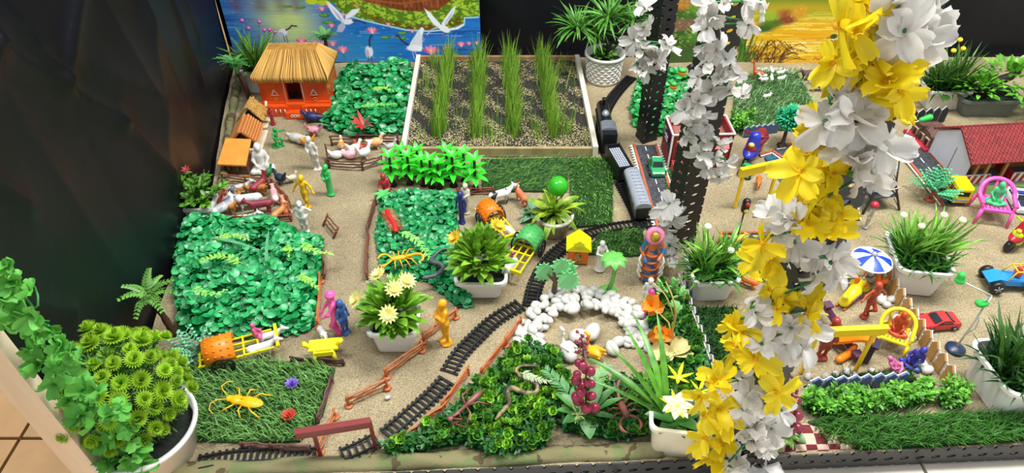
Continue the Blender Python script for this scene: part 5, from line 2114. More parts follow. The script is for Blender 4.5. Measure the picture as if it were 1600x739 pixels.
def clover(label, pix, hmax, R_, col, col2, n, nparts, seed, sprigs=(), nm='clover_mat', edge=0.02):
    poly = [(P(u, v).x, P(u, v).y) for u, v in pix]
    r = random.Random(seed)
    t = thing(nm, label, 'leaf mat', (0, 0, 0))
    cx, cy = sum(p[0] for p in poly) / len(poly), sum(p[1] for p in poly) / len(poly)
    m = MB()
    m.prism(ccw(poly), 0.001, 0.004)
    m.build('netting', mat('mat_netting', hexc('14361c'), 0.9, var=0.3), t)
    part_me = [round_leaf(mat('clover_' + col, hexc(col), 0.3, objrand=0.3, trans=0.12, col2=hexc(col2), scale=60), R_ * q) for q in (1.05, 1.25)]
    fm = mat('cloveri_' + col, hexc(col), 0.32, island=0.5, trans=0.12)
    m = MB()
    pts = sample_poly(poly, n, r)

    def edge_d(x, y):
        best = 9
        for a, b in zip(poly, poly[1:] + poly[:1]):
            va, vb, p = Vector(a), Vector(b), Vector((x, y))
            q = max(0, min(1, (p - va).dot(vb - va) / max(1e-9, (vb - va).length_squared)))
            best = min(best, (p - va.lerp(vb, q)).length)
        return best
    k8 = 8
    for i, (x, y) in enumerate(pts):
        e = min(1, edge_d(x, y) / edge)
        hl = hmax * (0.35 + 0.65 * e) * (0.8 + 0.25 * math.sin(x * 41 + seed) * math.sin(y * 37))
        top = i < nparts
        z = hl * (r.uniform(0.92, 1.12) if top else r.uniform(0.25, 1.0))
        nv = (Vector((x - cx, y - cy, 0)) * 1.2 * (1 - e) / 0.1 * 0.1 + Vector((r.gauss(0, 0.38), r.gauss(0, 0.38) - 0.22, 1))).normalized()
        if top:
            o = put('leaf', r.choice(part_me), t, (x, y, z), None, sc=r.uniform(0.85, 1.2))
            o.rotation_euler = nv.to_track_quat('Z', 'Y').to_euler()
        else:
            a = nv.orthogonal().normalized()
            b = nv.cross(a)
            rr_ = R_ * r.uniform(0.75, 1.2)
            c = Vector((x, y, z))
            m.add([c - nv * rr_ * 0.25] + [c + (a * math.cos(2 * PI * k / k8) + b * math.sin(2 * PI * k / k8)) * rr_ for k in range(k8)], [(0, 1 + k, 1 + (k + 1) % k8) for k in range(k8)])
    o = m.build('foliage', fm, t)
    o['kind'] = 'stuff'
    return t, hmax


def sprig(label, pts, col, n, L, W, r_=None, nm='fern_sprig', shape='oval', cat='sprig'):
    """spray: central stalk with side leaflets"""
    t = thing(nm, label, cat, pts[0])
    p0 = Vector(pts[0])
    ps = [Vector(p) - p0 for p in pts]
    path, LL_ = smooth_path(ps, 24)
    m = MB()
    m.tube(path, 0.0011, 5)
    mt = leafmat(col, 0.15, 0.45, 0.15)
    m.build('stalk', mt, t)
    lm_ = leaf_mesh('leaflet', L, W, 0.3, shape, mt, 3)
    for i in range(n):
        q = 0.12 + 0.86 * i / max(1, n - 1)
        k = min(22, int(q * 23))
        tg = (path[k + 1] - path[k]).normalized()
        sd = tg.cross(Vector((0, 0, 1)))
        if sd.length < 1e-3:
            sd = Vector((1, 0, 0))
        sd.normalize()
        s_ = 1 if i % 2 else -1
        put('leaflet', lm_, t, path[k], tg * 0.7 + sd * s_ * 0.8 + Vector((0, 0, rp_.uniform(0.0, 0.5))), (0, 0, 1), (1.15 - 0.55 * q) * rp_.uniform(0.85, 1.15))
    return t


clover('large glossy green clover mat below the animal pen', [(275, 385), (300, 352), (350, 348), (420, 352), (465, 366), (505, 380), (498, 440), (492, 510), (470, 522), (400, 527), (330, 532), (285, 520), (275, 450)], 0.048, 0.0078, '259a54', '58c27c', 3000, 260, 1)
clover('narrow green clover mat with the yellow scorpion and red centipede', [(598, 310), (640, 303), (715, 305), (712, 345), (730, 440), (738, 478), (715, 482), (670, 440), (598, 425), (588, 370)], 0.030, 0.0068, '1f8a4c', '3fae68', 2100, 180, 2)
clover('back clover mat between the clay house and the rice tray', [(520, 132), (545, 110), (640, 106), (648, 135), (632, 210), (560, 216), (520, 205), (505, 200)], 0.045, 0.0085, '1a8a46', '3cb46a', 1500, 150, 3)
clover('green leaf mat behind the first slotted post', [(985, 165), (1000, 120), (1065, 112), (1085, 150), (1080, 205), (1010, 215), (990, 195)], 0.035, 0.008, '208a40', '48b45c', 900, 80, 4)

Z1 = 0.052
for lab, pp, col, n, L, W in (
    ('yellow-green sprig near the top of the large clover mat', [P(330, 378, Z1), P(360, 368, Z1 + 0.006), P(390, 374, Z1 + 0.004)], 'a8d860', 18, 0.012, 0.006),
    ('feathery yellow-green sprig in the middle of the large clover mat', [P(380, 412, Z1), P(345, 400, Z1 + 0.01), P(310, 408, Z1 + 0.004)], '9ad858', 20, 0.014, 0.006),
    ('yellow-green sprig hanging over the fence edge of the large clover mat', [P(470, 380, Z1), P(490, 392, Z1 + 0.008), P(520, 396, Z1 - 0.01)], 'a4e060', 18, 0.013, 0.006),
    ('pale sprig low on the large clover mat', [P(300, 450, Z1), P(330, 460, Z1 + 0.006), P(355, 452, Z1)], '9ae070', 16, 0.012, 0.006),
    ('pale sprig at the sandy edge of the large clover mat', [P(465, 430, Z1), P(485, 440, Z1 + 0.004), P(498, 450, Z1 - 0.01)], '98d858', 14, 0.012, 0.006),
    ('small pale sprig by the standing white figure', [P(445, 385, Z1), P(452, 392, Z1 + 0.008), P(450, 400, Z1)], '9adc58', 10, 0.012, 0.006),
    ('pale green sprig between centipede and scorpion', [P(622, 362, 0.034), P(650, 375, 0.042), P(672, 405, 0.036)], '8fd46c', 26, 0.015, 0.005),
    ('yellow-green sprig on the back clover mat near the tray', [P(580, 140, 0.05), P(600, 138, 0.056), P(615, 142, 0.05)], '8fd050', 16, 0.014, 0.007),
    ('pale blossom sprig standing at the back painting', [P(622, 108, 0.02), P(625, 100, 0.035), P(630, 98, 0.05)], 'b8e098', 14, 0.012, 0.008),
    ('long yellow-green sprig on the back clover mat', [P(560, 168, 0.05), P(590, 164, 0.054), P(620, 162, 0.05)], '6fc050', 20, 0.013, 0.007),
    ('upright green sprig beside the slotted post and red station', [P(1045, 200, 0.02), P(1048, 190, 0.05), P(1050, 182, 0.07)], '70c848', 18, 0.012, 0.006),
):
    sprig(lab, pp, col, n, L, W)
# long translucent blades lying on the clover
bl_m = mat('clear_blade', hexc('6fb88a'), 0.3, var=0.15, scale=50, trans=0.3)
for lab, a, b, W in (('long pale green blade lying across the large clover mat', P(330, 372, Z1 + 0.004), P(405, 385, Z1 + 0.008), 0.009), ('upright pale blade in the middle of the large clover mat', P(416, 408, Z1 + 0.004), P(419, 352, Z1 + 0.012), 0.008),
                     ('arched pale blade on the large clover mat', P(352, 412, Z1 + 0.004), P(392, 388, Z1 + 0.01), 0.005), ('long green blade pointing at the blue bird', P(512, 196, 0.045), P(470, 190, 0.012), 0.008)):
    m = MB()
    d = b - a
    m.leaf((0, 0, 0), d + Vector((0, 0, 0.012)), (0, 0, 1), d.length, W, 0.35, 8, 0.25, 'blade')
    o = m.build('long_reed', bl_m)
    o.location = a
    tag(o, lab, 'leaf')
# red and green leaved plant on the back clover
c = P(568, 196, 0.045)
t = thing('red_leaf_plant', 'small plant with red-tipped leaves in the back clover mat', 'plant', c)
redl = mat('red_leaf', hexc('c0403c'), 0.45, objrand=0.15, trans=0.15)
dkl = mat('dark_red_leaf', hexc('6a4a40'), 0.45, objrand=0.2)
for (dx, dy, dz, L, W, mm) in ((-0.7, 0.55, 0.5, 0.045, 0.010, redl), (-0.9, 0.1, 0.5, 0.038, 0.016, redl), (-0.35, 0.7, 0.7, 0.05, 0.008, redl), (-0.5, -0.5, 0.3, 0.028, 0.013, redl), (0.0, -0.7, 0.3, 0.028, 0.013, redl), (0.7, -0.3, 0.3, 0.032, 0.012, dkl), (0.3, 0.6, 0.5, 0.03, 0.01, dkl), (0.8, 0.2, 0.4, 0.028, 0.009, dkl)):
    me = leaf_mesh('leaf', L, W, 0.4, 'oval', mm, 5)
    put('leaf', me, t, (0, 0, 0), (dx, dy, dz))
m = MB()
m.tube([(0, 0, -0.04), (0, 0, 0.002)], 0.0015, 6)
m.build('stem', dkl, t)

# --- front shrub mats made of cupped rosettes
def rosette(mt, s_=1.0):
    m = MB()
    for ring, (n, e, L) in enumerate(((7, 0.35, 0.0125), (6, 0.75, 0.0105), (4, 1.15, 0.008))):
        for k in range(n):
            a = 2 * PI * (k + 0.5 * ring) / n
            d = Vector((math.cos(a) * math.cos(e), math.sin(a) * math.cos(e), math.sin(e)))
            m.leaf(d * 0.0015, d, (0, 0, 1), L * s_, 0.0078 * s_, -0.9, 3, 0.35, 'round')
    return m.mesh('rosette', mt)


ros_m = mat('rosette_leaf', hexc('6cac46'), 0.35, objrand=0.4, trans=0.12, col2=hexc('2f6a2a'), scale=120)
ros_y = mat('rosette_leaf_pale', hexc('a6d84a'), 0.35, objrand=0.25, trans=0.12, col2=hexc('4f8f2c'), scale=120)
rm = [rosette(ros_m), rosette(ros_m, 1.2), rosette(ros_y)]


def shrub_mat(label, pix, hmax, n_ros, n_fill, seed, wy=0.3):
    poly = [(P(u, v).x, P(u, v).y) for u, v in pix]
    r = random.Random(seed)
    t = thing('shrub_mat', label, 'leaf mat', (0, 0, 0))
    MB().prism(ccw(poly), 0.001, 0.004).build('netting', mat('mat_netting', (0, 0, 0)), t)
    m = MB()
    for (x, y) in sample_poly(poly, n_fill, r):
        z = hmax * r.uniform(0.1, 0.85)
        d = rdir(-0.2, 1.3, r)
        m.leaf((x, y, z), d, (0, 0, 1), 0.013, 0.006, 0.3, 2, 0.3, 'oval')
    o = m.build('foliage', leafmat_i('2f6a2c', 0.5), t)
    o['kind'] = 'stuff'
    for (x, y) in sample_poly(poly, n_ros, r):
        z = hmax * r.uniform(0.55, 1.1)
        nv = Vector((r.gauss(0, 0.35), r.gauss(0, 0.35) - 0.25, 1))
        o = put('rosette', rm[2] if r.random() < wy else r.choice(rm[:2]), t, (x, y, z), None, sc=r.uniform(0.75, 1.15))
        o.rotation_euler = nv.to_track_quat('Z', 'Y').to_euler()
    return t


shrub_mat('green rosette shrub mat with the mantis and snake', [(600, 700), (650, 688), (700, 655), (730, 620), (760, 600), (800, 555), (830, 545), (870, 560), (885, 600), (868, 650), (850, 700), (820, 714), (760, 716), (730, 694), (660, 706), (610, 716)], 0.030, 230, 4600, 31, 0.45)
shrub_mat('dark rosette shrub mat under the brown scorpion and berries', [(868, 640), (900, 612), (960, 598), (1010, 600), (1040, 560), (1090, 550), (1112, 590), (1080, 622), (1020, 650), (1010, 682), (960, 690), (880, 676)], 0.026, 120, 3200, 32, 0.25)
shrub_mat('small rosette shrub mat beside the orange poppies', [(1010, 470), (1030, 450), (1062, 462), (1085, 510), (1098, 555), (1050, 560), (1015, 530)], 0.024, 60, 1700, 33, 0.1)


# --- boxwood sprigs in front of the blue pickets
def boxwood(label, pix, hmax, n, seed):
    poly = [(P(u, v).x, P(u, v).y) for u, v in pix]
    r = random.Random(seed)
    t = thing('boxwood_row', label, 'shrub', (0, 0, 0))
    lm1 = leafmat('7cc23e', 0.4, 0.4, h2='2f7426', name='box')
    ms_ = []
    for q in range(3):
        m = MB()
        for k in range(9):
            d = rdir(0.0, 1.2, r)
            m.leaf(d * 0.004 + Vector((0, 0, r.uniform(-0.006, 0.004))), d, (0, 0, 1), 0.009, 0.0040, 0.3, 3, 0.3, 'oval')
        m.tube([(0, 0, -0.012), (0, 0, 0.0)], 0.0007, 4)
        ms_.append(m.mesh('sprig', lm1))
    m = MB()
    for (x, y) in sample_poly(poly, n * 9, r):
        z = hmax * r.uniform(0.05, 0.75)
        d = rdir(-0.1, 1.3, r)
        m.leaf((x, y, z), d, (0, 0, 1), 0.010, 0.0045, 0.3, 2, 0.3, 'oval')
    o = m.build('foliage', leafmat_i('2f6a2a', 0.5), t)
    o['kind'] = 'stuff'
    for (x, y) in sample_poly(poly, n, r):
        o = put('sprig', r.choice(ms_), t, (x, y, hmax * r.uniform(0.5, 1.1)), None, sc=r.uniform(0.8, 1.3))
        o.rotation_euler = (r.gauss(0, 0.3), r.gauss(0, 0.3), r.uniform(0, 6))
    return t


boxwood('bright boxwood sprigs in front of the blue picket fence', [(1252, 640), (1262, 618), (1340, 622), (1420, 615), (1450, 605), (1448, 630), (1400, 640), (1340, 648), (1290, 655)], 0.026, 210, 41)
boxwood('small boxwood clump at the end of the tan picket fence', [(1462, 630), (1470, 610), (1505, 618), (1500, 640), (1470, 642)], 0.034, 36, 42)
boxwood('leafy clump beside the grey picket fence and red station', [(1135, 210), (1145, 185), (1172, 188), (1176, 212)], 0.03, 36, 43)

# ================================================================== SMALL TOY TREES
def toy_palm(label, base, top_v, col, trunk, n=14, L=0.05, W=0.016, lean=(0, 0)):
    b = P(*base)
    H = hgt(base[0], base[1], top_v)
    t = thing('toy_palm', label, 'toy tree', b)
    m = MB()
    pts = [Vector((lean[0] * q * q, lean[1] * q * q, H * q)) for q in np.linspace(0, 1, 9)]
    m.tube(pts, [0.0065 + 0.0012 * (i % 2) - 0.0025 * i / 8 for i in range(9)], 9)
    m.build('trunk', plastic(trunk, 0.7, 0.3), t)
    mt = leafmat(col, 0.25, 0.45)
    fr = MB()
    # feathered frond
    for k in range(9):
        q = k / 8
        c = Vector((L * q, 0, 0.006 * math.sin(PI * q) - 0.012 * q * q))
        for s_ in (-1, 1):
            fr.leaf(c, (0.7, s_ * 0.9, -0.1), (0, 0, 1), W * (1.1 - 0.7 * q), W * 0.34, 0.3, 2, 0.2, 'oval')
    fr.tube([(0, 0, 0), (L * 0.5, 0, 0.005), (L, 0, -0.010)], [0.0012, 0.001, 0.0005], 4)
    fm_ = fr.mesh('frond', mt)
    for i in range(n):
        a = 2 * PI * i / n + rp_.uniform(-0.2, 0.2)
        e = rp_.uniform(0.0, 0.9)
        put('frond', fm_, t, pts[-1], (math.cos(a) * math.cos(e), math.sin(a) * math.cos(e), math.sin(e)), (0, 0, 1), rp_.uniform(0.75, 1.1))
    return t


toy_palm('toy palm tree standing behind the clay house', (521, 131), 60, '5a9450', '4a3026', 14, 0.036)
toy_palm('toy palm tree beside the black curtain near the clay house', (392, 160), 103, '4f9a4c', '4a281c', 13, 0.038, lean=(-0.018, 0))
toy_palm('toy palm tree at the curtain edge of the large clover mat', (272, 524), 462, '6fa84a', '4a2e22', 14, 0.044, lean=(-0.012, 0))

vivid = mat('vivid_green', hexc('42e038'), 0.3, objrand=0.10, trans=0.15)
vb = plastic('3a1c18', 0.5)
leafv = leaf_mesh('leaf', 0.034, 0.0125, 0.55, 'oval', vivid, 4, 0.35)
trk = MB()
trk.lathe([(0.010, 0), (0.005, 0.008), (0.0032, 0.02), (0.003, 0.075), (0.001, 0.078)], 8)
trk_me = trk.mesh('trunk', vb)
orders = ['first', 'second', 'third', 'fourth', 'fifth', 'sixth', 'seventh', 'eighth', 'ninth', 'tenth', 'eleventh']
spots = sorted([(614, 289), (631, 273), (641, 286), (655, 274), (662, 289), (675, 292), (687, 294), (700, 280), (709, 290), (726, 281), (743, 296)])
for i, (u, v) in enumerate(spots):
    t = thing('broadleaf_toy_tree', 'vivid green toy tree with drooping leaves, ' + orders[i] + ' counted from the hen pen', 'toy tree', P(u, v), rp_.uniform(0, 6), 'vivid green toy trees before the rice tray', rp_.uniform(0.9, 1.08))
    link('trunk', trk_me, t)
    for tier, (z, n, e, s_) in enumerate(((0.036, 6, 0.15, 1.0), (0.056, 5, 0.45, 0.92), (0.074, 5, 0.95, 0.85))):
        for k in range(n):
            a = 2 * PI * (k + 0.5 * tier) / n
            put('leaf', leafv, t, (0, 0, z), (math.cos(a) * math.cos(e), math.sin(a) * math.cos(e), math.sin(e)), (0, 0, 1), s_)
# small vivid plant beside the centipede
t = thing('vivid_sprout', 'small vivid green sprout in a red pot above the red centipede', 'toy plant', P(600, 312))
m = MB()
m.lathe([(0.006, 0), (0.008, 0.012), (0.001, 0.012)], 10)
m.build('pot', plastic('8a2a20'), t)
lv2 = leaf_mesh('leaf', 0.026, 0.010, 0.6, 'oval', mat('sprout_green', hexc('5cc86a'), 0.35, objrand=0.1, trans=0.15), 4)
for k in range(6):
    a = 2 * PI * k / 6
    put('leaf', lv2, t, (0, 0, 0.014), (math.cos(a), math.sin(a), 0.5))


def puff_tree(label, base, H, Rr, col, n, trunkc, nm='puff_tree'):
    b = P(*base)
    t = thing(nm, label, 'toy tree', b)
    m = MB()
    m.lathe([(0.014, 0), (0.013, 0.003), (0.005, 0.008), (0.004, H - Rr * 0.6), (0.001, H - Rr * 0.5)], 12)
    m.build('trunk', plastic(trunkc), t)
    m = MB()
    r = random.Random(3)
    c = Vector((0, 0, H))
    for i in range(n):
        d = rdir(-0.9, 1.55, r)
        p = c + d * Rr * r.uniform(0.35, 0.7)
        m.tube([p, p + (d + rdir(-0.3, 0.6, r) * 0.4).normalized() * Rr * 0.45], [Rr * 0.07, Rr * 0.05], 5)
    o = m.build('crown', mat('crown_' + col, hexc(col), 0.35, island=0.25), t)
    return t


puff_tree('round teal-green tufted toy tree behind the purple scooter', (1222, 227), hgt(1222, 227, 185), 0.034, '1fa070', 420, '3a2018')


def lace_tree(label, base, top_v, W, col, trunkc, seed, nb=2, lobes=None):
    """flat moulded tree: lacy lobes cut from sheet on a trunk"""
    b = P(*base)
    H = hgt(base[0], base[1], top_v)
    t = thing('lace_tree', label, 'toy tree', b)
    m = MB()
    m.tube([(0, 0, 0), (0.002, 0, H * 0.35), (-0.004, 0, H * 0.7)], [0.007, 0.0045, 0.002], 8)
    m.tube([(0.002, 0, H * 0.3), (0.012, 0, H * 0.55)], [0.004, 0.002], 7)
    m.tube([(0.002, 0, H * 0.35), (-0.014, 0, H * 0.55)], [0.004, 0.002], 7)
    m.lathe([(0.012, 0), (0.011, 0.002), (0.004, 0.004)], 12)
    m.build('trunk', plastic(trunkc), t)
    r = random.Random(seed)
    for (cx, cz, R_, ry) in lobes:
        n = 26
        pts = []
        for k in range(n):
            a = 2 * PI * k / n
            rr_ = R_ * (1.0 if k % 2 else 0.74) * r.uniform(0.92, 1.08)
            pts.append((cx + rr_ * math.cos(a), 0.002 * math.sin(3 * a) + ry, cz + rr_ * 1.3 * math.sin(a)))
        m = MB()
        m.prism_dir(pts, (0, 0.0022, 0))
        m.build('foliage_lobe', mat('lace_' + col, hexc(col), 0.35, var=0.08), t)
    return t


lace_tree('pale green cut-out toy tree with brown trunk by the white pebbles', (865, 461), 400, 0.05, '82dc8c', '5a4632', 4, lobes=((-0.019, 0.056, 0.021, 0.006), (0.012, 0.078, 0.019, -0.002), (0.026, 0.044, 0.023, -0.006), (0.022, 0.066, 0.021, 0.004)))
# lacy twig shrubs
def lacy(label, base, H, Rr, col, n, seed, trunkc='b0402c', nm='lacy_toy_tree'):
    b = P(*base)
    t = thing(nm, label, 'toy tree', b)
    m = MB()
    m.tube([(0, 0, 0), (0, 0, H * 0.5)], [0.004, 0.0025], 8)
    m.lathe([(0.013, 0), (0.012, 0.0025), (0.003, 0.004)], 12)
    m.build('trunk', plastic(trunkc), t)
    r = random.Random(seed)
    mt = mat('lacy_' + col, hexc(col), 0.4, objrand=0.1)
    for i in range(n):
        d = rdir(-0.1, 1.2, r)
        m = MB()
        L = Rr * r.uniform(0.8, 1.15)
        c = Vector((0, 0, H * 0.5))
        m.tube([c, c + d * L], [0.0012, 0.0008], 4)
        sd = d.cross(Vector((0, 0, 1))).normalized()
        for k in range(5):
            p = c + d * L * (0.35 + 0.16 * k)
            for s_ in (-1, 1):
                q = (d * 0.6 + sd * s_)
                e = p + q.normalized() * L * 0.3
                m.tube([p, e], [0.0014, 0.001], 4)
                m.ball(e, (0.0036, 0.0036, 0.0012), 7, 4)
        m.build('branch', mt, t)
    return t


lacy('lacy mint-green toy shrub behind the orange covered cart', (312, 556), 0.02, 0.045, '7cc49a', 10, 2, '6a9a7a')
lacy('lacy green toy tree on a red base in front of the white house', (1452, 312), 0.05, 0.048, '4fb47a', 14, 3, '9a4a2a')
# green moulded palm
b = P(950, 456)
H = hgt(950, 456, 402)
t = thing('green_toy_palm', 'all-green moulded toy palm standing by the white pebbles', 'toy tree', b)
gm = plastic('5fb04a', 0.35)
m = MB()
m.lathe([(0.019, 0), (0.019, 0.002), (0.012, 0.004), (0.004, 0.006)], 20)
m.build('base', gm, t)
m = MB()
m.tube([(0, 0, 0), (0.006, 0, H * 0.35), (0.008, 0, H * 0.7), (0.003, 0, H)], [0.0052, 0.0045, 0.004, 0.0035], 9)
m.build('trunk', gm, t)
pf = MB()
pf.leaf((0, 0, 0), (1, 0, 0.5), (0, 0, 1), 0.034, 0.015, 1.7, 6, -0.5, 'oval')
pfm = pf.mesh('frond', gm)
for k in range(8):
    a = 2 * PI * k / 8
    put('frond', pfm, t, (0.003, 0, H), (math.cos(a), math.sin(a), 0.2))
# ================================================================== FIGURINES (each body one continuous surface)
def fig_prims(H, J=None, robe=None, slim=1.0, fem=False, hat=None, bun=False):
    j = dict(pel=(0, 0, .50), chest=(0, 0, .72), neck=(0, 0, .835), head=(0, -.008, .925),
             shL=(.098, 0, .80), elL=(.135, .01, .645), haL=(.14, -.03, .49), shR=(-.098, 0, .80), elR=(-.135, .01, .645), haR=(-.14, -.03, .49),
             hiL=(.05, 0, .49), knL=(.058, -.008, .27), foL=(.06, .01, .045), toL=(.065, -.055, .02), hiR=(-.05, 0, .49), knR=(-.058, -.008, .27), foR=(-.06, .01, .045), toR=(-.065, -.055, .02))
    if J:
        j.update(J)
    V = {k: np.array(v, float) for k, v in j.items()}
    s = slim
    pr = []

    def c(a, b, r0, r1):
        pr.append(('c', V[a] * H, V[b] * H, r0 * H, r1 * H))
    c('pel', 'chest', .075 * s, .082 * s)
    pr.append(('e', V['chest'] * H + np.array([0, 0, .03 * H]), np.array([.105 * s, .065 * s, .085]) * H))
    pr.append(('e', V['pel'] * H, np.array([.088 * s, .068 * s, .07]) * H))
    if fem:
        for x in (-.04, .04):
            pr.append(('e', (V['chest'] + np.array([x, -.05, .0])) * H, np.array([.034, .034, .034]) * H))
    c('chest', 'neck', .05, .034)
    c('neck', 'head', .033, .04)
    hd = V['head']
    pr.append(('e', hd * H, np.array([.054, .064, .072]) * H))
    pr.append(('e', (hd + np.array([0, -.03, -.03])) * H, np.array([.036, .034, .036]) * H))
    pr.append(('c', (hd + np.array([0, -.06, .006])) * H, (hd + np.array([0, -.070, -.014])) * H, .009 * H, .013 * H))
    for x in (-.054, .054):
        pr.append(('e', (hd + np.array([x, .004, -.006])) * H, np.array([.012, .018, .022]) * H))
    pr.append(('e', (hd + np.array([0, .012, .03])) * H, np.array([.060, .066, .056]) * H))
    if bun:
        pr.append(('e', (hd + np.array([0, .05, .05])) * H, np.array([.035, .035, .035]) * H))
    if hat:
        pr.append(('e', (hd + np.array([0, 0, .045])) * H, np.array([.11, .11, .014]) * H))
        pr.append(('e', (hd + np.array([0, 0, .07])) * H, np.array([.06, .06, .05]) * H))
    for S in 'LR':
        c('sh' + S, 'el' + S, .038 * s, .030 * s)
        c('el' + S, 'ha' + S, .030 * s, .021 * s)
        d = V['ha' + S] - V['el' + S]
        d = d / max(1e-6, np.linalg.norm(d))
        h0 = V['ha' + S]
        pr.append(('c', h0 * H, (h0 + d * .035) * H, .022 * H, .020 * H))
        if robe is None:
            c('hi' + S, 'kn' + S, .060 * s, .043 * s)
            c('kn' + S, 'fo' + S, .042 * s, .026 * s)
        c('fo' + S, 'to' + S, .027, .022)
    if robe is not None:
        pr.append(('c', (V['pel'] + np.array([0, 0, .02])) * H, np.array([robe[0], robe[1], robe[2] + .0]) * H, .085 * s * H, robe[3] * H))
    return pr, V


def fingers(m, V, H):
    for S in 'LR':
        d = V['ha' + S] - V['el' + S]
        d = Vector(d / max(1e-6, np.linalg.norm(d)))
        sd = d.orthogonal().normalized()
        h0 = Vector(V['ha' + S])
        for i, L in enumerate((.040, .046, .043, .034)):
            b = (h0 + d * .035 + sd * (-.014 + .0093 * i)) * H
            m.tube([b, b + d * L * .6 * H, b + (d * L + d.cross(sd) * .012) * H], [.0062 * H, .0056 * H, .004 * H], 5)
        b = (h0 + d * .012 - sd * .018) * H
        m.tube([b, b + (d * .018 - sd * .014) * H, b + (d * .036 - sd * .016) * H], [.0066 * H, .006 * H, .0045 * H], 5)


def figurine(label, base, top_v, col, rz=0.0, J=None, base_disc=None, robe=None, tilt=(0, 0), mt=None, k=0.045, H=None, seat_z=0.0, slim=1.0, fem=False, hat=None, bun=False, rough=0.35, unit=1.0, nm='toy_figure', z=0.0):
    b = P(base[0], base[1])
    if H is None:
        H = (hgt(base[0], base[1], top_v)) / unit
    pr, V = fig_prims(H, J, robe, slim, fem, hat, bun)
    if base_disc:
        pr.append(('e', np.array([0, 0.0, .012]) * H, np.array([base_disc, base_disc * .85, .016]) * H))
    m = solid_mb(pr, H / 46, k * H)
    fingers(m, V, H)
    o = m.build(nm, mt or plastic(col, rough, 0.1))
    place(o, (b.x, b.y, z), rz)
    o.rotation_euler = (tilt[0], tilt[1], rz)
    tag(o, label, 'figurine')
    return o


SIT = dict(pel=(0, 0, .10), chest=(0, 0, .33), neck=(0, 0, .44), head=(0, -.01, .53), shL=(.1, 0, .41), elL=(.15, -.03, .25), haL=(.09, -.14, .17), shR=(-.1, 0, .41), elR=(-.15, -.03, .25), haR=(-.09, -.14, .17),
           hiL=(.06, -.02, .08), knL=(.20, -.16, .06), foL=(.03, -.22, .04), toL=(-.05, -.22, .03), hiR=(-.06, -.02, .08), knR=(-.20, -.16, .06), foR=(-.03, -.20, .05), toR=(.05, -.20, .04))
SU = .62
figurine('dark red robed figurine standing by the straw hut', (427, 194), 166, '9a2c34', R(25), dict(elL=(.12, -.05, .66), haL=(.06, -.12, .60)), .13, (0, 0, .06, .10))
figurine('green kneeling toy figure with one arm stretched out', (434, 227), 200, '2a9a4c', R(60), dict(pel=(0, 0, .30), chest=(0, -.02, .52), neck=(0, -.03, .63), head=(0, -.05, .72), shL=(.1, -.02, .60), elL=(.2, -.12, .58), haL=(.26, -.26, .62), shR=(-.1, -.02, .60), elR=(-.18, -.08, .46), haR=(-.10, -.2, .40), hiL=(.05, 0, .29), knL=(.10, -.2, .28), foL=(.09, -.19, .05), toL=(.09, -.26, .03), hiR=(-.05, 0, .29), knR=(-.09, -.12, .08), foR=(-.09, .12, .06), toR=(-.09, .18, .04)), .25, unit=.78)
figurine('white seated statuette beside the slatted hut', (411, 263), 224, 'dedcd6', R(20), SIT, .26, unit=SU, bun=True)
figurine('greyish white standing figurine beside the hen pen', (497, 264), 214, 'cfccc4', R(-15), dict(elR=(-.12, -.06, .66), haR=(-.05, -.13, .62)), .14, tilt=(0, R(-6)))
figurine('green standing woman figurine with a round base in front of the hen pen', (517, 303), 258, '34b45c', R(-20), dict(elL=(.13, -.06, .66), haL=(.05, -.12, .62), elR=(-.13, -.06, .66), haR=(-.05, -.13, .58)), .14, (0, 0, .05, .09), hat=None, bun=True)
figurine('yellow striding toy man with arms held away', (481, 323), 274, 'e6bc18', R(-10), dict(elL=(.2, 0, .66), haL=(.26, -.04, .52), elR=(-.2, 0, .66), haR=(-.27, -.03, .52), knL=(.05, -.06, .28), foL=(.06, -.06, .05), toL=(.07, -.13, .02), knR=(-.05, .02, .27), foR=(-.05, .07, .05), toR=(-.05, 0, .02)), .12)
figurine('white figurine with arms on hips at the clover mat corner', (478, 362), 315, 'dcdcd8', R(10), dict(elL=(.22, .03, .66), haL=(.11, -.02, .53), elR=(-.22, .03, .66), haR=(-.11, -.02, .53)), .12)
figurine('off-white bending figurine at the end of the hen pen', (604, 268), 226, 'cfc8b4', R(80), dict(chest=(0, -.10, .66), neck=(0, -.2, .74), head=(0, -.27, .80), shL=(.1, -.15, .73), elL=(.12, -.22, .58), haL=(.1, -.26, .44), shR=(-.1, -.15, .73), elR=(-.12, -.22, .58), haR=(-.1, -.26, .44)), .12)
figurine('dark red squat seated figure beside the vivid green trees', (602, 300), 271, 'a8323a', R(10), SIT, .24, unit=SU)
figurine('dark blue standing woman figurine on the clover edge', (722, 348), 300, '2a3078', R(-30), None, .10, (0, 0, .05, .07), slim=.85)
figurine('cream statuette behind the dark blue woman', (729, 332), 287, 'c8c4b0', R(-20), dict(elL=(.12, -.06, .68), haL=(.05, -.13, .66)), .12, (0, 0, .05, .09))
figurine('blue figurine standing behind the pink toy', (541, 520), 470, '2f5a9a', R(60), None, .10, None, slim=.9)
figurine('bright pink toy figure with a flat cap near the yellow stool', (530, 518), 458, 'ee5fa8', R(-70), dict(elL=(.15, -.12, .62), haL=(.1, -.2, .55), elR=(-.15, -.12, .60), haR=(-.1, -.22, .50), knL=(.08, -.10, .28), knR=(-.06, -.05, .27)), .10, hat=True)
figurine('golden standing figurine with folded arms beside the orange fence', (697, 534), 470, 'e8a018', R(-60), dict(elL=(.13, -.07, .66), haL=(.0, -.13, .68), elR=(-.13, -.07, .64), haR=(.0, -.13, .60)), .15, slim=.95)
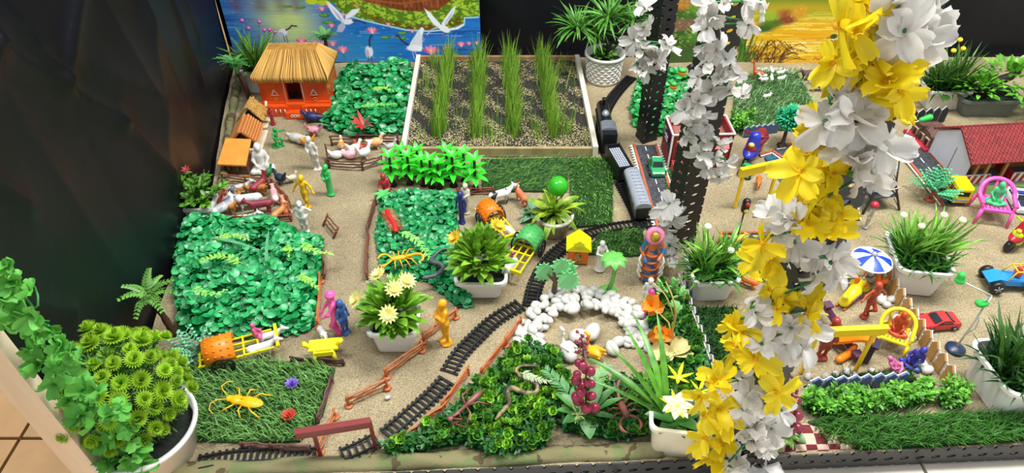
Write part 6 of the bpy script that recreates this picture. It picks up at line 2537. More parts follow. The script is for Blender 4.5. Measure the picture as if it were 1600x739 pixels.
figurine('white embracing statuette beside the yellow roofed house', (937, 420), 377, 'd8d6ce', R(15), dict(elL=(.15, -.08, .66), haL=(.04, -.16, .70), elR=(-.15, -.08, .64), haR=(-.02, -.17, .62)), .17, (0, -.02, .05, .12))
figurine('translucent white statuette at the end of the white pebbles', (1010, 478), 435, 'd6d4ca', R(-10), dict(elL=(.2, -.05, .68), haL=(.26, -.12, .72)), .16, (0, 0, .05, .11))
figurine('small magenta figure in front of the white statuette', (1010, 500), 453, 'd0308a', R(30), None, .10, None, slim=.8)
figurine('dark red figure standing behind the slotted post', (1054, 302), 252, 'a8242c', R(20), dict(elL=(.2, -.02, .68), haL=(.22, -.1, .56)), .12, (0, 0, .05, .10))
figurine('brick red toy man standing behind the yellow banner board', (1282, 558), 498, '8f3020', R(0), None, .14)
figurine('brick red running woman beside the tan picket fence', (1350, 494), 442, 'a8402c', R(25), dict(elL=(.2, -.08, .68), haL=(.28, -.04, .58), elR=(-.22, .02, .70), haR=(-.36, -.03, .66), knL=(.05, -.14, .30), foL=(.06, .02, .10), toL=(.06, -.04, .06), knR=(-.05, -.02, .27)), .12, fem=True, slim=.9)
figurine('pink reclining figure in front of the yellow chair', (1398, 577), 556, 'e06aa8', R(60), SIT, None, unit=SU, tilt=(R(-30), R(-12)))
figurine('dark blue seated figure leaning beside the pink one', (1422, 566), 538, '3a3a98', R(-40), SIT, None, unit=SU, tilt=(0, R(12)))
# red-capped figure
o = figurine('tiny toy figure with red cap behind the striped umbrella', (1352, 355), 320, 'b8b4a8', R(40), None, .12)
m = MB()
Hc = hgt(1352, 355, 320)
m.lathe([(0.009, 0), (0.009, 0.004), (0.006, 0.009), (0.0005, 0.011)], 12, c=(0, 0, Hc * .95))
m.build('red_cap', plastic('b0283a'), o)

# painted clay deity with pink headdress
b = P(1012, 432)
H = hgt(1012, 432, 366)
t = thing('painted_statuette', 'painted blue and orange clay statuette with a gold face and pink headdress', 'figurine', b, R(-8))
pr, V = fig_prims(H * 1.12, dict(elL=(.17, -.06, .62), haL=(.10, -.18, .55), elR=(-.17, -.06, .62), haR=(-.1, -.18, .5)), robe=(0, 0, .08, .17))
m = solid_mb(pr, H / 44, 0.05 * H)
m.build('body', mat('painted_clay', hexc('2f6a9a'), 0.3, col2=hexc('d8703a'), scale=55, lo=0.48, hi=0.52), t)
m = MB()
m.torus((0, -0.004, H * 1.0), 0.0125, 0.0065, 20, 8, rot=rotm(R(70)))
m.build('headdress', plastic('f08ab0'), t)
m = MB()
m.ball((0, -0.009, H * 1.0), (0.010, 0.008, 0.012), 14, 10)
m.build('gold_face', mat('gold', hexc('c8a040'), 0.3, metal=0.6, var=0.1), t)
for k in range(4):
    m = MB()
    m.torus((0, 0, H * (.16 + .14 * k)), H * (.17 - .018 * k), 0.0028, 24, 6)
    m.build('orange_band', plastic('c8662c'), t)
for s_ in (-1, 1):
    for k in range(3):
        m = MB()
        m.tube([(s_ * H * .17, -.012, H * (.62 - .13 * k)), (s_ * H * .21, -.016, H * (.52 - .13 * k)), (s_ * H * .16, -.026, H * (.44 - .13 * k))], 0.0028, 6)
        m.build('white_garland', plastic('d8d0c0'), t)

# ================================================================== CHAIRS AND STOOL
def chair(label, base, rz, W, H, col, nm='toy_chair'):
    t = thing(nm, label, 'toy chair', base, rz)
    mt = plastic(col, 0.3, 0.06)
    sz = H * 0.48
    for sx in (-1, 1):
        m = MB()
        m.tube([(sx * W * .5, -W * .5, 0), (sx * W * .46, -W * .46, sz)], [W * .05, W * .065], 6)
        m.build('leg', mt, t)
        m = MB()
        m.tube([(sx * W * .48, W * .48, 0), (sx * W * .42, W * .40, sz)], [W * .05, W * .065], 6)
        m.build('leg', mt, t)
    # slatted seat
    MB().box((0, -W * .44, sz), (W * .98, W * .10, W * .07)).build('seat_front', mt, t)
    MB().box((0, W * .36, sz), (W * .92, W * .10, W * .06)).build('seat_rear', mt, t)
    n = 7
    sl = MB().box((0, 0, 0), (W * .085, W * .8, W * .045)).mesh('seat_slat', mt)
    for i in range(n):
        put('seat_slat', sl, t, (-W * .39 + i * W * .13, -W * .03, sz))
    # hoop: arms and back in one
    m = MB()
    pts = []
    pts.append((W * .50, -W * .42, H * .66))
    for q in np.linspace(0, PI, 13):
        pts.append((math.cos(q) * W * .53, W * .08 + math.sin(q) * W * .42, H * (.70 + .34 * math.sin(q) ** .7)))
    pts.append((-W * .50, -W * .42, H * .66))
    m.tube(pts, W * .075, 7)
    m.build('hoop', mt, t)
    for sx in (-1, 1):
        m = MB()
        m.tube([(sx * W * .46, -W * .42, sz), (sx * W * .5, -W * .36, H * .70)], W * .05, 6)
        m.build('arm_post', mt, t)
    for i in range(3):
        a = PI * (.3 + .2 * i)
        m = MB()
        m.tube([(math.cos(a) * W * .42, W * .36, sz), (math.cos(a) * W * .54, W * .08 + math.sin(a) * W * .42, H * (.70 + .34 * math.sin(a) ** .7))], W * .045, 5)
        m.build('back_slat', mt, t)
    return t, sz


b = (P(1532, 348) + P(1568, 356)) / 2
c0 = Vector((b.x + 0.004, b.y + 0.032, 0))
ch, sz = chair('pink toy armchair holding the green seated figure', c0, R(-14), 0.066, 0.078, 'ee5ab0')
figurine('green seated figure in the pink toy armchair', (1550, 350), 300, '48b878', R(-14), SIT, .22, H=0.085, z=sz + 0.002)
bpy.context.scene.collection.objects[-1].location = (c0.x, c0.y + 0.004, sz + 0.002)
b = (P(1376, 558) + P(1398, 552)) / 2
c0 = Vector((b.x + 0.012, b.y + 0.026, 0))
ch, sz = chair('yellow toy armchair holding the red seated figure', c0, R(-28), 0.052, 0.066, 'f2d820')
figurine('brick red seated figure in the yellow toy armchair', (1405, 545), 300, 'b8401f', R(-32), SIT, .2, H=0.078, z=0)
bpy.context.scene.collection.objects[-1].location = (c0.x + 0.004, c0.y + 0.004, sz + 0.002)
# yellow stool on its legs
b = P(510, 560)
t = thing('yellow_stool', 'yellow toy stool with splayed legs beside the dark twig fence', 'toy chair', b, R(8))
ym = plastic('f2e428', 0.3, 0.06)
MB().box((0, 0.006, 0.030), (0.052, 0.026, 0.004)).build('seat', ym, t)
for sx in (-1, 1):
    m = MB()
    m.tube([(sx * 0.024, 0.004, 0.030), (sx * 0.033, 0.0, 0.046)], [0.004, 0.005], 6)
    m.build('arm', ym, t)
    for sy in (-1, 1):
        m = MB()
        m.tube([(sx * 0.015, 0.006 + sy * 0.010, 0.030), (sx * 0.018, 0.004 + sy * 0.015, 0)], [0.004, 0.0045], 6)
        m.build('leg', ym, t)
m = MB()
m.box((0, -0.008, 0.023), (0.034, 0.004, 0.010))
m.build('apron', ym, t)

# ================================================================== ANIMALS
def quad(label, base, heading, L, col, leg=.34, neck=(.24, .16), head=.12, fat=.15, ears=.07, horn=0, tail=.25, col2=None, lying=False, scale=55, group=None, nm='toy_cow', cat='toy animal', lo=.5, hi=.54, hop=False):
    hz = leg + fat if not lying else fat * .95
    pr = []
    A = np.array

    def c(a, b, r0, r1):
        pr.append(('c', A(a) * L, A(b) * L, r0 * L, r1 * L))
    c((-.34, 0, hz), (.30, 0, hz + .02), fat, fat * .95)
    pr.append(('e', A((0.02, 0, hz - fat * .25)) * L, A((.30, fat * .95, fat * .9)) * L))
    nx, nz = .34 + neck[0], hz + .06 + neck[1]
    c((.30, 0, hz + .05), (nx, 0, nz), fat * .72, head * .62)
    c((nx, 0, nz), (nx + head * 1.7, 0, nz - head * .75), head * .68, head * .40)
    for s_ in (-1, 1):
        c((nx - .01, s_ * head * .5, nz + head * .4), (nx - .04, s_ * (head * .5 + ears), nz + head * .45 + ears * .6), .022, .028)
        if horn:
            c((nx + .01, s_ * head * .35, nz + head * .5), (nx - horn * .3, s_ * (head * .35 + horn * .3), nz + head * .5 + horn), .022, .010)
        if not lying:
            # fore leg and hind leg with a hock
            c((.24, s_ * fat * .62, hz - .04), (.25, s_ * fat * .62, leg * .52), .062, .036)
            c((.25, s_ * fat * .62, leg * .52), (.23 + (.05 if s_ > 0 else 0), s_ * fat * .62, .03), .034, .034)
            c((-.30, s_ * fat * .62, hz - .02), (-.24, s_ * fat * .66, leg * .72), .085, .048)
            c((-.24, s_ * fat * .66, leg * .72), (-.33, s_ * fat * .66, leg * .42), .046, .034)
            c((-.33, s_ * fat * .66, leg * .42), (-.30 + (.04 if s_ < 0 else 0), s_ * fat * .66, .03), .032, .034)
        else:
            c((.22, s_ * fat * .8, .07), (.40, s_ * fat * .8, .045), .06, .04)
            c((-.26, s_ * fat * .85, .10), (-.06, s_ * fat * 1.0, .05), .09, .045)
    if tail:
        c((-.46, 0, hz + .06), (-.54, 0.02, hz + .06 - tail), .026, .020)
    m = solid_mb(pr, L / 34, .05 * L)
    mt = mat('animal_' + col + '_' + col2, hexc(col), 0.45, col2=hexc(col2), scale=scale, lo=lo, hi=hi) if col2 else plastic(col, 0.45, 0.18)
    o = m.build(nm, mt)
    place(o, P(*base), heading)
    tag(o, label, cat, group)
    return o


def hd(u0, v0, u1, v1):
    return ang(u0, v0, u1, v1)


PEN = 'animals in the fenced pen'
quad('dark red goat with raised head at the back of the pen', (408, 303), R(60), .050, '8f3038', leg=.42, neck=(.12, .34), horn=.12, group=PEN, nm='toy_goat')
quad('grey and white calf behind the brown dog in the pen', (378, 306), R(20), .050, 'c8c8c8', col2='6a6a70', group=PEN)
quad('brown dog walking across the pen', (404, 306), R(198), .048, 'a8641f', neck=(.16, .10), tail=.0, group=PEN, nm='toy_dog')
quad('white cow standing in the middle of the pen', (392, 326), R(195), .062, 'cfd6d8', col2='e8ecea', group=PEN, horn=.06)
quad('maroon cow at the front of the pen', (411, 333), R(195), .056, '8a2f3c', group=PEN, horn=.05)
quad('orange-brown goat beside the big white cow', (371, 330), R(70), .050, 'b8742a', leg=.4, neck=(.15, .25), horn=.1, group=PEN, nm='toy_goat')
quad('big white cow at the pot corner of the pen', (353, 340), R(50), .062, 'd8dcdc', col2='a8a8b0', group=PEN, neck=(.2, .1))
quad('white lying cow just inside the front fence of the pen', (385, 344), R(10), .050, 'e0e0dc', col2='8a8a8c', lying=True, group=PEN)
quad('pink and white spotted pig near the slanting fence', (431, 314), R(110), .046, 'd8a0a0', col2='f0e4e0', leg=.2, fat=.18, tail=0, group=PEN, nm='toy_pig')
quad('salmon and white calf lying by the slanting fence', (447, 328), R(115), .050, 'e08868', col2='f0e0d4', lying=True, group=PEN, scale=35)
quad('orange fox at the front corner of the pen', (438, 341), R(60), .042, 'e08a4a', leg=.3, neck=(.14, .2), group=PEN, nm='toy_fox', ears=.09)
quad('dark red calf half hidden by the pot leaves', (345, 322), R(80), .040, '8a3038', group=PEN, lying=True)
quad('black and white cow behind the bright green trees fence', (782, 318), R(25), .058, 'ececea', col2='1e1e22', scale=48, lo=.52, hi=.55)
quad('orange-red fox beside the striped succulent', (815, 318), R(120), .050, 'd8704a', neck=(.15, .2), nm='toy_fox', ears=.1)
quad('dark pig on the sand by the golden painting', (1262, 124), R(190), .050, '5a4648', col2='8a4a50', leg=.22, fat=.18, tail=0, nm='toy_pig')
quad('grey zebra-striped animal on the back sand', (1274, 143), R(190), .044, '9a9a9c', col2='4a4a50', scale=90, nm='toy_zebra')
quad('orange giraffe standing behind the white flowers at the back', (1182, 126), R(150), .036, 'c0542c', leg=.55, neck=(.2, .75), nm='toy_giraffe')
quad('orange toy dog under the yellow banner stand', (1183, 292), R(250), .040, 'c8702a', leg=.3, nm='toy_dog')
# rabbits on the grass
RB = 'tiny white rabbits on the back grass'
for i, (u, v, a, lab) in enumerate(((1189, 128, 170, 'white toy rabbit at the pebble end of the back grass'), (1203, 120, 90, 'white toy rabbit sitting upright at the top of the back grass'), (1217, 123, 10, 'white toy rabbit at the top edge of the back grass towards the pig'),
                                   (1191, 134, 190, 'white toy rabbit low in the group next to the giraffe'), (1203, 132, 80, 'white toy rabbit in the middle of the group on the back grass'), (1218, 132, 15, 'long white toy rabbit nearest the pig on the back grass'), (1196, 160, 20, 'lone white toy rabbit in the middle of the back grass'))):
    o = quad(lab, (u, v), R(a), .026, 'e8e6dc', leg=.12, fat=.17, neck=(.08, .12), ears=.03, horn=.3, tail=0, group=RB, nm='toy_rabbit')
    o.location.z = 0.014
# white dog behind the stool
quad('small white dog peeping over the yellow stool', (507, 532), R(-60), .040, 'e4e4e0', leg=.35, neck=(.1, .25), horn=.12, nm='toy_dog')


def bird(label, base, heading, L, col, col2=None, tailup=.35, neck=.28, legs=True, comb=True, nm='toy_hen', group=None, fat=.24, scale=50):
    A = np.array
    pr = []

    def c(a, b, r0, r1):
        pr.append(('c', A(a) * L, A(b) * L, r0 * L, r1 * L))
    z0 = .42 if legs else .24
    pr.append(('e', A((0, 0, z0)) * L, A((.36, fat, .23)) * L))
    c((.22, 0, z0 + .08), (.36, 0, z0 + .1 + neck), .12, .085)
    pr.append(('e', A((.38, 0, z0 + .13 + neck)) * L, A((.095, .08, .085)) * L))
    c((.45, 0, z0 + .12 + neck), (.54, 0, z0 + .10 + neck), .035, .012)
    c((-.28, 0, z0 + .05), (-.52, 0, z0 + .05 + tailup), .13, .06)
    c((-.28, .04, z0 + .05), (-.46, .06, z0 + tailup * .6), .10, .05)
    if comb:
        c((.34, 0, z0 + .23 + neck), (.42, 0, z0 + .22 + neck), .03, .025)
    if legs:
        for s_ in (-1, 1):
            c((.02, s_ * .09, z0 - .15), (.04, s_ * .1, .03), .045, .03)
            c((.04, s_ * .1, .02), (.14, s_ * .11, .015), .026, .018)
    m = solid_mb(pr, L / 30, .06 * L)
    mt = mat('bird_' + col + '_' + col2, hexc(col), 0.45, col2=hexc(col2), scale=scale, lo=.47, hi=.53) if col2 else plastic(col, 0.45, 0.15)
    o = m.build(nm, mt)
    place(o, P(*base), heading)
    tag(o, label, 'toy bird', group)
    return o


bird('dark blue hen outside the animal pen', (440, 287), R(150), .042, '22344c', tailup=.45)
bird('cream chick beside the dark blue hen', (458, 284), R(30), .030, 'd8ccb0')
bird('green parrot-like bird behind the slanting pen fence', (421, 275), R(60), .032, '1f7a44')
bird('yellow and white hen beside the red robed figurine', (416, 184), R(80), .044, 'e0c83a', col2='e8e4d8')
bird('blue and black bird resting by the back clover mat', (489, 190), R(175), .060, '232a5a', col2='1c1c26', legs=False, tailup=.0, neck=.12, comb=False)
bird('pale grey goose spreading flat on the sand', (463, 221), R(170), .052, 'c0bcb4', legs=False, tailup=.05, neck=.02, comb=False, nm='toy_goose')
bird('grey duck beside the pale goose', (469, 224), R(-30), .040, 'b0aca4', legs=False, tailup=.1, neck=.1, comb=False, nm='toy_duck')
bird('orange duck near the greyish white figurine', (482, 229), R(190), .040, 'd89020', neck=.05, comb=False, nm='toy_duck')
bird('pink and grey bird in front of the back clover mat', (492, 213), R(190), .046, 'd88a98', col2='6a5a5c', tailup=.3)
HENS = 'birds in the hen pen'
bird('orange and white hen standing at the back of the hen pen', (535, 236), R(100), .040, 'e08a2a', col2='e8e4dc', group=HENS)
bird('white goose at the open end of the hen pen', (527, 247), R(10), .044, 'dcdcd8', legs=False, neck=.1, comb=False, group=HENS, nm='toy_goose')
bird('pink flamingo-like bird lying across the hen pen', (548, 247), R(0), .046, 'eab4bc', legs=False, tailup=.05, neck=.1, comb=False, group=HENS)
bird('white rooster with red comb in the hen pen', (556, 240), R(30), .042, 'ece8e0', group=HENS)
bird('red hen in the middle of the hen pen', (564, 238), R(160), .036, 'c84a34', group=HENS)
bird('white spiky feathered bird by the front rails of the hen pen', (571, 247), R(40), .044, 'e4e8ea', group=HENS, tailup=.5)
bird('tan and orange hen at the far rails of the hen pen', (589, 232), R(20), .048, 'e0a468', col2='efdcc4', group=HENS, tailup=.15)
bird('grey pigeon outside the far end of the hen pen', (612, 236), R(30), .036, 'b4b0b4', comb=False)


def swan(label, base, rz, L, col):
    A = np.array
    pr = [('e', A((0, 0, .2)) * L, A((.36, .2, .2)) * L)]
    pts = [(.28, 0, .26), (.44, 0, .48), (.34, 0, .72), (.40, 0, .92), (.54, 0, .90)]
    for a, b in zip(pts, pts[1:]):
        pr.append(('c', A(a) * L, A(b) * L, .07 * L, .06 * L))
    pr.append(('c', A((.54, 0, .90)) * L, A((.66, 0, .84)) * L, .05 * L, .02 * L))
    for s_ in (-1, 1):
        pr.append(('c', A((.1, s_ * .16, .26)) * L, A((-.38, s_ * .2, .5)) * L, .13 * L, .04 * L))
        pr.append(('c', A((.0, s_ * .17, .22)) * L, A((-.44, s_ * .18, .36)) * L, .11 * L, .04 * L))
    o = solid_mb(pr, L / 30, .05 * L).build('toy_swan', plastic(col, .35, .06))
    place(o, P(*base), rz)
    return tag(o, label, 'toy bird')


swan('white swan with curved neck on the sand pond', (886, 548), R(120), .044, 'e0dcd0')
swan('golden yellow swan behind the berries on the sand pond', (928, 556), R(130), .046, 'e8a61c')

# ================================================================== CRAWLING TOYS
def critter(name, label, loc, rz, cat='toy insect'):
    return thing(name, label, cat, loc, rz)


def legs_part(t, mt, pts_list, r, name='leg'):
    for pts in pts_list:
        m = MB()
        m.tube(pts, r, 6)
        m.build(name, mt, t)


# yellow cockroach
t = critter('toy_cockroach', 'bright yellow toy cockroach on the front grass mat', P(386, 630, 0.018), R(-12))
t.scale = (.8, .8, .8)
ym = plastic('f2b418', 0.3)
m = solid_mb([('e', (0.008, 0, .006), (.030, .013, .007)), ('e', (-0.022, 0, .006), (.014, .012, .007)), ('e', (-0.038, 0, .006), (.008, .008, .005))], .0016, .003)
m.build('body', ym, t)
MB().tube([(-.012, 0, .0128), (.034, 0, .0105)], .0006, 4).build('wing_seam', plastic('c88a10'), t)
for s_ in (-1, 1):
    legs_part(t, ym, [[(-.02, s_ * .008, .005), (-.028, s_ * .024, .010), (-.044, s_ * .032, .0)], [(-.006, s_ * .010, .005), (-.004, s_ * .026, .010), (.004, s_ * .036, 0)], [(.008, s_ * .010, .005), (.022, s_ * .022, .010), (.042, s_ * .028, 0)]], .0017)
    legs_part(t, ym, [[(-.044, s_ * .004, .007), (-.058, s_ * .012, .012), (-.068, s_ * .022, .010), (-.064, s_ * .036, .008), (-.052, s_ * .042, .006)]], .0012, 'antenna')
# red centipede
t = critter('toy_centipede', 'red toy centipede lying on the narrow clover mat', P(614, 348, 0.034), 0)
rm_ = plastic('d8322c', 0.35)
path, _ = smooth_path([P(604, 328, .036) - t.location, P(609, 340, .038) - t.location, P(616, 350, .038) - t.location, P(619, 362, .036) - t.location], 22)
m = MB()
m.tube(path, [.0042 + .0012 * (i % 2) for i in range(22)], 8)
m.build('body', rm_, t)
for i in range(1, 21, 1):
    tg = (path[i + 1] - path[i - 1]).normalized()
    sd = Vector((-tg.y, tg.x, 0))
    for s_ in (-1, 1):
        m = MB()
        p = path[i]
        m.tube([p, p + sd * s_ * .011 + Vector((0, 0, .003)), p + sd * s_ * .017 + Vector((0, 0, -.002))], [.0008, .0006, .0003], 4)
        m.build('leg', rm_, t)


def scorpion(label, loc, rz, L, col, nm='toy_scorpion', curl=1.0, tail3=True):
    t = critter(nm, label, loc, rz)
    mt = plastic(col, .4)
    m = solid_mb([('e', (0, 0, .1 * L), (.24 * L, .10 * L, .07 * L)), ('e', (.18 * L, 0, .1 * L), (.13 * L, .09 * L, .06 * L))], L / 30, .03 * L)
    m.build('body', mt, t)
    m = MB()
    pts = [Vector((-.2, 0, .1)), Vector((-.38, .02, .14)), Vector((-.56, .08, .20)), Vector((-.70, .20, .24)), Vector((-.72, .36, .22)), Vector((-.62, .44, .18))]
    path, _ = smooth_path([p * L for p in pts], 20)
    m.tube(path, [L * (.055 - .0012 * i + .008 * (i % 2)) for i in range(20)], 7)
    m.build('tail', mt, t)
    for s_ in (-1, 1):
        m = MB()
        path, _ = smooth_path([Vector(p) * L for p in ((.26, s_ * .06, .1), (.40, s_ * .22, .14), (.58, s_ * .26, .1), (.70, s_ * .14, .08))], 14)
        m.tube(path, [L * q for q in (.035, .035, .034, .032, .03, .03, .034, .045, .05, .05, .045, .035, .022, .01)], 7)
        m.build('claw', mt, t)
        legs_part(t, mt, [[Vector((.14 - .11 * k, s_ * .07, .1)) * L, Vector((.18 - .18 * k, s_ * .24, .17)) * L, Vector((.2 - .24 * k, s_ * .40, 0)) * L] for k in range(4)], .022 * L)
    return t


scorpion('yellow toy scorpion on the narrow clover mat', P(625, 406, .036), R(195), .062, 'f0ae14')
scorpion('brown toy scorpion on the dark rosette shrub mat', P(972, 640, .032), R(-75), .066, '7a4232', 'toy_scorpion')


def snake(label, pix, z, r, col, col2, nm='toy_snake', scale=60):
    p0 = P(*pix[0], z)
    path, L = smooth_path([P(u, v, z + .002 * math.sin(i * 2.1)) - p0 for i, (u, v) in enumerate(pix)], 40)
    m = MB()
    m.tube(path, [r * (.35 + .65 * min(1, i / 14)) if i < 30 else r * (1 - .25 * (i - 30) / 4 if i < 34 else (.85 if i < 38 else .5)) for i in range(40)], 9)
    o = m.build(nm, mat('snake_' + col, hexc(col), .4, col2=hexc(col2), scale=scale, lo=.45, hi=.55))
    o.location = p0
    return tag(o, label, 'toy animal')


snake('grey toy snake crossing the narrow clover mat', [(702, 389), (690, 390), (678, 400), (674, 408), (688, 412), (692, 420), (680, 430), (660, 434)], .034, .0048, '4a5258', '5c6468')
snake('brown and tan toy snake on the green rosette shrub mat', [(842, 572), (815, 572), (806, 580), (820, 592), (838, 600), (838, 612), (820, 614), (800, 606), (792, 614), (796, 630), (785, 642), (774, 656)], .036, .0048, '4a3c30', '8a7e50')
# mantis
t = critter('toy_mantis', 'brown toy mantis with long legs on the green rosette shrub mat', P(728, 640, .036), 0)
mm = plastic('7d4a44', .4)
pa, pb, pc = [P(u, v, .042) - t.location for u, v in ((754, 610), (728, 634), (704, 654))]
m = MB()
m.tube([pa, pa.lerp(pb, .3), pa.lerp(pb, .7), pb], [.002, .006, .0055, .003], 9)
m.build('abdomen', mm, t)
m = MB()
m.tube([pb, pb.lerp(pc, .6), pc], [.003, .0026, .003], 8)
m.build('thorax', mm, t)
m = MB()
m.ball(pc, (.006, .005, .004), 10, 6)
m.build('head', mm, t)
gp = lambda u, v, z=.036: P(u, v, z) - t.location
for pts in ([pb, gp(748, 628, .05), gp(764, 632, .034)], [pb, gp(735, 645, .05), gp(728, 668, .034)], [pb, gp(722, 618, .052), gp(736, 606, .034)], [pc, gp(722, 655, .05), gp(712, 662, .045), gp(728, 668, .04)], [pc, gp(718, 645, .05), gp(722, 656, .045), gp(706, 662, .04)]):
    legs_part(t, mm, [pts], .0017)

# ================================================================== CARTS
def cart(label, base, heading, hood, sc=1.0, hood_on=True):
    t = thing('toy_cart', label, 'toy cart', base, heading, None, sc)
    yw = plastic('f2dc18', .3, .06)
    # ladder-like bed
    for y in (-.020, -.0067, .0067, .020):
        MB().box((.012, y, .022), (.115, .0028, .0028)).build('bed_rail', yw, t)
    for x in (-.042, -.02, .002, .024, .046):
        MB().box((x, 0, .0235), (.0028, .043, .0026)).build('bed_slat', yw, t)
    MB().box((.076, 0, .026), (.005, .05, .007)).build('yoke', yw, t)
    hm = plastic(hood, .4, .1)
    m = MB()
    n = 14
    vs = []
    for i in range(n + 1):
        q = PI * i / n
        for x in (-.034, .012):
            for r_ in (.024, .0215):
                vs.append((x, math.cos(q) * r_, .024 + math.sin(q) * r_ * 1.15))
    fs = []
    for i in range(n):
        a, b = 4 * i, 4 * (i + 1)
        fs += [(a, a + 2, b + 2, b), (a + 1, b + 1, b + 3, a + 3), (a, b, b + 1, a + 1), (a + 2, a + 3, b + 3, b + 2)]
    fs += [(0, 1, 3, 2), (4 * n, 4 * n + 2, 4 * n + 3, 4 * n + 1)]
    m.add(vs, fs)
    hd_ = m.build('hood', hm, t)
    m = MB()
    for k in range(4):
        for i in range(7):
            q = PI * (.14 + .12 * i)
            m.ball((-.028 + .011 * k, math.cos(q) * .0242, .024 + math.sin(q) * .0242 * 1.15), (.0026, .0015, .0014), 6, 4)
    m.build('hood_relief', hm, hd_)
    for s_ in (-1, 1):
        m = MB()
        rt_ = rotm(PI / 2)
        m.torus((-.01, s_ * .028, .018), .0165, .0017, 22, 6, rot=rt_)
        wl_ = m.build('wheel', blk, t)
        m = MB()
        for k in range(4):
            a = PI * k / 4
            m.tube([(-.01 + math.cos(a) * .016, s_ * .028, .018 + math.sin(a) * .016), (-.01 - math.cos(a) * .016, s_ * .028, .018 - math.sin(a) * .016)], .0011, 5)
        m.ball((-.01, s_ * .028, .018), .003, 8, 6)
        m.build('spokes', blk, wl_)
    m = MB()
    m.tube([(-.01, -.028, .018), (-.01, .028, .018)], .0016, 6)
    m.build('axle', blk, t)
    return t


h1 = ang(340, 562, 430, 538)
cart('yellow ox cart with an orange hood beside the front grass mat', P(362, 561), h1, 'f0861c', 1.12)
quad('white ox nearest the grass pulling the orange hooded cart', (412, 556), h1, .050, 'd8d8d6', horn=.12, nm='toy_ox')
quad('white ox nearest the clover pulling the orange hooded cart', (424, 537), h1, .046, 'd8d8d6', horn=.12, nm='toy_ox')
figurine('pink seated driver in front of the orange hooded cart', (405, 540), 500, 'd85a90', h1 + PI / 2, SIT, None, H=.055)
bpy.context.scene.collection.objects[-1].location.z = .026
h2 = ang(768, 345, 802, 378)
cart('toy cart with a bright orange hood behind the leafy bush', P(770, 352), h2 - .1, 'f57a0c')
h3 = ang(828, 388, 806, 420)
cart('toy cart with a green hood and big black wheel beside the track', P(822, 398), h3, '4fae5c', 1.1)
quad('white ox pulling the green hooded cart', (798, 430), h3, .052, 'cfd2ce', horn=.1, nm='toy_ox')
quad('white ox pulling the orange hooded cart behind the bush', (800, 376), h2, .046, 'd8d8d4', horn=.1, nm='toy_ox')
figurine('tiny pink driver beside the green hooded cart', (802, 408), 384, 'd070a0', R(-60), SIT, None, H=.045)

# ================================================================== VEHICLES
glass = mat('toy_window', hexc('20262e'), .12, var=.1)


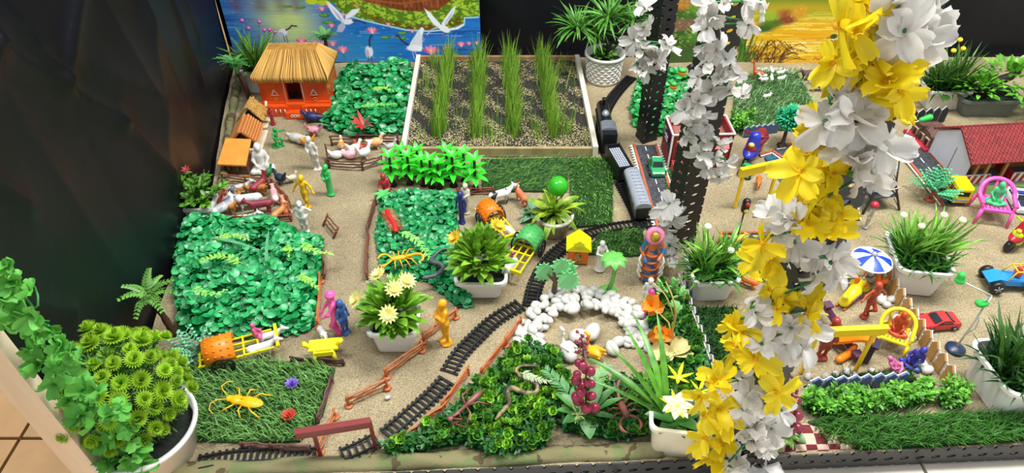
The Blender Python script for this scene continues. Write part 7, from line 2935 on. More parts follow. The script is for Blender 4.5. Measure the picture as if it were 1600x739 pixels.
def car(label, base, heading, L, W, H, col, kind='sedan', nm='toy_car', z=0.0, lightbar=False):
    t = thing(nm, label, 'toy car', (base.x, base.y, z), heading)
    mt = plastic(col, .25, .06)
    wr = H * .22

    def loft(secs):
        """sections: (x, halfwidth bottom, halfwidth top, z bottom, z top)"""
        m = MB()
        vs = []
        for (x, wb, wt, zb, zt) in secs:
            vs += [(x, -wb, zb), (x, -wb * 1.0, zb + (zt - zb) * .55), (x, -wt, zt), (x, wt, zt), (x, wb, zb + (zt - zb) * .55), (x, wb, zb)]
        fs = []
        for i in range(len(secs) - 1):
            for k in range(6):
                k2 = (k + 1) % 6
                fs.append((6 * i + k, 6 * (i + 1) + k, 6 * (i + 1) + k2, 6 * i + k2))
        fs += [list(range(6)), [6 * (len(secs) - 1) + k for k in range(6)][::-1]]
        m.add(vs, fs, False)
        return m
    h = H
    w = W / 2
    zb = wr * .6
    if kind == 'van':
        loft([(-L * .5, w * .95, w * .85, zb, h * .9), (-L * .46, w, w * .9, zb, h), (L * .30, w, w * .88, zb, h), (L * .42, w, w * .85, zb, h * .62), (L * .5, w * .9, w * .8, zb, h * .5)]).build('body', mt, t)
        for s_ in (-1, 1):
            for k in range(3):
                MB().box((-L * .33 + k * L * .23, s_ * w * .985, h * .70), (L * .17, .0012, h * .26)).build('side_window', glass, t)
        MB().box((L * .36, 0, h * .78), (.0015, W * .76, h * .3), rot=rotm(0, R(-25), 0)).build('windscreen', glass, t)
        MB().box((-L * .495, 0, h * .66), (.002, W * .62, h * .26)).build('rear_window', glass, t)
    else:
        loft([(-L * .5, w * .86, w * .78, zb, h * .52), (-L * .46, w * .95, w * .85, zb, h * .60), (-L * .2, w, w * .92, zb, h * .62), (L * .22, w, w * .92, zb, h * .60), (L * .44, w * .94, w * .82, zb, h * .5), (L * .5, w * .82, w * .72, zb, h * .42)]).build('body', mt, t)
        c0, c1, c2, c3 = (-L * .34, -L * .22, L * .05, L * .2) if kind == 'sedan' else (-L * .30, -L * .16, L * .02, L * .24)
        hc = h if kind == 'sedan' else h * .9
        cb = loft([(c0, w * .84, w * .84, h * .58, h * .60), (c1, w * .86, w * .70, h * .58, hc), (c2, w * .86, w * .70, h * .58, hc), (c3, w * .86, w * .84, h * .56, h * .60)]).build('cabin', mt, t)
        for s_ in (-1, 1):
            m = MB()
            y = s_ * w * .865
            yt = s_ * w * .74
            m.prism_dir([(c0 + L * .05, y, h * .64), (c3 - L * .06, y, h * .64), (c2, yt, hc * .96), (c1, yt, hc * .96)], (0, s_ * .0008, 0))
            m.build('side_window', glass, cb)
        for (xa, xb, s_) in ((c0, c1, -1), (c3, c2, 1)):
            m = MB()
            m.prism_dir([(xa + (xb - xa) * .15, -w * .7, h * .66), (xa + (xb - xa) * .15, w * .7, h * .66), (xa + (xb - xa) * .9, w * .6, hc * .96), (xa + (xb - xa) * .9, -w * .6, hc * .96)], (s_ * .0022, 0, .0012))
            m.build('windscreen', glass, cb)
    for sx in (-.3, .3):
        for s_ in (-1, 1):
            m = MB()
            m.lathe([(wr * .3, -.003), (wr, -.003), (wr, .003), (wr * .3, .003)], 16, c=(L * sx, s_ * w * .92, wr), rot=rotm(PI / 2))
            wo = m.build('wheel', blk, t)
            m = MB()
            m.lathe([(wr * .5, -.0036), (wr * .5, .0036)], 10, c=(L * sx, s_ * w * .92, wr), rot=rotm(PI / 2))
            m.build('hubcap', silver, wo)
    for s_ in (-1, 1):
        MB().box((L * .475, s_ * w * .6, h * .40), (.004, w * .3, h * .1)).build('headlight', white_m, t)
    MB().box((-L * .5, 0, h * .28), (.003, W * .8, h * .12)).build('bumper', silver, t)
    return t


car('green toy car with a pale bumper on the straight toy road', P(1025, 268), ang(1020, 250, 1029, 285), .062, .036, .030, '2a9a5a', z=.003)
car('yellow toy van parked at the end of the road by the house', P(1489, 309), ang(1497, 318, 1480, 292), .062, .038, .046, 'f0d414', 'van', z=.003)
car('red toy sports car behind the tan picket fence', P(1464, 506), ang(1492, 504, 1440, 508), .072, .036, .024, 'c43030', 'sport')
t = car('white toy police car partly behind the pink armchair', P(1590, 318), ang(1580, 300, 1598, 330), .085, .042, .030, 'dfe2e8')
MB().box((0.0, 0, .031), (.010, .026, .004)).build('light_bar', plastic('2a3a8a'), t)
MB().box((.026, 0, .0196), (.016, .024, .001)).build('bonnet_stripe', plastic('20284a'), t)
car('small silver toy car at the far end of the house road', P(1414, 226), ang(1405, 234, 1424, 216), .050, .028, .024, 'b8bcc0', z=.003)
car('small green toy car beside the purple scooter', P(1166, 272), ang(1158, 280, 1174, 262), .045, .030, .030, '2f9a4a')

# blue buggy
t = thing('toy_buggy', 'blue toy buggy with a yellow roll cage', 'toy car', P(1572, 446), ang(1598, 442, 1548, 440))
bl_ = plastic('1f8ad8', .3, .06)
m = MB()
m.prism_dir([(-.045, -.016, .014), (.045, -.016, .014), (.050, -.016, .022), (.030, -.016, .030), (.012, -.016, .026), (-.020, -.016, .026), (-.045, -.016, .034), (-.052, -.016, .024)], (0, .032, 0))
m.build('body', bl_, t)
yb_ = plastic('f0c020', .3)
for s_ in (-1, 1):
    m = MB()
    m.tube([(.014, s_ * .014, .026), (.004, s_ * .012, .048), (-.022, s_ * .012, .050), (-.034, s_ * .014, .030)], .0016, 6)
    m.build('roll_bar', yb_, t)
for x in (.004, -.009, -.022):
    m = MB()
    m.tube([(x, -.012, .049), (x, .012, .049)], .0015, 6)
    m.build('cross_bar', yb_, t)
m = solid_mb([('e', (-.008, 0, .036), (.008, .008, .010)), ('e', (-.008, 0, .047), (.005, .005, .005))], .0014, .002)
m.build('driver', plastic('d8402c'), t)
for sx in (-.034, .034):
    for s_ in (-1, 1):
        m = MB()
        m.lathe([(.004, -.006), (.013, -.006), (.0145, -.003), (.0145, .003), (.013, .006), (.004, .006)], 18, c=(sx, s_ * .023, .0145), rot=rotm(PI / 2))
        wo = m.build('wheel', blk, t)
        m = MB()
        for k in range(5):
            a = 2 * PI * k / 5
            m.tube([(sx, s_ * .0295, .0145), (sx + math.cos(a) * .008, s_ * .0295, .0145 + math.sin(a) * .008)], .0012, 5)
        m.build('hub_spokes', silver, wo)


def scooter(label, base, heading, cbody, cfront, L, nm='toy_scooter'):
    t = thing(nm, label, 'toy scooter', base, heading, None, L / .09)
    b1, b2 = plastic(cbody, .22, .06), plastic(cfront, .22, .06)
    for x in (-.030, .032):
        m = MB()
        m.lathe([(.004, -.004), (.011, -.005), (.0125, -.002), (.0125, .002), (.011, .005), (.004, .004)], 18, c=(x, 0, .0125), rot=rotm(PI / 2))
        m.build('wheel', blk, t)
    m = solid_mb([('c', (-.034, 0, .028), (-.008, 0, .030), .011, .010), ('c', (-.008, 0, .022), (.016, 0, .018), .008, .007), ('c', (.016, 0, .018), (.024, 0, .036), .009, .010)], .0015, .006)
    m.build('body', b1, t)
    m = solid_mb([('c', (.022, 0, .030), (.016, 0, .054), .012, .009), ('e', (.030, 0, .028), (.012, .009, .006))], .0015, .006)
    m.build('front_shield', b2, t)
    m = MB()
    m.tube([(.012, -.020, .057), (.016, 0, .055), (.012, .020, .057)], .0018, 6)
    m.build('handlebar', b1, t)
    m = solid_mb([('e', (-.018, 0, .042), (.018, .009, .005))], .0015, .002)
    m.build('seat', plastic('7a1f2a', .4), t)
    m = MB()
    m.ball((.030, 0, .046), (.004, .005, .004), 8, 6)
    m.build('headlamp', yellow_m, t)
    return t


scooter('purple and blue toy scooter beside the red station', P(1174, 250), ang(1186, 218, 1162, 252), '7a1f34', '2a32a0', .135)
scooter('yellow and red toy scooter behind the blue buggy', P(1590, 383), ang(1606, 372, 1574, 388), 'c8dc1c', 'b02030', .105)

# ================================================================== STREET FURNITURE
# two-headed green lamp
b = P(1492, 546)
t = thing('street_lamp', 'toy street lamp with two green heads on a round blue base', 'toy lamp', b)
m = MB()
m.lathe([(.017, 0), (.017, .004), (.012, .006), (.004, .010)], 20)
m.build('base', plastic('1c2c4c'), t)
wp = plastic('d8dcd4', .35)
H = hgt(1492, 546, 462)
m = MB()
m.tube([(0, 0, .006), (.003, 0, H * .5), (.004, 0, H)], .0018, 8)
m.build('pole', wp, t)
for (u, v) in ((1500, 438), (1532, 474)):
    e = PY(u, v, b.y) - b
    m = MB()
    m.tube([(.004, 0, H), e * .6 + Vector((.002, 0, H * .4)), e], .0014, 6)
    ar = m.build('arm', wp, t)
    m = solid_mb([('e', tuple(e), (.009, .008, .005)), ('c', tuple(e), (e.x + (.008 if u > 1515 else -.002), e.y, e.z + (.0 if u > 1515 else .012)), .007, .006)], .0014, .003)
    m.build('lamp_head', plastic('2fbf4c', .3), ar)
m = MB()
m.tube([(.0, -.003, H * .32), (.008, -.004, H * .44), (.006, -.004, H * .58), (.003, -.002, H * .66)], .0013, 6)
m.build('bracket', wp, t)
# single green lamp near the brick building
b = P(1410, 222)
t = thing('street_lamp', 'toy street lamp with one green head beside the brick building', 'toy lamp', b)
H = hgt(1410, 222, 192)
m = MB()
m.lathe([(.008, 0), (.008, .003), (.002, .006)], 14)
m.build('base', plastic('4a3a34'), t)
e = PY(1448, 185, b.y) - b
m = MB()
m.tube([(0, 0, 0), (.004, 0, H), e], .0017, 7)
m.build('pole', wp, t)
m = solid_mb([('c', tuple(e - Vector((.012, 0, .004))), tuple(e + Vector((.006, 0, .003))), .006, .0085)], .0016, .003)
m.build('lamp_head', plastic('2fbf4c', .3), t)
# traffic light
b = P(1152, 370)
t = thing('traffic_light', 'small black toy traffic light behind the planter', 'toy traffic light', b)
H = hgt(1152, 370, 312)
m = MB()
m.tube([(0, 0, 0), (0, 0, H * .75)], .0018, 7)
m.lathe([(.009, 0), (.008, .003), (.002, .005)], 14)
m.build('pole', blk, t)
m = solid_mb([('c', (0, 0, H * .74), (0, 0, H * .94), .0085, .0085)], .0016, .002)
hdl = m.build('housing', blk, t)
for k, cc_ in enumerate(('c8302a', 'd8d050')):
    m = MB()
    m.ball((0, -.0078, H * (.93 - .17 * k)), (.005, .003, .005), 10, 6)
    m.build('lens', plastic(cc_, .2), hdl)

# striped umbrella carousel
b = P(1344, 446)
H = hgt(1344, 446, 398)
t = thing('toy_carousel', 'toy carousel under a blue and white striped umbrella', 'toy carousel', b)
m = MB()
m.lathe([(.020, 0), (.020, .003), (.006, .006)], 20)
m.build('base', plastic('e8d020'), t)
m = MB()
m.tube([(0, 0, 0), (0, 0, H)], .0022, 8)
m.build('pole', plastic('e060a0'), t)
n = 10
Rr = .037
for k in range(n):
    m = MB()
    a0, a1 = 2 * PI * k / n, 2 * PI * (k + 1) / n
    vs = [(0, 0, H)]
    for q in (0, .5, 1):
        a = a0 + (a1 - a0) * q
        vs += [(Rr * .5 * math.cos(a), Rr * .5 * math.sin(a), H - .004), (Rr * math.cos(a), Rr * math.sin(a), H - .013)]
    m.add(vs, [(0, 1, 3), (0, 3, 5), (1, 2, 4, 3), (3, 4, 6, 5)])
    o = m.build('canopy_panel', plastic('2348c0' if k % 2 else 'eef0f4', .25, .03), t)
m = MB()
m.torus((0, 0, H - .0135), Rr, .0016, 30, 6)
for k in range(n):
    a = 2 * PI * k / n
    m.ball((Rr * math.cos(a), Rr * math.sin(a), H - .014), .0024, 6, 5)
m.build('rim', white_m, t)
m = MB()
m.ball((0, 0, H + .002), (.006, .006, .005), 12, 8)
m.build('finial', silver, t)
for k in range(4):
    a = PI / 4 + PI / 2 * k + .2
    p = Vector((math.cos(a) * .032, math.sin(a) * .032, 0))
    m = MB()
    m.tube([p + Vector((0, 0, H - .014)), p + Vector((0, 0, H * .42))], .0009, 5)
    hg = m.build('hanger', plastic('e8d020'), t)
    m = solid_mb([('c', tuple(p + Vector((-.007, 0, H * .36))), tuple(p + Vector((.007, 0, H * .36))), .006, .006), ('c', tuple(p + Vector((-.008, 0, H * .36))), tuple(p + Vector((-.012, 0, H * .56))), .005, .004)], .0014, .003)
    m.build('swing_seat', plastic('f0681c', .3), hg)
    m = MB()
    m.ball(p + Vector((0, 0, H * .55)), .004, 8, 6)
    m.build('rider_head', silver, hg)
# yellow ride boat
b = P(1325, 470)
t = thing('toy_ride', 'yellow rocking ride toy with printed stickers below the striped umbrella', 'toy ride', b, R(40))
m = solid_mb([('c', (-.020, 0, .010), (.016, 0, .016), .010, .013), ('c', (.014, 0, .018), (.026, 0, .036), .010, .008), ('c', (-.018, 0, .014), (-.028, 0, .030), .008, .005), ('e', (.030, 0, .036), (.010, .008, .007))], .0016, .006)
m.build('body', plastic('f0e01c', .3), t)
for i, x in enumerate((-.008, .006)):
    m = MB()
    m.lathe([(.006, 0), (.006, .001)], 12, c=(x, -.0125, .017), rot=rotm(PI / 2), sx=1.2)
    m.build('sticker', mat('sticker_print', hexc('c84a4a'), .4, col2=hexc('5a6ab0'), scale=200), t)
m = MB()
m.tube([(-.03, -.008, .001), (.0, -.008, .003), (.03, -.008, .001)], .002, 6)
m.tube([(-.03, .008, .001), (.0, .008, .003), (.03, .008, .001)], .002, 6)
m.build('rocker', plastic('d86a1c'), t)
# slide with orange chute
b = P(1352, 560)
t = thing('toy_slide', 'orange toy slide with a dark purple stand', 'toy slide', b, ang(1362, 545, 1302, 520))
pu = plastic('2a1a34', .4)
for y in (-.010, .010):
    m = MB()
    m.box((0, y, .022), (.014, .004, .044))
    m.build('stand_leg', pu, t)
for k in range(4):
    MB().box((-.004, 0, .008 + .010 * k), (.006, .022, .003)).build('ladder_rung', pu, t)
MB().box((0, 0, .044), (.022, .026, .004)).build('platform', pu, t)
om = plastic('f07c14', .3)
path, _ = smooth_path([Vector(p) for p in ((0.0, 0, .048), (.020, 0, .042), (.045, 0, .020), (.065, 0, .007), (.078, 0, .006))], 16)
vs, fs = [], []
for p in path:
    for (y, z) in ((-.011, .007), (-.011, 0), (.011, 0), (.011, .007), (.009, .007), (.009, .002), (-.009, .002), (-.009, .007)):
        vs.append((p.x, y, p.z + z))
for i in range(15):
    for k in range(8):
        k2 = (k + 1) % 8
        fs.append((8 * i + k, 8 * i + k2, 8 * i + 8 + k2, 8 * i + 8 + k))
m = MB()
m.add(vs, fs, False)
m.build('chute', om, t)
# second orange bowl slide lower
t = thing('toy_swing_seat', 'orange curved toy seat beside the purple beam', 'toy seat', P(1318, 560), R(30))
m = solid_mb([('c', (-.014, 0, .006), (.014, 0, .006), .007, .007), ('c', (.014, 0, .006), (.020, 0, .022), .007, .005)], .0015, .004)
m.build('shell', om, t)
# purple seesaw beam
t = thing('toy_seesaw', 'dark purple seesaw beam lying across the playground sand', 'toy seesaw', P(1310, 528), ang(1284, 490, 1340, 566))
Ls = (P(1282, 488) - P(1342, 568)).length
pm3 = plastic('4a2440', .35)
m = MB()
m.tube([(-Ls / 2, 0, .026), (0, 0, .018), (Ls / 2, 0, .008)], .0068, 10)
m.build('beam', pm3, t)
m = MB()
m.prism_dir([(-.012, -.008, 0), (.012, -.008, 0), (0, -.008, .020)], (0, .016, 0))
m.build('pivot', pm3, t)
for x, z in ((-Ls * .42, .034), (Ls * .42, .018)):
    m = MB()
    m.box((x, 0, z), (.016, .016, .004))
    m.build('seat', plastic('5a3a50', .3), t)
# small bright toys behind the planter
for lab, (u, v), c_, a in (('small orange toy dog lying beside the planter box', (1168, 446), 'f0701c', 150), ('pink toy pig under the yellow flowers', (1186, 436), 'ee5fa0', 20), ('orange toy dog behind the planter leaves', (1128, 384), 'f0661a', 100), ('yellow toy duckling behind the planter leaves', (1152, 380), 'e8c03a', 20)):
    quad(lab, (u, v), R(a), .036, c_, leg=.2, fat=.18, neck=(.1, .16), tail=0, nm='toy_dog' if 'dog' in lab else 'toy_pig' if 'pig' in lab else 'toy_duckling')
# tiny red and blue items
t = thing('green_cube', 'tiny green plastic block beside the front boxwood', 'toy block', P(1442, 578))
m = MB()
m.prism([(-.006, -.004), (.006, -.004), (.007, .004), (-.005, .005)], 0, .006)
m.build('block', plastic('1fa060'), t)
m = MB()
m.box((0, 0, .0075), (.005, .004, .003))
m.build('knob', plastic('1fa060'), t)
# ================================================================== PEBBLES
peb_m = mat('pebble', hexc('bab8b1'), .4, objrand=.06, var=.05, scale=30)
peb_me = []
for q in range(4):
    r = random.Random(q)
    m = MB()
    m.ball((0, 0, 0), (1, .8, .6), 10, 7)
    m.v = [tuple(c * (1 + .12 * math.sin(3 * v[0] + q) * math.cos(2.3 * v[1] + q * 2)) for c in v) for v in m.v]
    peb_me.append(m.mesh('pebble', peb_m))
rk = random.Random(77)


def pebble(u, v, s_, z=0.0, label='white pebble in the arch round the sand pond', group='white pebbles round the sand pond', nm='white_pebble'):
    o = link(nm, rk.choice(peb_me), None)
    o.location = P(u, v, z) + Vector((0, 0, s_ * .42))
    o.scale = (s_, s_, s_)
    o.rotation_euler = (rk.uniform(-.3, .3), rk.uniform(-.3, .3), rk.uniform(0, 6.3))
    tag(o, label, 'pebble', group)


arch = []
for i in range(27):
    a = PI * (1.06 - 1.12 * i / 26)
    for k in range(4):
        rad = .69 + .105 * k
        u = 912 + math.cos(a) * 100 * rad
        v = 530 - math.sin(a) * 76 * rad
        arch.append((u + rk.uniform(-4, 4), v + rk.uniform(-3, 3)))
for (u, v) in arch:
    sec = 'at the track end' if u < 850 else 'below the pale cut-out tree' if u < 890 else 'below the yellow house' if u < 930 else 'below the green palm' if u < 975 else 'at the poppy end'
    row = 'inner' if (u - 912) ** 2 / 1e4 + (v - 530) ** 2 / 5776 < .70 else 'outer'
    pebble(u, v, rk.uniform(.0085, .0130), rk.choice((0, 0, .004)), 'white pebble in the %s row of the pond arch, %s' % (row, sec))
for (u, v, s_, lab) in ((895, 487, .016, 'large flat white pebble inside the pebble arch'), (956, 548, .016, 'white pebble on the sand near the long lily leaves'), (965, 537, .014, 'white pebble beside the lily leaves, higher one'),
                        (905, 530, .022, 'large pale stone behind the white swan'), (925, 523, .020, 'pale stone behind the golden swan'), (890, 556, .020, 'greenish pale stone in front of the white swan'), (873, 578, .012, 'white pebble beside the berries'),
                        (606, 622, .006, 'tiny white shell on the sandy path'), (1180, 338, .006, 'tiny white pellet on the sand by the slotted post')):
    o = pebble(u, v, s_, 0, lab, None, 'white_pebble')
for i in range(12):
    pebble(1186 + i * 4.6 + rk.uniform(-1, 1), 111 + (i > 8) * (i - 8) * 1.6 + rk.uniform(-1.5, 1.5), rk.uniform(.008, .011), .0, 'white pebble in the row behind the rabbit grass', 'white pebbles behind the rabbit grass')
for (u, v) in ((1358, 440), (1368, 455), (1376, 470), (1385, 478), (1392, 470), (1400, 500), (1410, 520), (1412, 535), (1420, 528), (1432, 560), (1440, 572), (1448, 580), (1362, 420), (1360, 430)):
    pebble(u, v, rk.uniform(.008, .014), 0, 'white pebble along the inner side of the tan picket fence', 'white pebbles along the tan picket fence')
for (u, v) in ((1262, 590), (1305, 586), (1322, 582), (1332, 588), (1362, 580), (1290, 592)):
    pebble(u, v, rk.uniform(.006, .010), 0, 'white pebble at the front edge of the playground sand', 'white pebbles before the playground')

# ================================================================== FLOWER GARLANDS
def petal_mesh(name, L, W, mt, seed, bend):
    r = random.Random(seed)
    n, k = 6, 6
    vs = []
    for i in range(n + 1):
        t_ = i / n
        w = W * (.18 + .82 * math.sin(PI * min(1, t_ * .62 + .05)) ** .9) * (1 if t_ < .92 else .82)
        for j in range(k + 1):
            s_ = j / k * 2 - 1
            a = bend * t_
            a = a if abs(a) > 1e-4 else 1e-4
            x = L * t_ * math.sin(a) / a
            z = -L * t_ * (1 - math.cos(a)) / a
            ruff = .10 * L * t_ * t_ * math.sin(s_ * 5 + seed) + .05 * L * t_ * math.sin(s_ * 9 + seed * 2) + .22 * W * (s_ * s_)
            vs.append((x + .05 * L * t_ * math.cos(s_ * 7 + seed), s_ * w * .5, z + ruff))
    fs = [(i * (k + 1) + j, i * (k + 1) + j + 1, (i + 1) * (k + 1) + j + 1, (i + 1) * (k + 1) + j) for i in range(n) for j in range(k)]
    m = MB()
    m.add(vs, fs)
    return m.mesh(name, mt)


whitep = mat('white_petal', hexc('e2dfda'), .6, objrand=.05, trans=.3)
yellowp = mat('yellow_petal', hexc('f4dc1c'), .55, objrand=.12, trans=.3)
greenp = mat('green_garland_leaf', hexc('67b84a'), .6, objrand=.15, trans=.25)
stem_g = plastic('2f7a3a', .5)
W_ME = [petal_mesh('petal', .034, .025, whitep, s_, b_) for s_, b_ in ((1, .6), (2, 1.0), (3, -.4))]
Y_ME = [petal_mesh('petal', .036, .023, yellowp, s_, b_) for s_, b_ in ((4, .5), (5, .9), (6, -.3))]
G_ME = [petal_mesh('leaf', .030, .030, greenp, s_, b_) for s_, b_ in ((7, .6), (8, 1.0), (9, -.5))]
rg = random.Random(123)
cen_w = MB().ball((0, 0, 0), (.004, .004, .005), 8, 6).mesh('flower', stem_g)
cen_y = MB().ball((0, 0, 0), (.005, .005, .006), 8, 6).mesh('flower', plastic('e8a81c', .6))


def flower(t, p, axis, mes, cen, n=6, sc=1.0, name='flower', leafname='petal', spread=.45):
    f = link(name, cen, t)
    f.location = p
    f.rotation_euler = Vector(axis).to_track_quat('Z', 'Y').to_euler()
    f.scale = (sc, sc, sc)
    for i in range(n):
        a = 2 * PI * i / n + rg.uniform(-.3, .3)
        e = spread + rg.uniform(-.6, .75)
        d = Vector((math.cos(a) * math.cos(e), math.sin(a) * math.cos(e), math.sin(e)))
        put(leafname, rg.choice(mes), f, d * .002, d, (rg.gauss(0, .4), rg.gauss(0, .4), 1), rg.uniform(.65, 1.2))
    return f


def garland(nm, label, pts, yplane, mes, cen, sc=1.0, n=6, stem_r=.0016, name='flower', leafname='petal', jitter=.012):
    w = [PY(u, v, yplane + rg.uniform(-jitter, jitter)) for u, v in pts]
    t = thing(nm, label, 'garland', (0, 0, 0))
    for p in w:
        d = (Vector((0, -.7, .7)) + Vector((rg.gauss(0, .6), rg.gauss(0, .4), rg.gauss(0, .5))))
        flower(t, p, d, mes, cen, n, sc * rg.uniform(.85, 1.1), name, leafname)
    order = sorted(w, key=lambda q: -q.z)
    path, _ = smooth_path(order, max(12, len(order) * 3))
    m = MB()
    m.tube([q + Vector((0, .008, 0)) for q in path], stem_r, 6)
    m.build('garland_stem', stem_g, t)
    return t


Y1, Y2, Y3 = POST1.y - .035, POST2.y - .042, POST3.y - .024
garland('white_flower_garland', 'white cloth flowers tied to the slotted post by the woven pot', [(1008, 12), (1006, 42), (990, 62), (1004, 78), (1022, 72), (1040, 70), (996, 100), (1018, 95), (1034, 92), (1004, 112)], Y1, W_ME, cen_w, .95)
garland('white_flower_garland', 'white cloth flowers winding down the middle slotted post', [(1100, 8), (1130, 6), (1160, 2), (1190, 4), (1118, 26), (1105, 45), (1170, 38), (1098, 72), (1120, 78), (1104, 98), (1132, 94), (1090, 120), (1124, 122), (1152, 118), (1112, 140), (1140, 142), (1160, 150),
                                                                                                       (1078, 150), (1092, 158), (1070, 172), (1094, 182), (1080, 198), (1104, 196), (1074, 214), (1100, 222), (1122, 226), (1092, 240), (1116, 248), (1134, 252), (1106, 262), (1124, 276)], Y2, W_ME, cen_w, .74)
garland('white_flower_garland', 'limp white cloth flowers low on the middle slotted post', [(1046, 318), (1036, 330), (1052, 340), (1040, 352), (1030, 372), (1046, 384), (1034, 396), (1052, 398)], Y2 - .01, W_ME, cen_w, .8)
YP = [(1330, 18), (1350, 6), (1310, 40), (1335, 50), (1300, 98), (1325, 88), (1345, 105), (1365, 92), (1300, 118), (1385, 128), (1405, 142), (1380, 158), (1398, 175), (1350, 140), (1262, 205), (1272, 222), (1258, 240), (1250, 268), (1278, 262), (1300, 272), (1248, 318), (1270, 312), (1292, 330), (1312, 338), (1262, 350),
      (1288, 362), (1190, 380), (1205, 400), (1182, 410), (1200, 452), (1226, 470), (1210, 482), (1252, 474), (1262, 492), (1142, 508), (1158, 518), (1150, 540), (1180, 560), (1200, 575), (1222, 590), (1212, 612), (1106, 600), (1092, 618), (1124, 590), (1098, 648), (1122, 640), (1104, 684), (1128, 690), (1112, 712), (1176, 548), (1140, 660)]
WP = [(1375, 10), (1405, 8), (1432, 22), (1450, 10), (1412, 48), (1440, 58), (1385, 50), (1300, 152), (1318, 176), (1340, 190), (1302, 205), (1325, 222), (1350, 212), (1378, 226), (1338, 250), (1366, 258), (1384, 250), (1352, 280), (1330, 272), (1290, 190), (1216, 336), (1236, 348), (1214, 366), (1240, 378), (1262, 392), (1282, 398), (1300, 410), (1244, 405), (1275, 425), (1306, 428),
      (1196, 470), (1180, 488), (1214, 498), (1236, 512), (1262, 516), (1200, 520), (1226, 536), (1252, 540), (1190, 538), (1160, 590), (1174, 612), (1196, 630), (1220, 640), (1186, 655), (1206, 668), (1160, 640), (1176, 690), (1200, 700), (1150, 715), (1190, 722), (1168, 668), (1140, 730)]
garland('yellow_flower_garland', 'yellow cloth flowers spiralling down the front slotted post', YP, Y3, Y_ME, cen_y, .82, 6, jitter=.024)
garland('white_flower_garland', 'white cloth flowers spiralling down the front slotted post among the yellow', WP, Y3 + .006, W_ME, cen_w, .84, 6, jitter=.024)
# light green leaf garland on the batten
GP = []
base = [(8, 415), (18, 440), (5, 465), (30, 470), (48, 455), (25, 495), (52, 492), (10, 505), (60, 518), (75, 510), (45, 545), (70, 548), (95, 540), (60, 570), (90, 572), (112, 555), (125, 562), (85, 600), (112, 592), (130, 610), (110, 625), (140, 632), (155, 612), (125, 650), (150, 660), (172, 650), (188, 640), (160, 690), (180, 680), (200, 665), (205, 690), (170, 712), (195, 718), (215, 705), (160, 700), (185, 735), (212, 735), (150, 620), (172, 725), (225, 722)]
GP = [(u, v) for u, v in base]
garland('leaf_garland', 'light green cloth leaf garland hanging down the wooden batten', GP, .56, G_ME, cen_w, .6, 6, .0014, 'leaf_cluster', 'leaf', .015)

# ================================================================== BERRIES, POPPIES, SPRIGS
def berries(label, base, top, zb, n, col, R_, seed, spread):
    """upright berry spike with green leaves at its foot"""
    b = P(*base, zb)
    t = thing('berry_sprig', label, 'berry sprig', b)
    e = PY(top[0], top[1], b.y - .005) - b
    m = MB()
    m.tube([(0, 0, 0), e * .5 + Vector((.004, 0, 0)), e], [.0018, .0014, .0009], 6)
    m.build('stem', plastic('5a1f2a', .5), t)
    bm3 = mat('berry_' + col, hexc(col), .3, objrand=.2, spec=.5)
    me = MB().ball((0, 0, 0), 1.0, 12, 8).mesh('berry', bm3)
    r = random.Random(seed)
    for i in range(n):
        q = .12 + .62 * i / n
        a = i * 2.4
        rr_ = spread * (1.05 - .5 * q)
        p = e * q + Vector((math.cos(a) * rr_, math.sin(a) * rr_ * .8 - .004, r.uniform(-.003, .003)))
        o = put('berry', me, t, p, None, sc=R_ * r.uniform(.85, 1.15) * (1 - .25 * q))
    for i in range(16):
        q = .74 + .26 * i / 15
        a = i * 2.4
        p = e * q + Vector((math.cos(a) * .009, math.sin(a) * .009, 0))
        o = put('bud', me, t, p, None, sc=.0026)
        m = MB()
        m.tube([e * q, p], .0007, 4)
        m.build('twig', plastic('5a1f2a', .5), t)
    return t, e


t, e = berries('wine-red berry sprig standing in the dark shrub mat', (915, 648), (908, 522), .028, 16, '8a2440', .0088, 5, .015)
gl = leafmat('4f8f3a', .3, .4, h2='2f6a2c', name='berryleaf')
for (dx, dy, dz, L, W) in ((.1, -1, .1, .045, .026), (-.8, -.4, .3, .045, .02), (.9, .3, .5, .07, .012), (.8, .6, .6, .075, .014), (.9, -.2, .3, .06, .010), (-.7, .4, .5, .06, .02), (-.9, .1, .3, .05, .016), (.5, .8, .8, .07, .02)):
    put('leaf', leaf_mesh('leaf', L, W, .5, 'oval', gl, 6), t, (0, 0, .004), (dx, dy, dz))
t, e = berries('dull red berry sprig behind the front yellow flowers', (1228, 676), (1238, 590), .01, 10, '7a2438', .0095, 6, .015)
for (dx, dy, dz, L, W) in ((.6, -.6, .3, .035, .02), (.3, .6, .5, .04, .02), (-.6, .3, .4, .04, .018)):
    put('leaf', leaf_mesh('leaf', L, W, .5, 'oval', gl, 6), t, (0, 0, .004), (dx, dy, dz))
for lab, pts in (('feathery pale green frond hanging over the front bar', [P(1228, 668, .03), P(1218, 690, .03), P(1216, 706, .012)]), ('second feathery frond beside the front berries', [P(1230, 668, .03), P(1236, 684, .028), P(1240, 696, .014)])):
    sprig(lab, pts, '8cb85a', 36, .016, .003, nm='feather_frond')
sprig('pale grey-green twig lying across the shrub mat near the snake', [P(812, 582, .04), P(838, 592, .044), P(866, 596, .046)], 'a8b890', 26, .012, .004, nm='pale_twig')
sprig('green leafy spray behind the berries', [P(905, 640, .03), P(875, 600, .05), P(850, 575, .05)], '4f8a4a', 34, .020, .005, nm='leafy_spray')
sprig('pale open leaf spray beside the golden swan', [P(925, 610, .03), P(938, 585, .045), P(950, 570, .05)], '7fb070', 30, .018, .005, nm='leafy_spray')
m_ = None
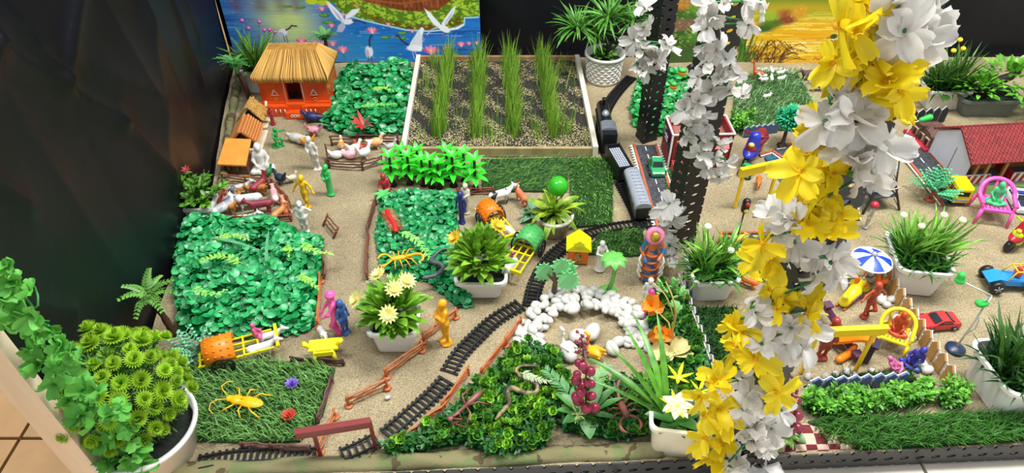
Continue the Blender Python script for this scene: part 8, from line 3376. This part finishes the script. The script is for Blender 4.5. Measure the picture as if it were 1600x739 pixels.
# white tassel flower at the foot of the berries
t = thing('tassel_flower', 'pale tassel flower at the foot of the berry sprig', 'flower', P(902, 648, .034))
tm = mat('tassel', hexc('cfdc9a'), .5, objrand=.1, trans=.2)
tl = leaf_mesh('petal', .020, .0035, .6, 'oval', tm, 4)
for i in range(34):
    d = rdir(-.2, 1.3, rg)
    put('petal', tl, t, (0, 0, 0), d, (0, 0, 1), rg.uniform(.7, 1.1))
MB().ball((0, 0, 0), .004, 8, 6).build('centre', tm, t)

# grassy ferns by the statuette
for lab, pts, col in (('light green fern standing by the painted statuette', [P(1038, 470, .0), P(1036, 452, .05), P(1032, 440, .075)], '7fc46a'), ('second light green fern beside the poppies', [P(1048, 470, 0), P(1052, 450, .05), P(1056, 436, .07)], '72b860'),
                      ('third light green fern by the picket fence', [P(1056, 480, 0), P(1062, 462, .04), P(1070, 452, .055)], '8cc870'), ('low fern at the foot of the poppies', [P(1060, 500, .01), P(1056, 480, .03), P(1050, 474, .035)], '6fb05a')):
    sprig(lab, pts, col, 40, .017, .007)
# orange poppies on dry stems
op = mat('poppy', hexc('f0801c'), .5, objrand=.12, trans=.3, col2=hexc('f2a02a'), scale=60)
O_ME = [petal_mesh('petal', .034, .034, op, s_, b_) for s_, b_ in ((3, .5), (5, .9))]
for lab, (u, v), z, d in (('orange cloth poppy facing the pebbles', (1018, 478), .06, (-.4, -.6, .5)), ('lower orange cloth poppy above the dried leaf', (1032, 514), .055, (-.2, -.8, .3))):
    t = thing('orange_poppy', lab, 'flower', P(1052, 545, .02))
    p = P(u, v, z) - t.location
    m = MB()
    m.tube([(0, 0, 0), p * .5 + Vector((.01, 0, .012)), p], .0016, 6)
    m.build('stem', plastic('a8883a', .6), t)
    flower(t, p, d, O_ME, cen_w, 5, .72, spread=.7)
# dried stems and leaves
dry = mat('dry_leaf', hexc('c8b87a'), .7, objrand=.12, trans=.15)
t = thing('dried_stems', 'curved dry stem with pale dried leaves in the dark shrub mat', 'dried plant', P(1048, 556, .024))
q = lambda u, v, z: P(u, v, z) - t.location
m = MB()
path, _ = smooth_path([Vector((0, 0, 0)), q(1050, 520, .05), q(1056, 490, .09), q(1050, 462, .12), q(1040, 440, .135)], 20)
m.tube(path, [.003 - .0018 * i / 19 for i in range(20)], 7)
m.build('stem', plastic('a8924a', .7), t)
m = MB()
path, _ = smooth_path([path[9], q(1040, 462, .12), q(1018, 440, .13)], 12)
m.tube(path, .0012, 6)
m.build('stem', plastic('b09a58', .7), t)
dm = [petal_mesh('dry_leaf', .040, .036, dry, s_, b_) for s_, b_ in ((2, .5), (6, .8))]
for (d, s_) in (((.9, .2, .3), 1.0), ((.8, .5, .5), .9), ((-.9, -.1, .4), .95), ((-.6, -.6, .3), .6)):
    put('dry_leaf', rg.choice(dm), t, (0, 0, .006), d, (0, -.4, 1), s_)
# loose fruit sprig on the first post
t = thing('fruit_sprig', 'two small orange fruits with green caps on a twig', 'fruit sprig', PY(1088, 128, 1.35))
for (u, v) in ((1066, 113), (1053, 134)):
    p = PY(u, v, 1.35) - t.location
    m = MB()
    m.ball(p, .009, 12, 9)
    fr_ = m.build('fruit', plastic('f08a1c', .35), t)
    m = MB()
    m.lathe([(.009, 0), (.0075, .005), (.001, .0075)], 12, c=p + Vector((0, 0, .003)))
    m.build('cap', plastic('3faa4a', .4), fr_)
    m = MB()
    m.tube([p + Vector((0, 0, .005)), p * .5 + Vector((0, 0, .002)), (0, 0, 0)], .0013, 6)
    m.build('twig', plastic('a8a888', .5), t)
m = MB()
m.tube([(0, 0, 0), PY(1105, 118, 1.2) - t.location, PY(1112, 150, POST2.y) - t.location], .0013, 6)
m.build('wire', plastic('8a8a70', .5), t)
# cut flowers on the front grass
for lab, (u, v), c_ in (('purple succulent flower on the front grass mat', (457, 602), '8a6ad0'), ('red succulent flower on the front grass mat', (452, 651), 'd8453c')):
    t = thing('succulent_flower', lab, 'flower', P(u, v, .017))
    sm2 = mat('succ_' + c_, hexc(c_), .45, objrand=.2)
    for ring, (n, e_, L) in enumerate(((10, .15, .015), (9, .5, .013), (7, .9, .010), (4, 1.25, .007))):
        me = leaf_mesh('petal', L, .0062, -.5, 'oval', sm2, 3, .4)
        for k in range(n):
            a = 2 * PI * (k + .5 * ring) / n
            put('petal', me, t, (0, 0, .001), (math.cos(a) * math.cos(e_), math.sin(a) * math.cos(e_), math.sin(e_)))
    MB().ball((0, 0, .002), .003, 8, 6).build('centre', sm2, t)
# thin dark twig lying in the playground
m = MB()
m.tube([P(1288, 530, .004), P(1312, 552, .004), P(1318, 580, .006), P(1340, 560, .004)], .0008, 5)
tag(m.build('dry_twig', plastic('3a2c22', .8)), 'thin dark twig lying in front of the seesaw', 'twig')
# black tower base behind the garland
t = thing('lattice_tower', 'dark lattice toy tower half hidden by the white flowers', 'toy tower', P(1365, 318), R(10))
ltm = mat('lattice_dark', hexc('3c3e42'), .5, var=.2, metal=.2)
for sx in (-1, 1):
    for sy in (-1, 1):
        m = MB()
        m.tube([(sx * .045, sy * .03, 0), (sx * .022, sy * .016, .06), (sx * .008, sy * .006, .14)], [.003, .0025, .0015], 6)
        m.build('leg', ltm, t)
        for k in range(5):
            f0, f1 = k / 6, (k + 1) / 6
            m = MB()
            m.tube([(sx * (.045 - .032 * f0), sy * (.03 - .02 * f0), .10 * f0), (sx * (.045 - .034 * f1), -sy * .0 + sy * (.03 - .02 * f1) * .3, .10 * f1)], .0011, 5)
            m.build('brace', ltm, t)
for z, w in ((.035, .033), (.07, .02)):
    MB().box((0, 0, z), (w * 2, w * 1.4, .003)).build('deck', ltm, t)
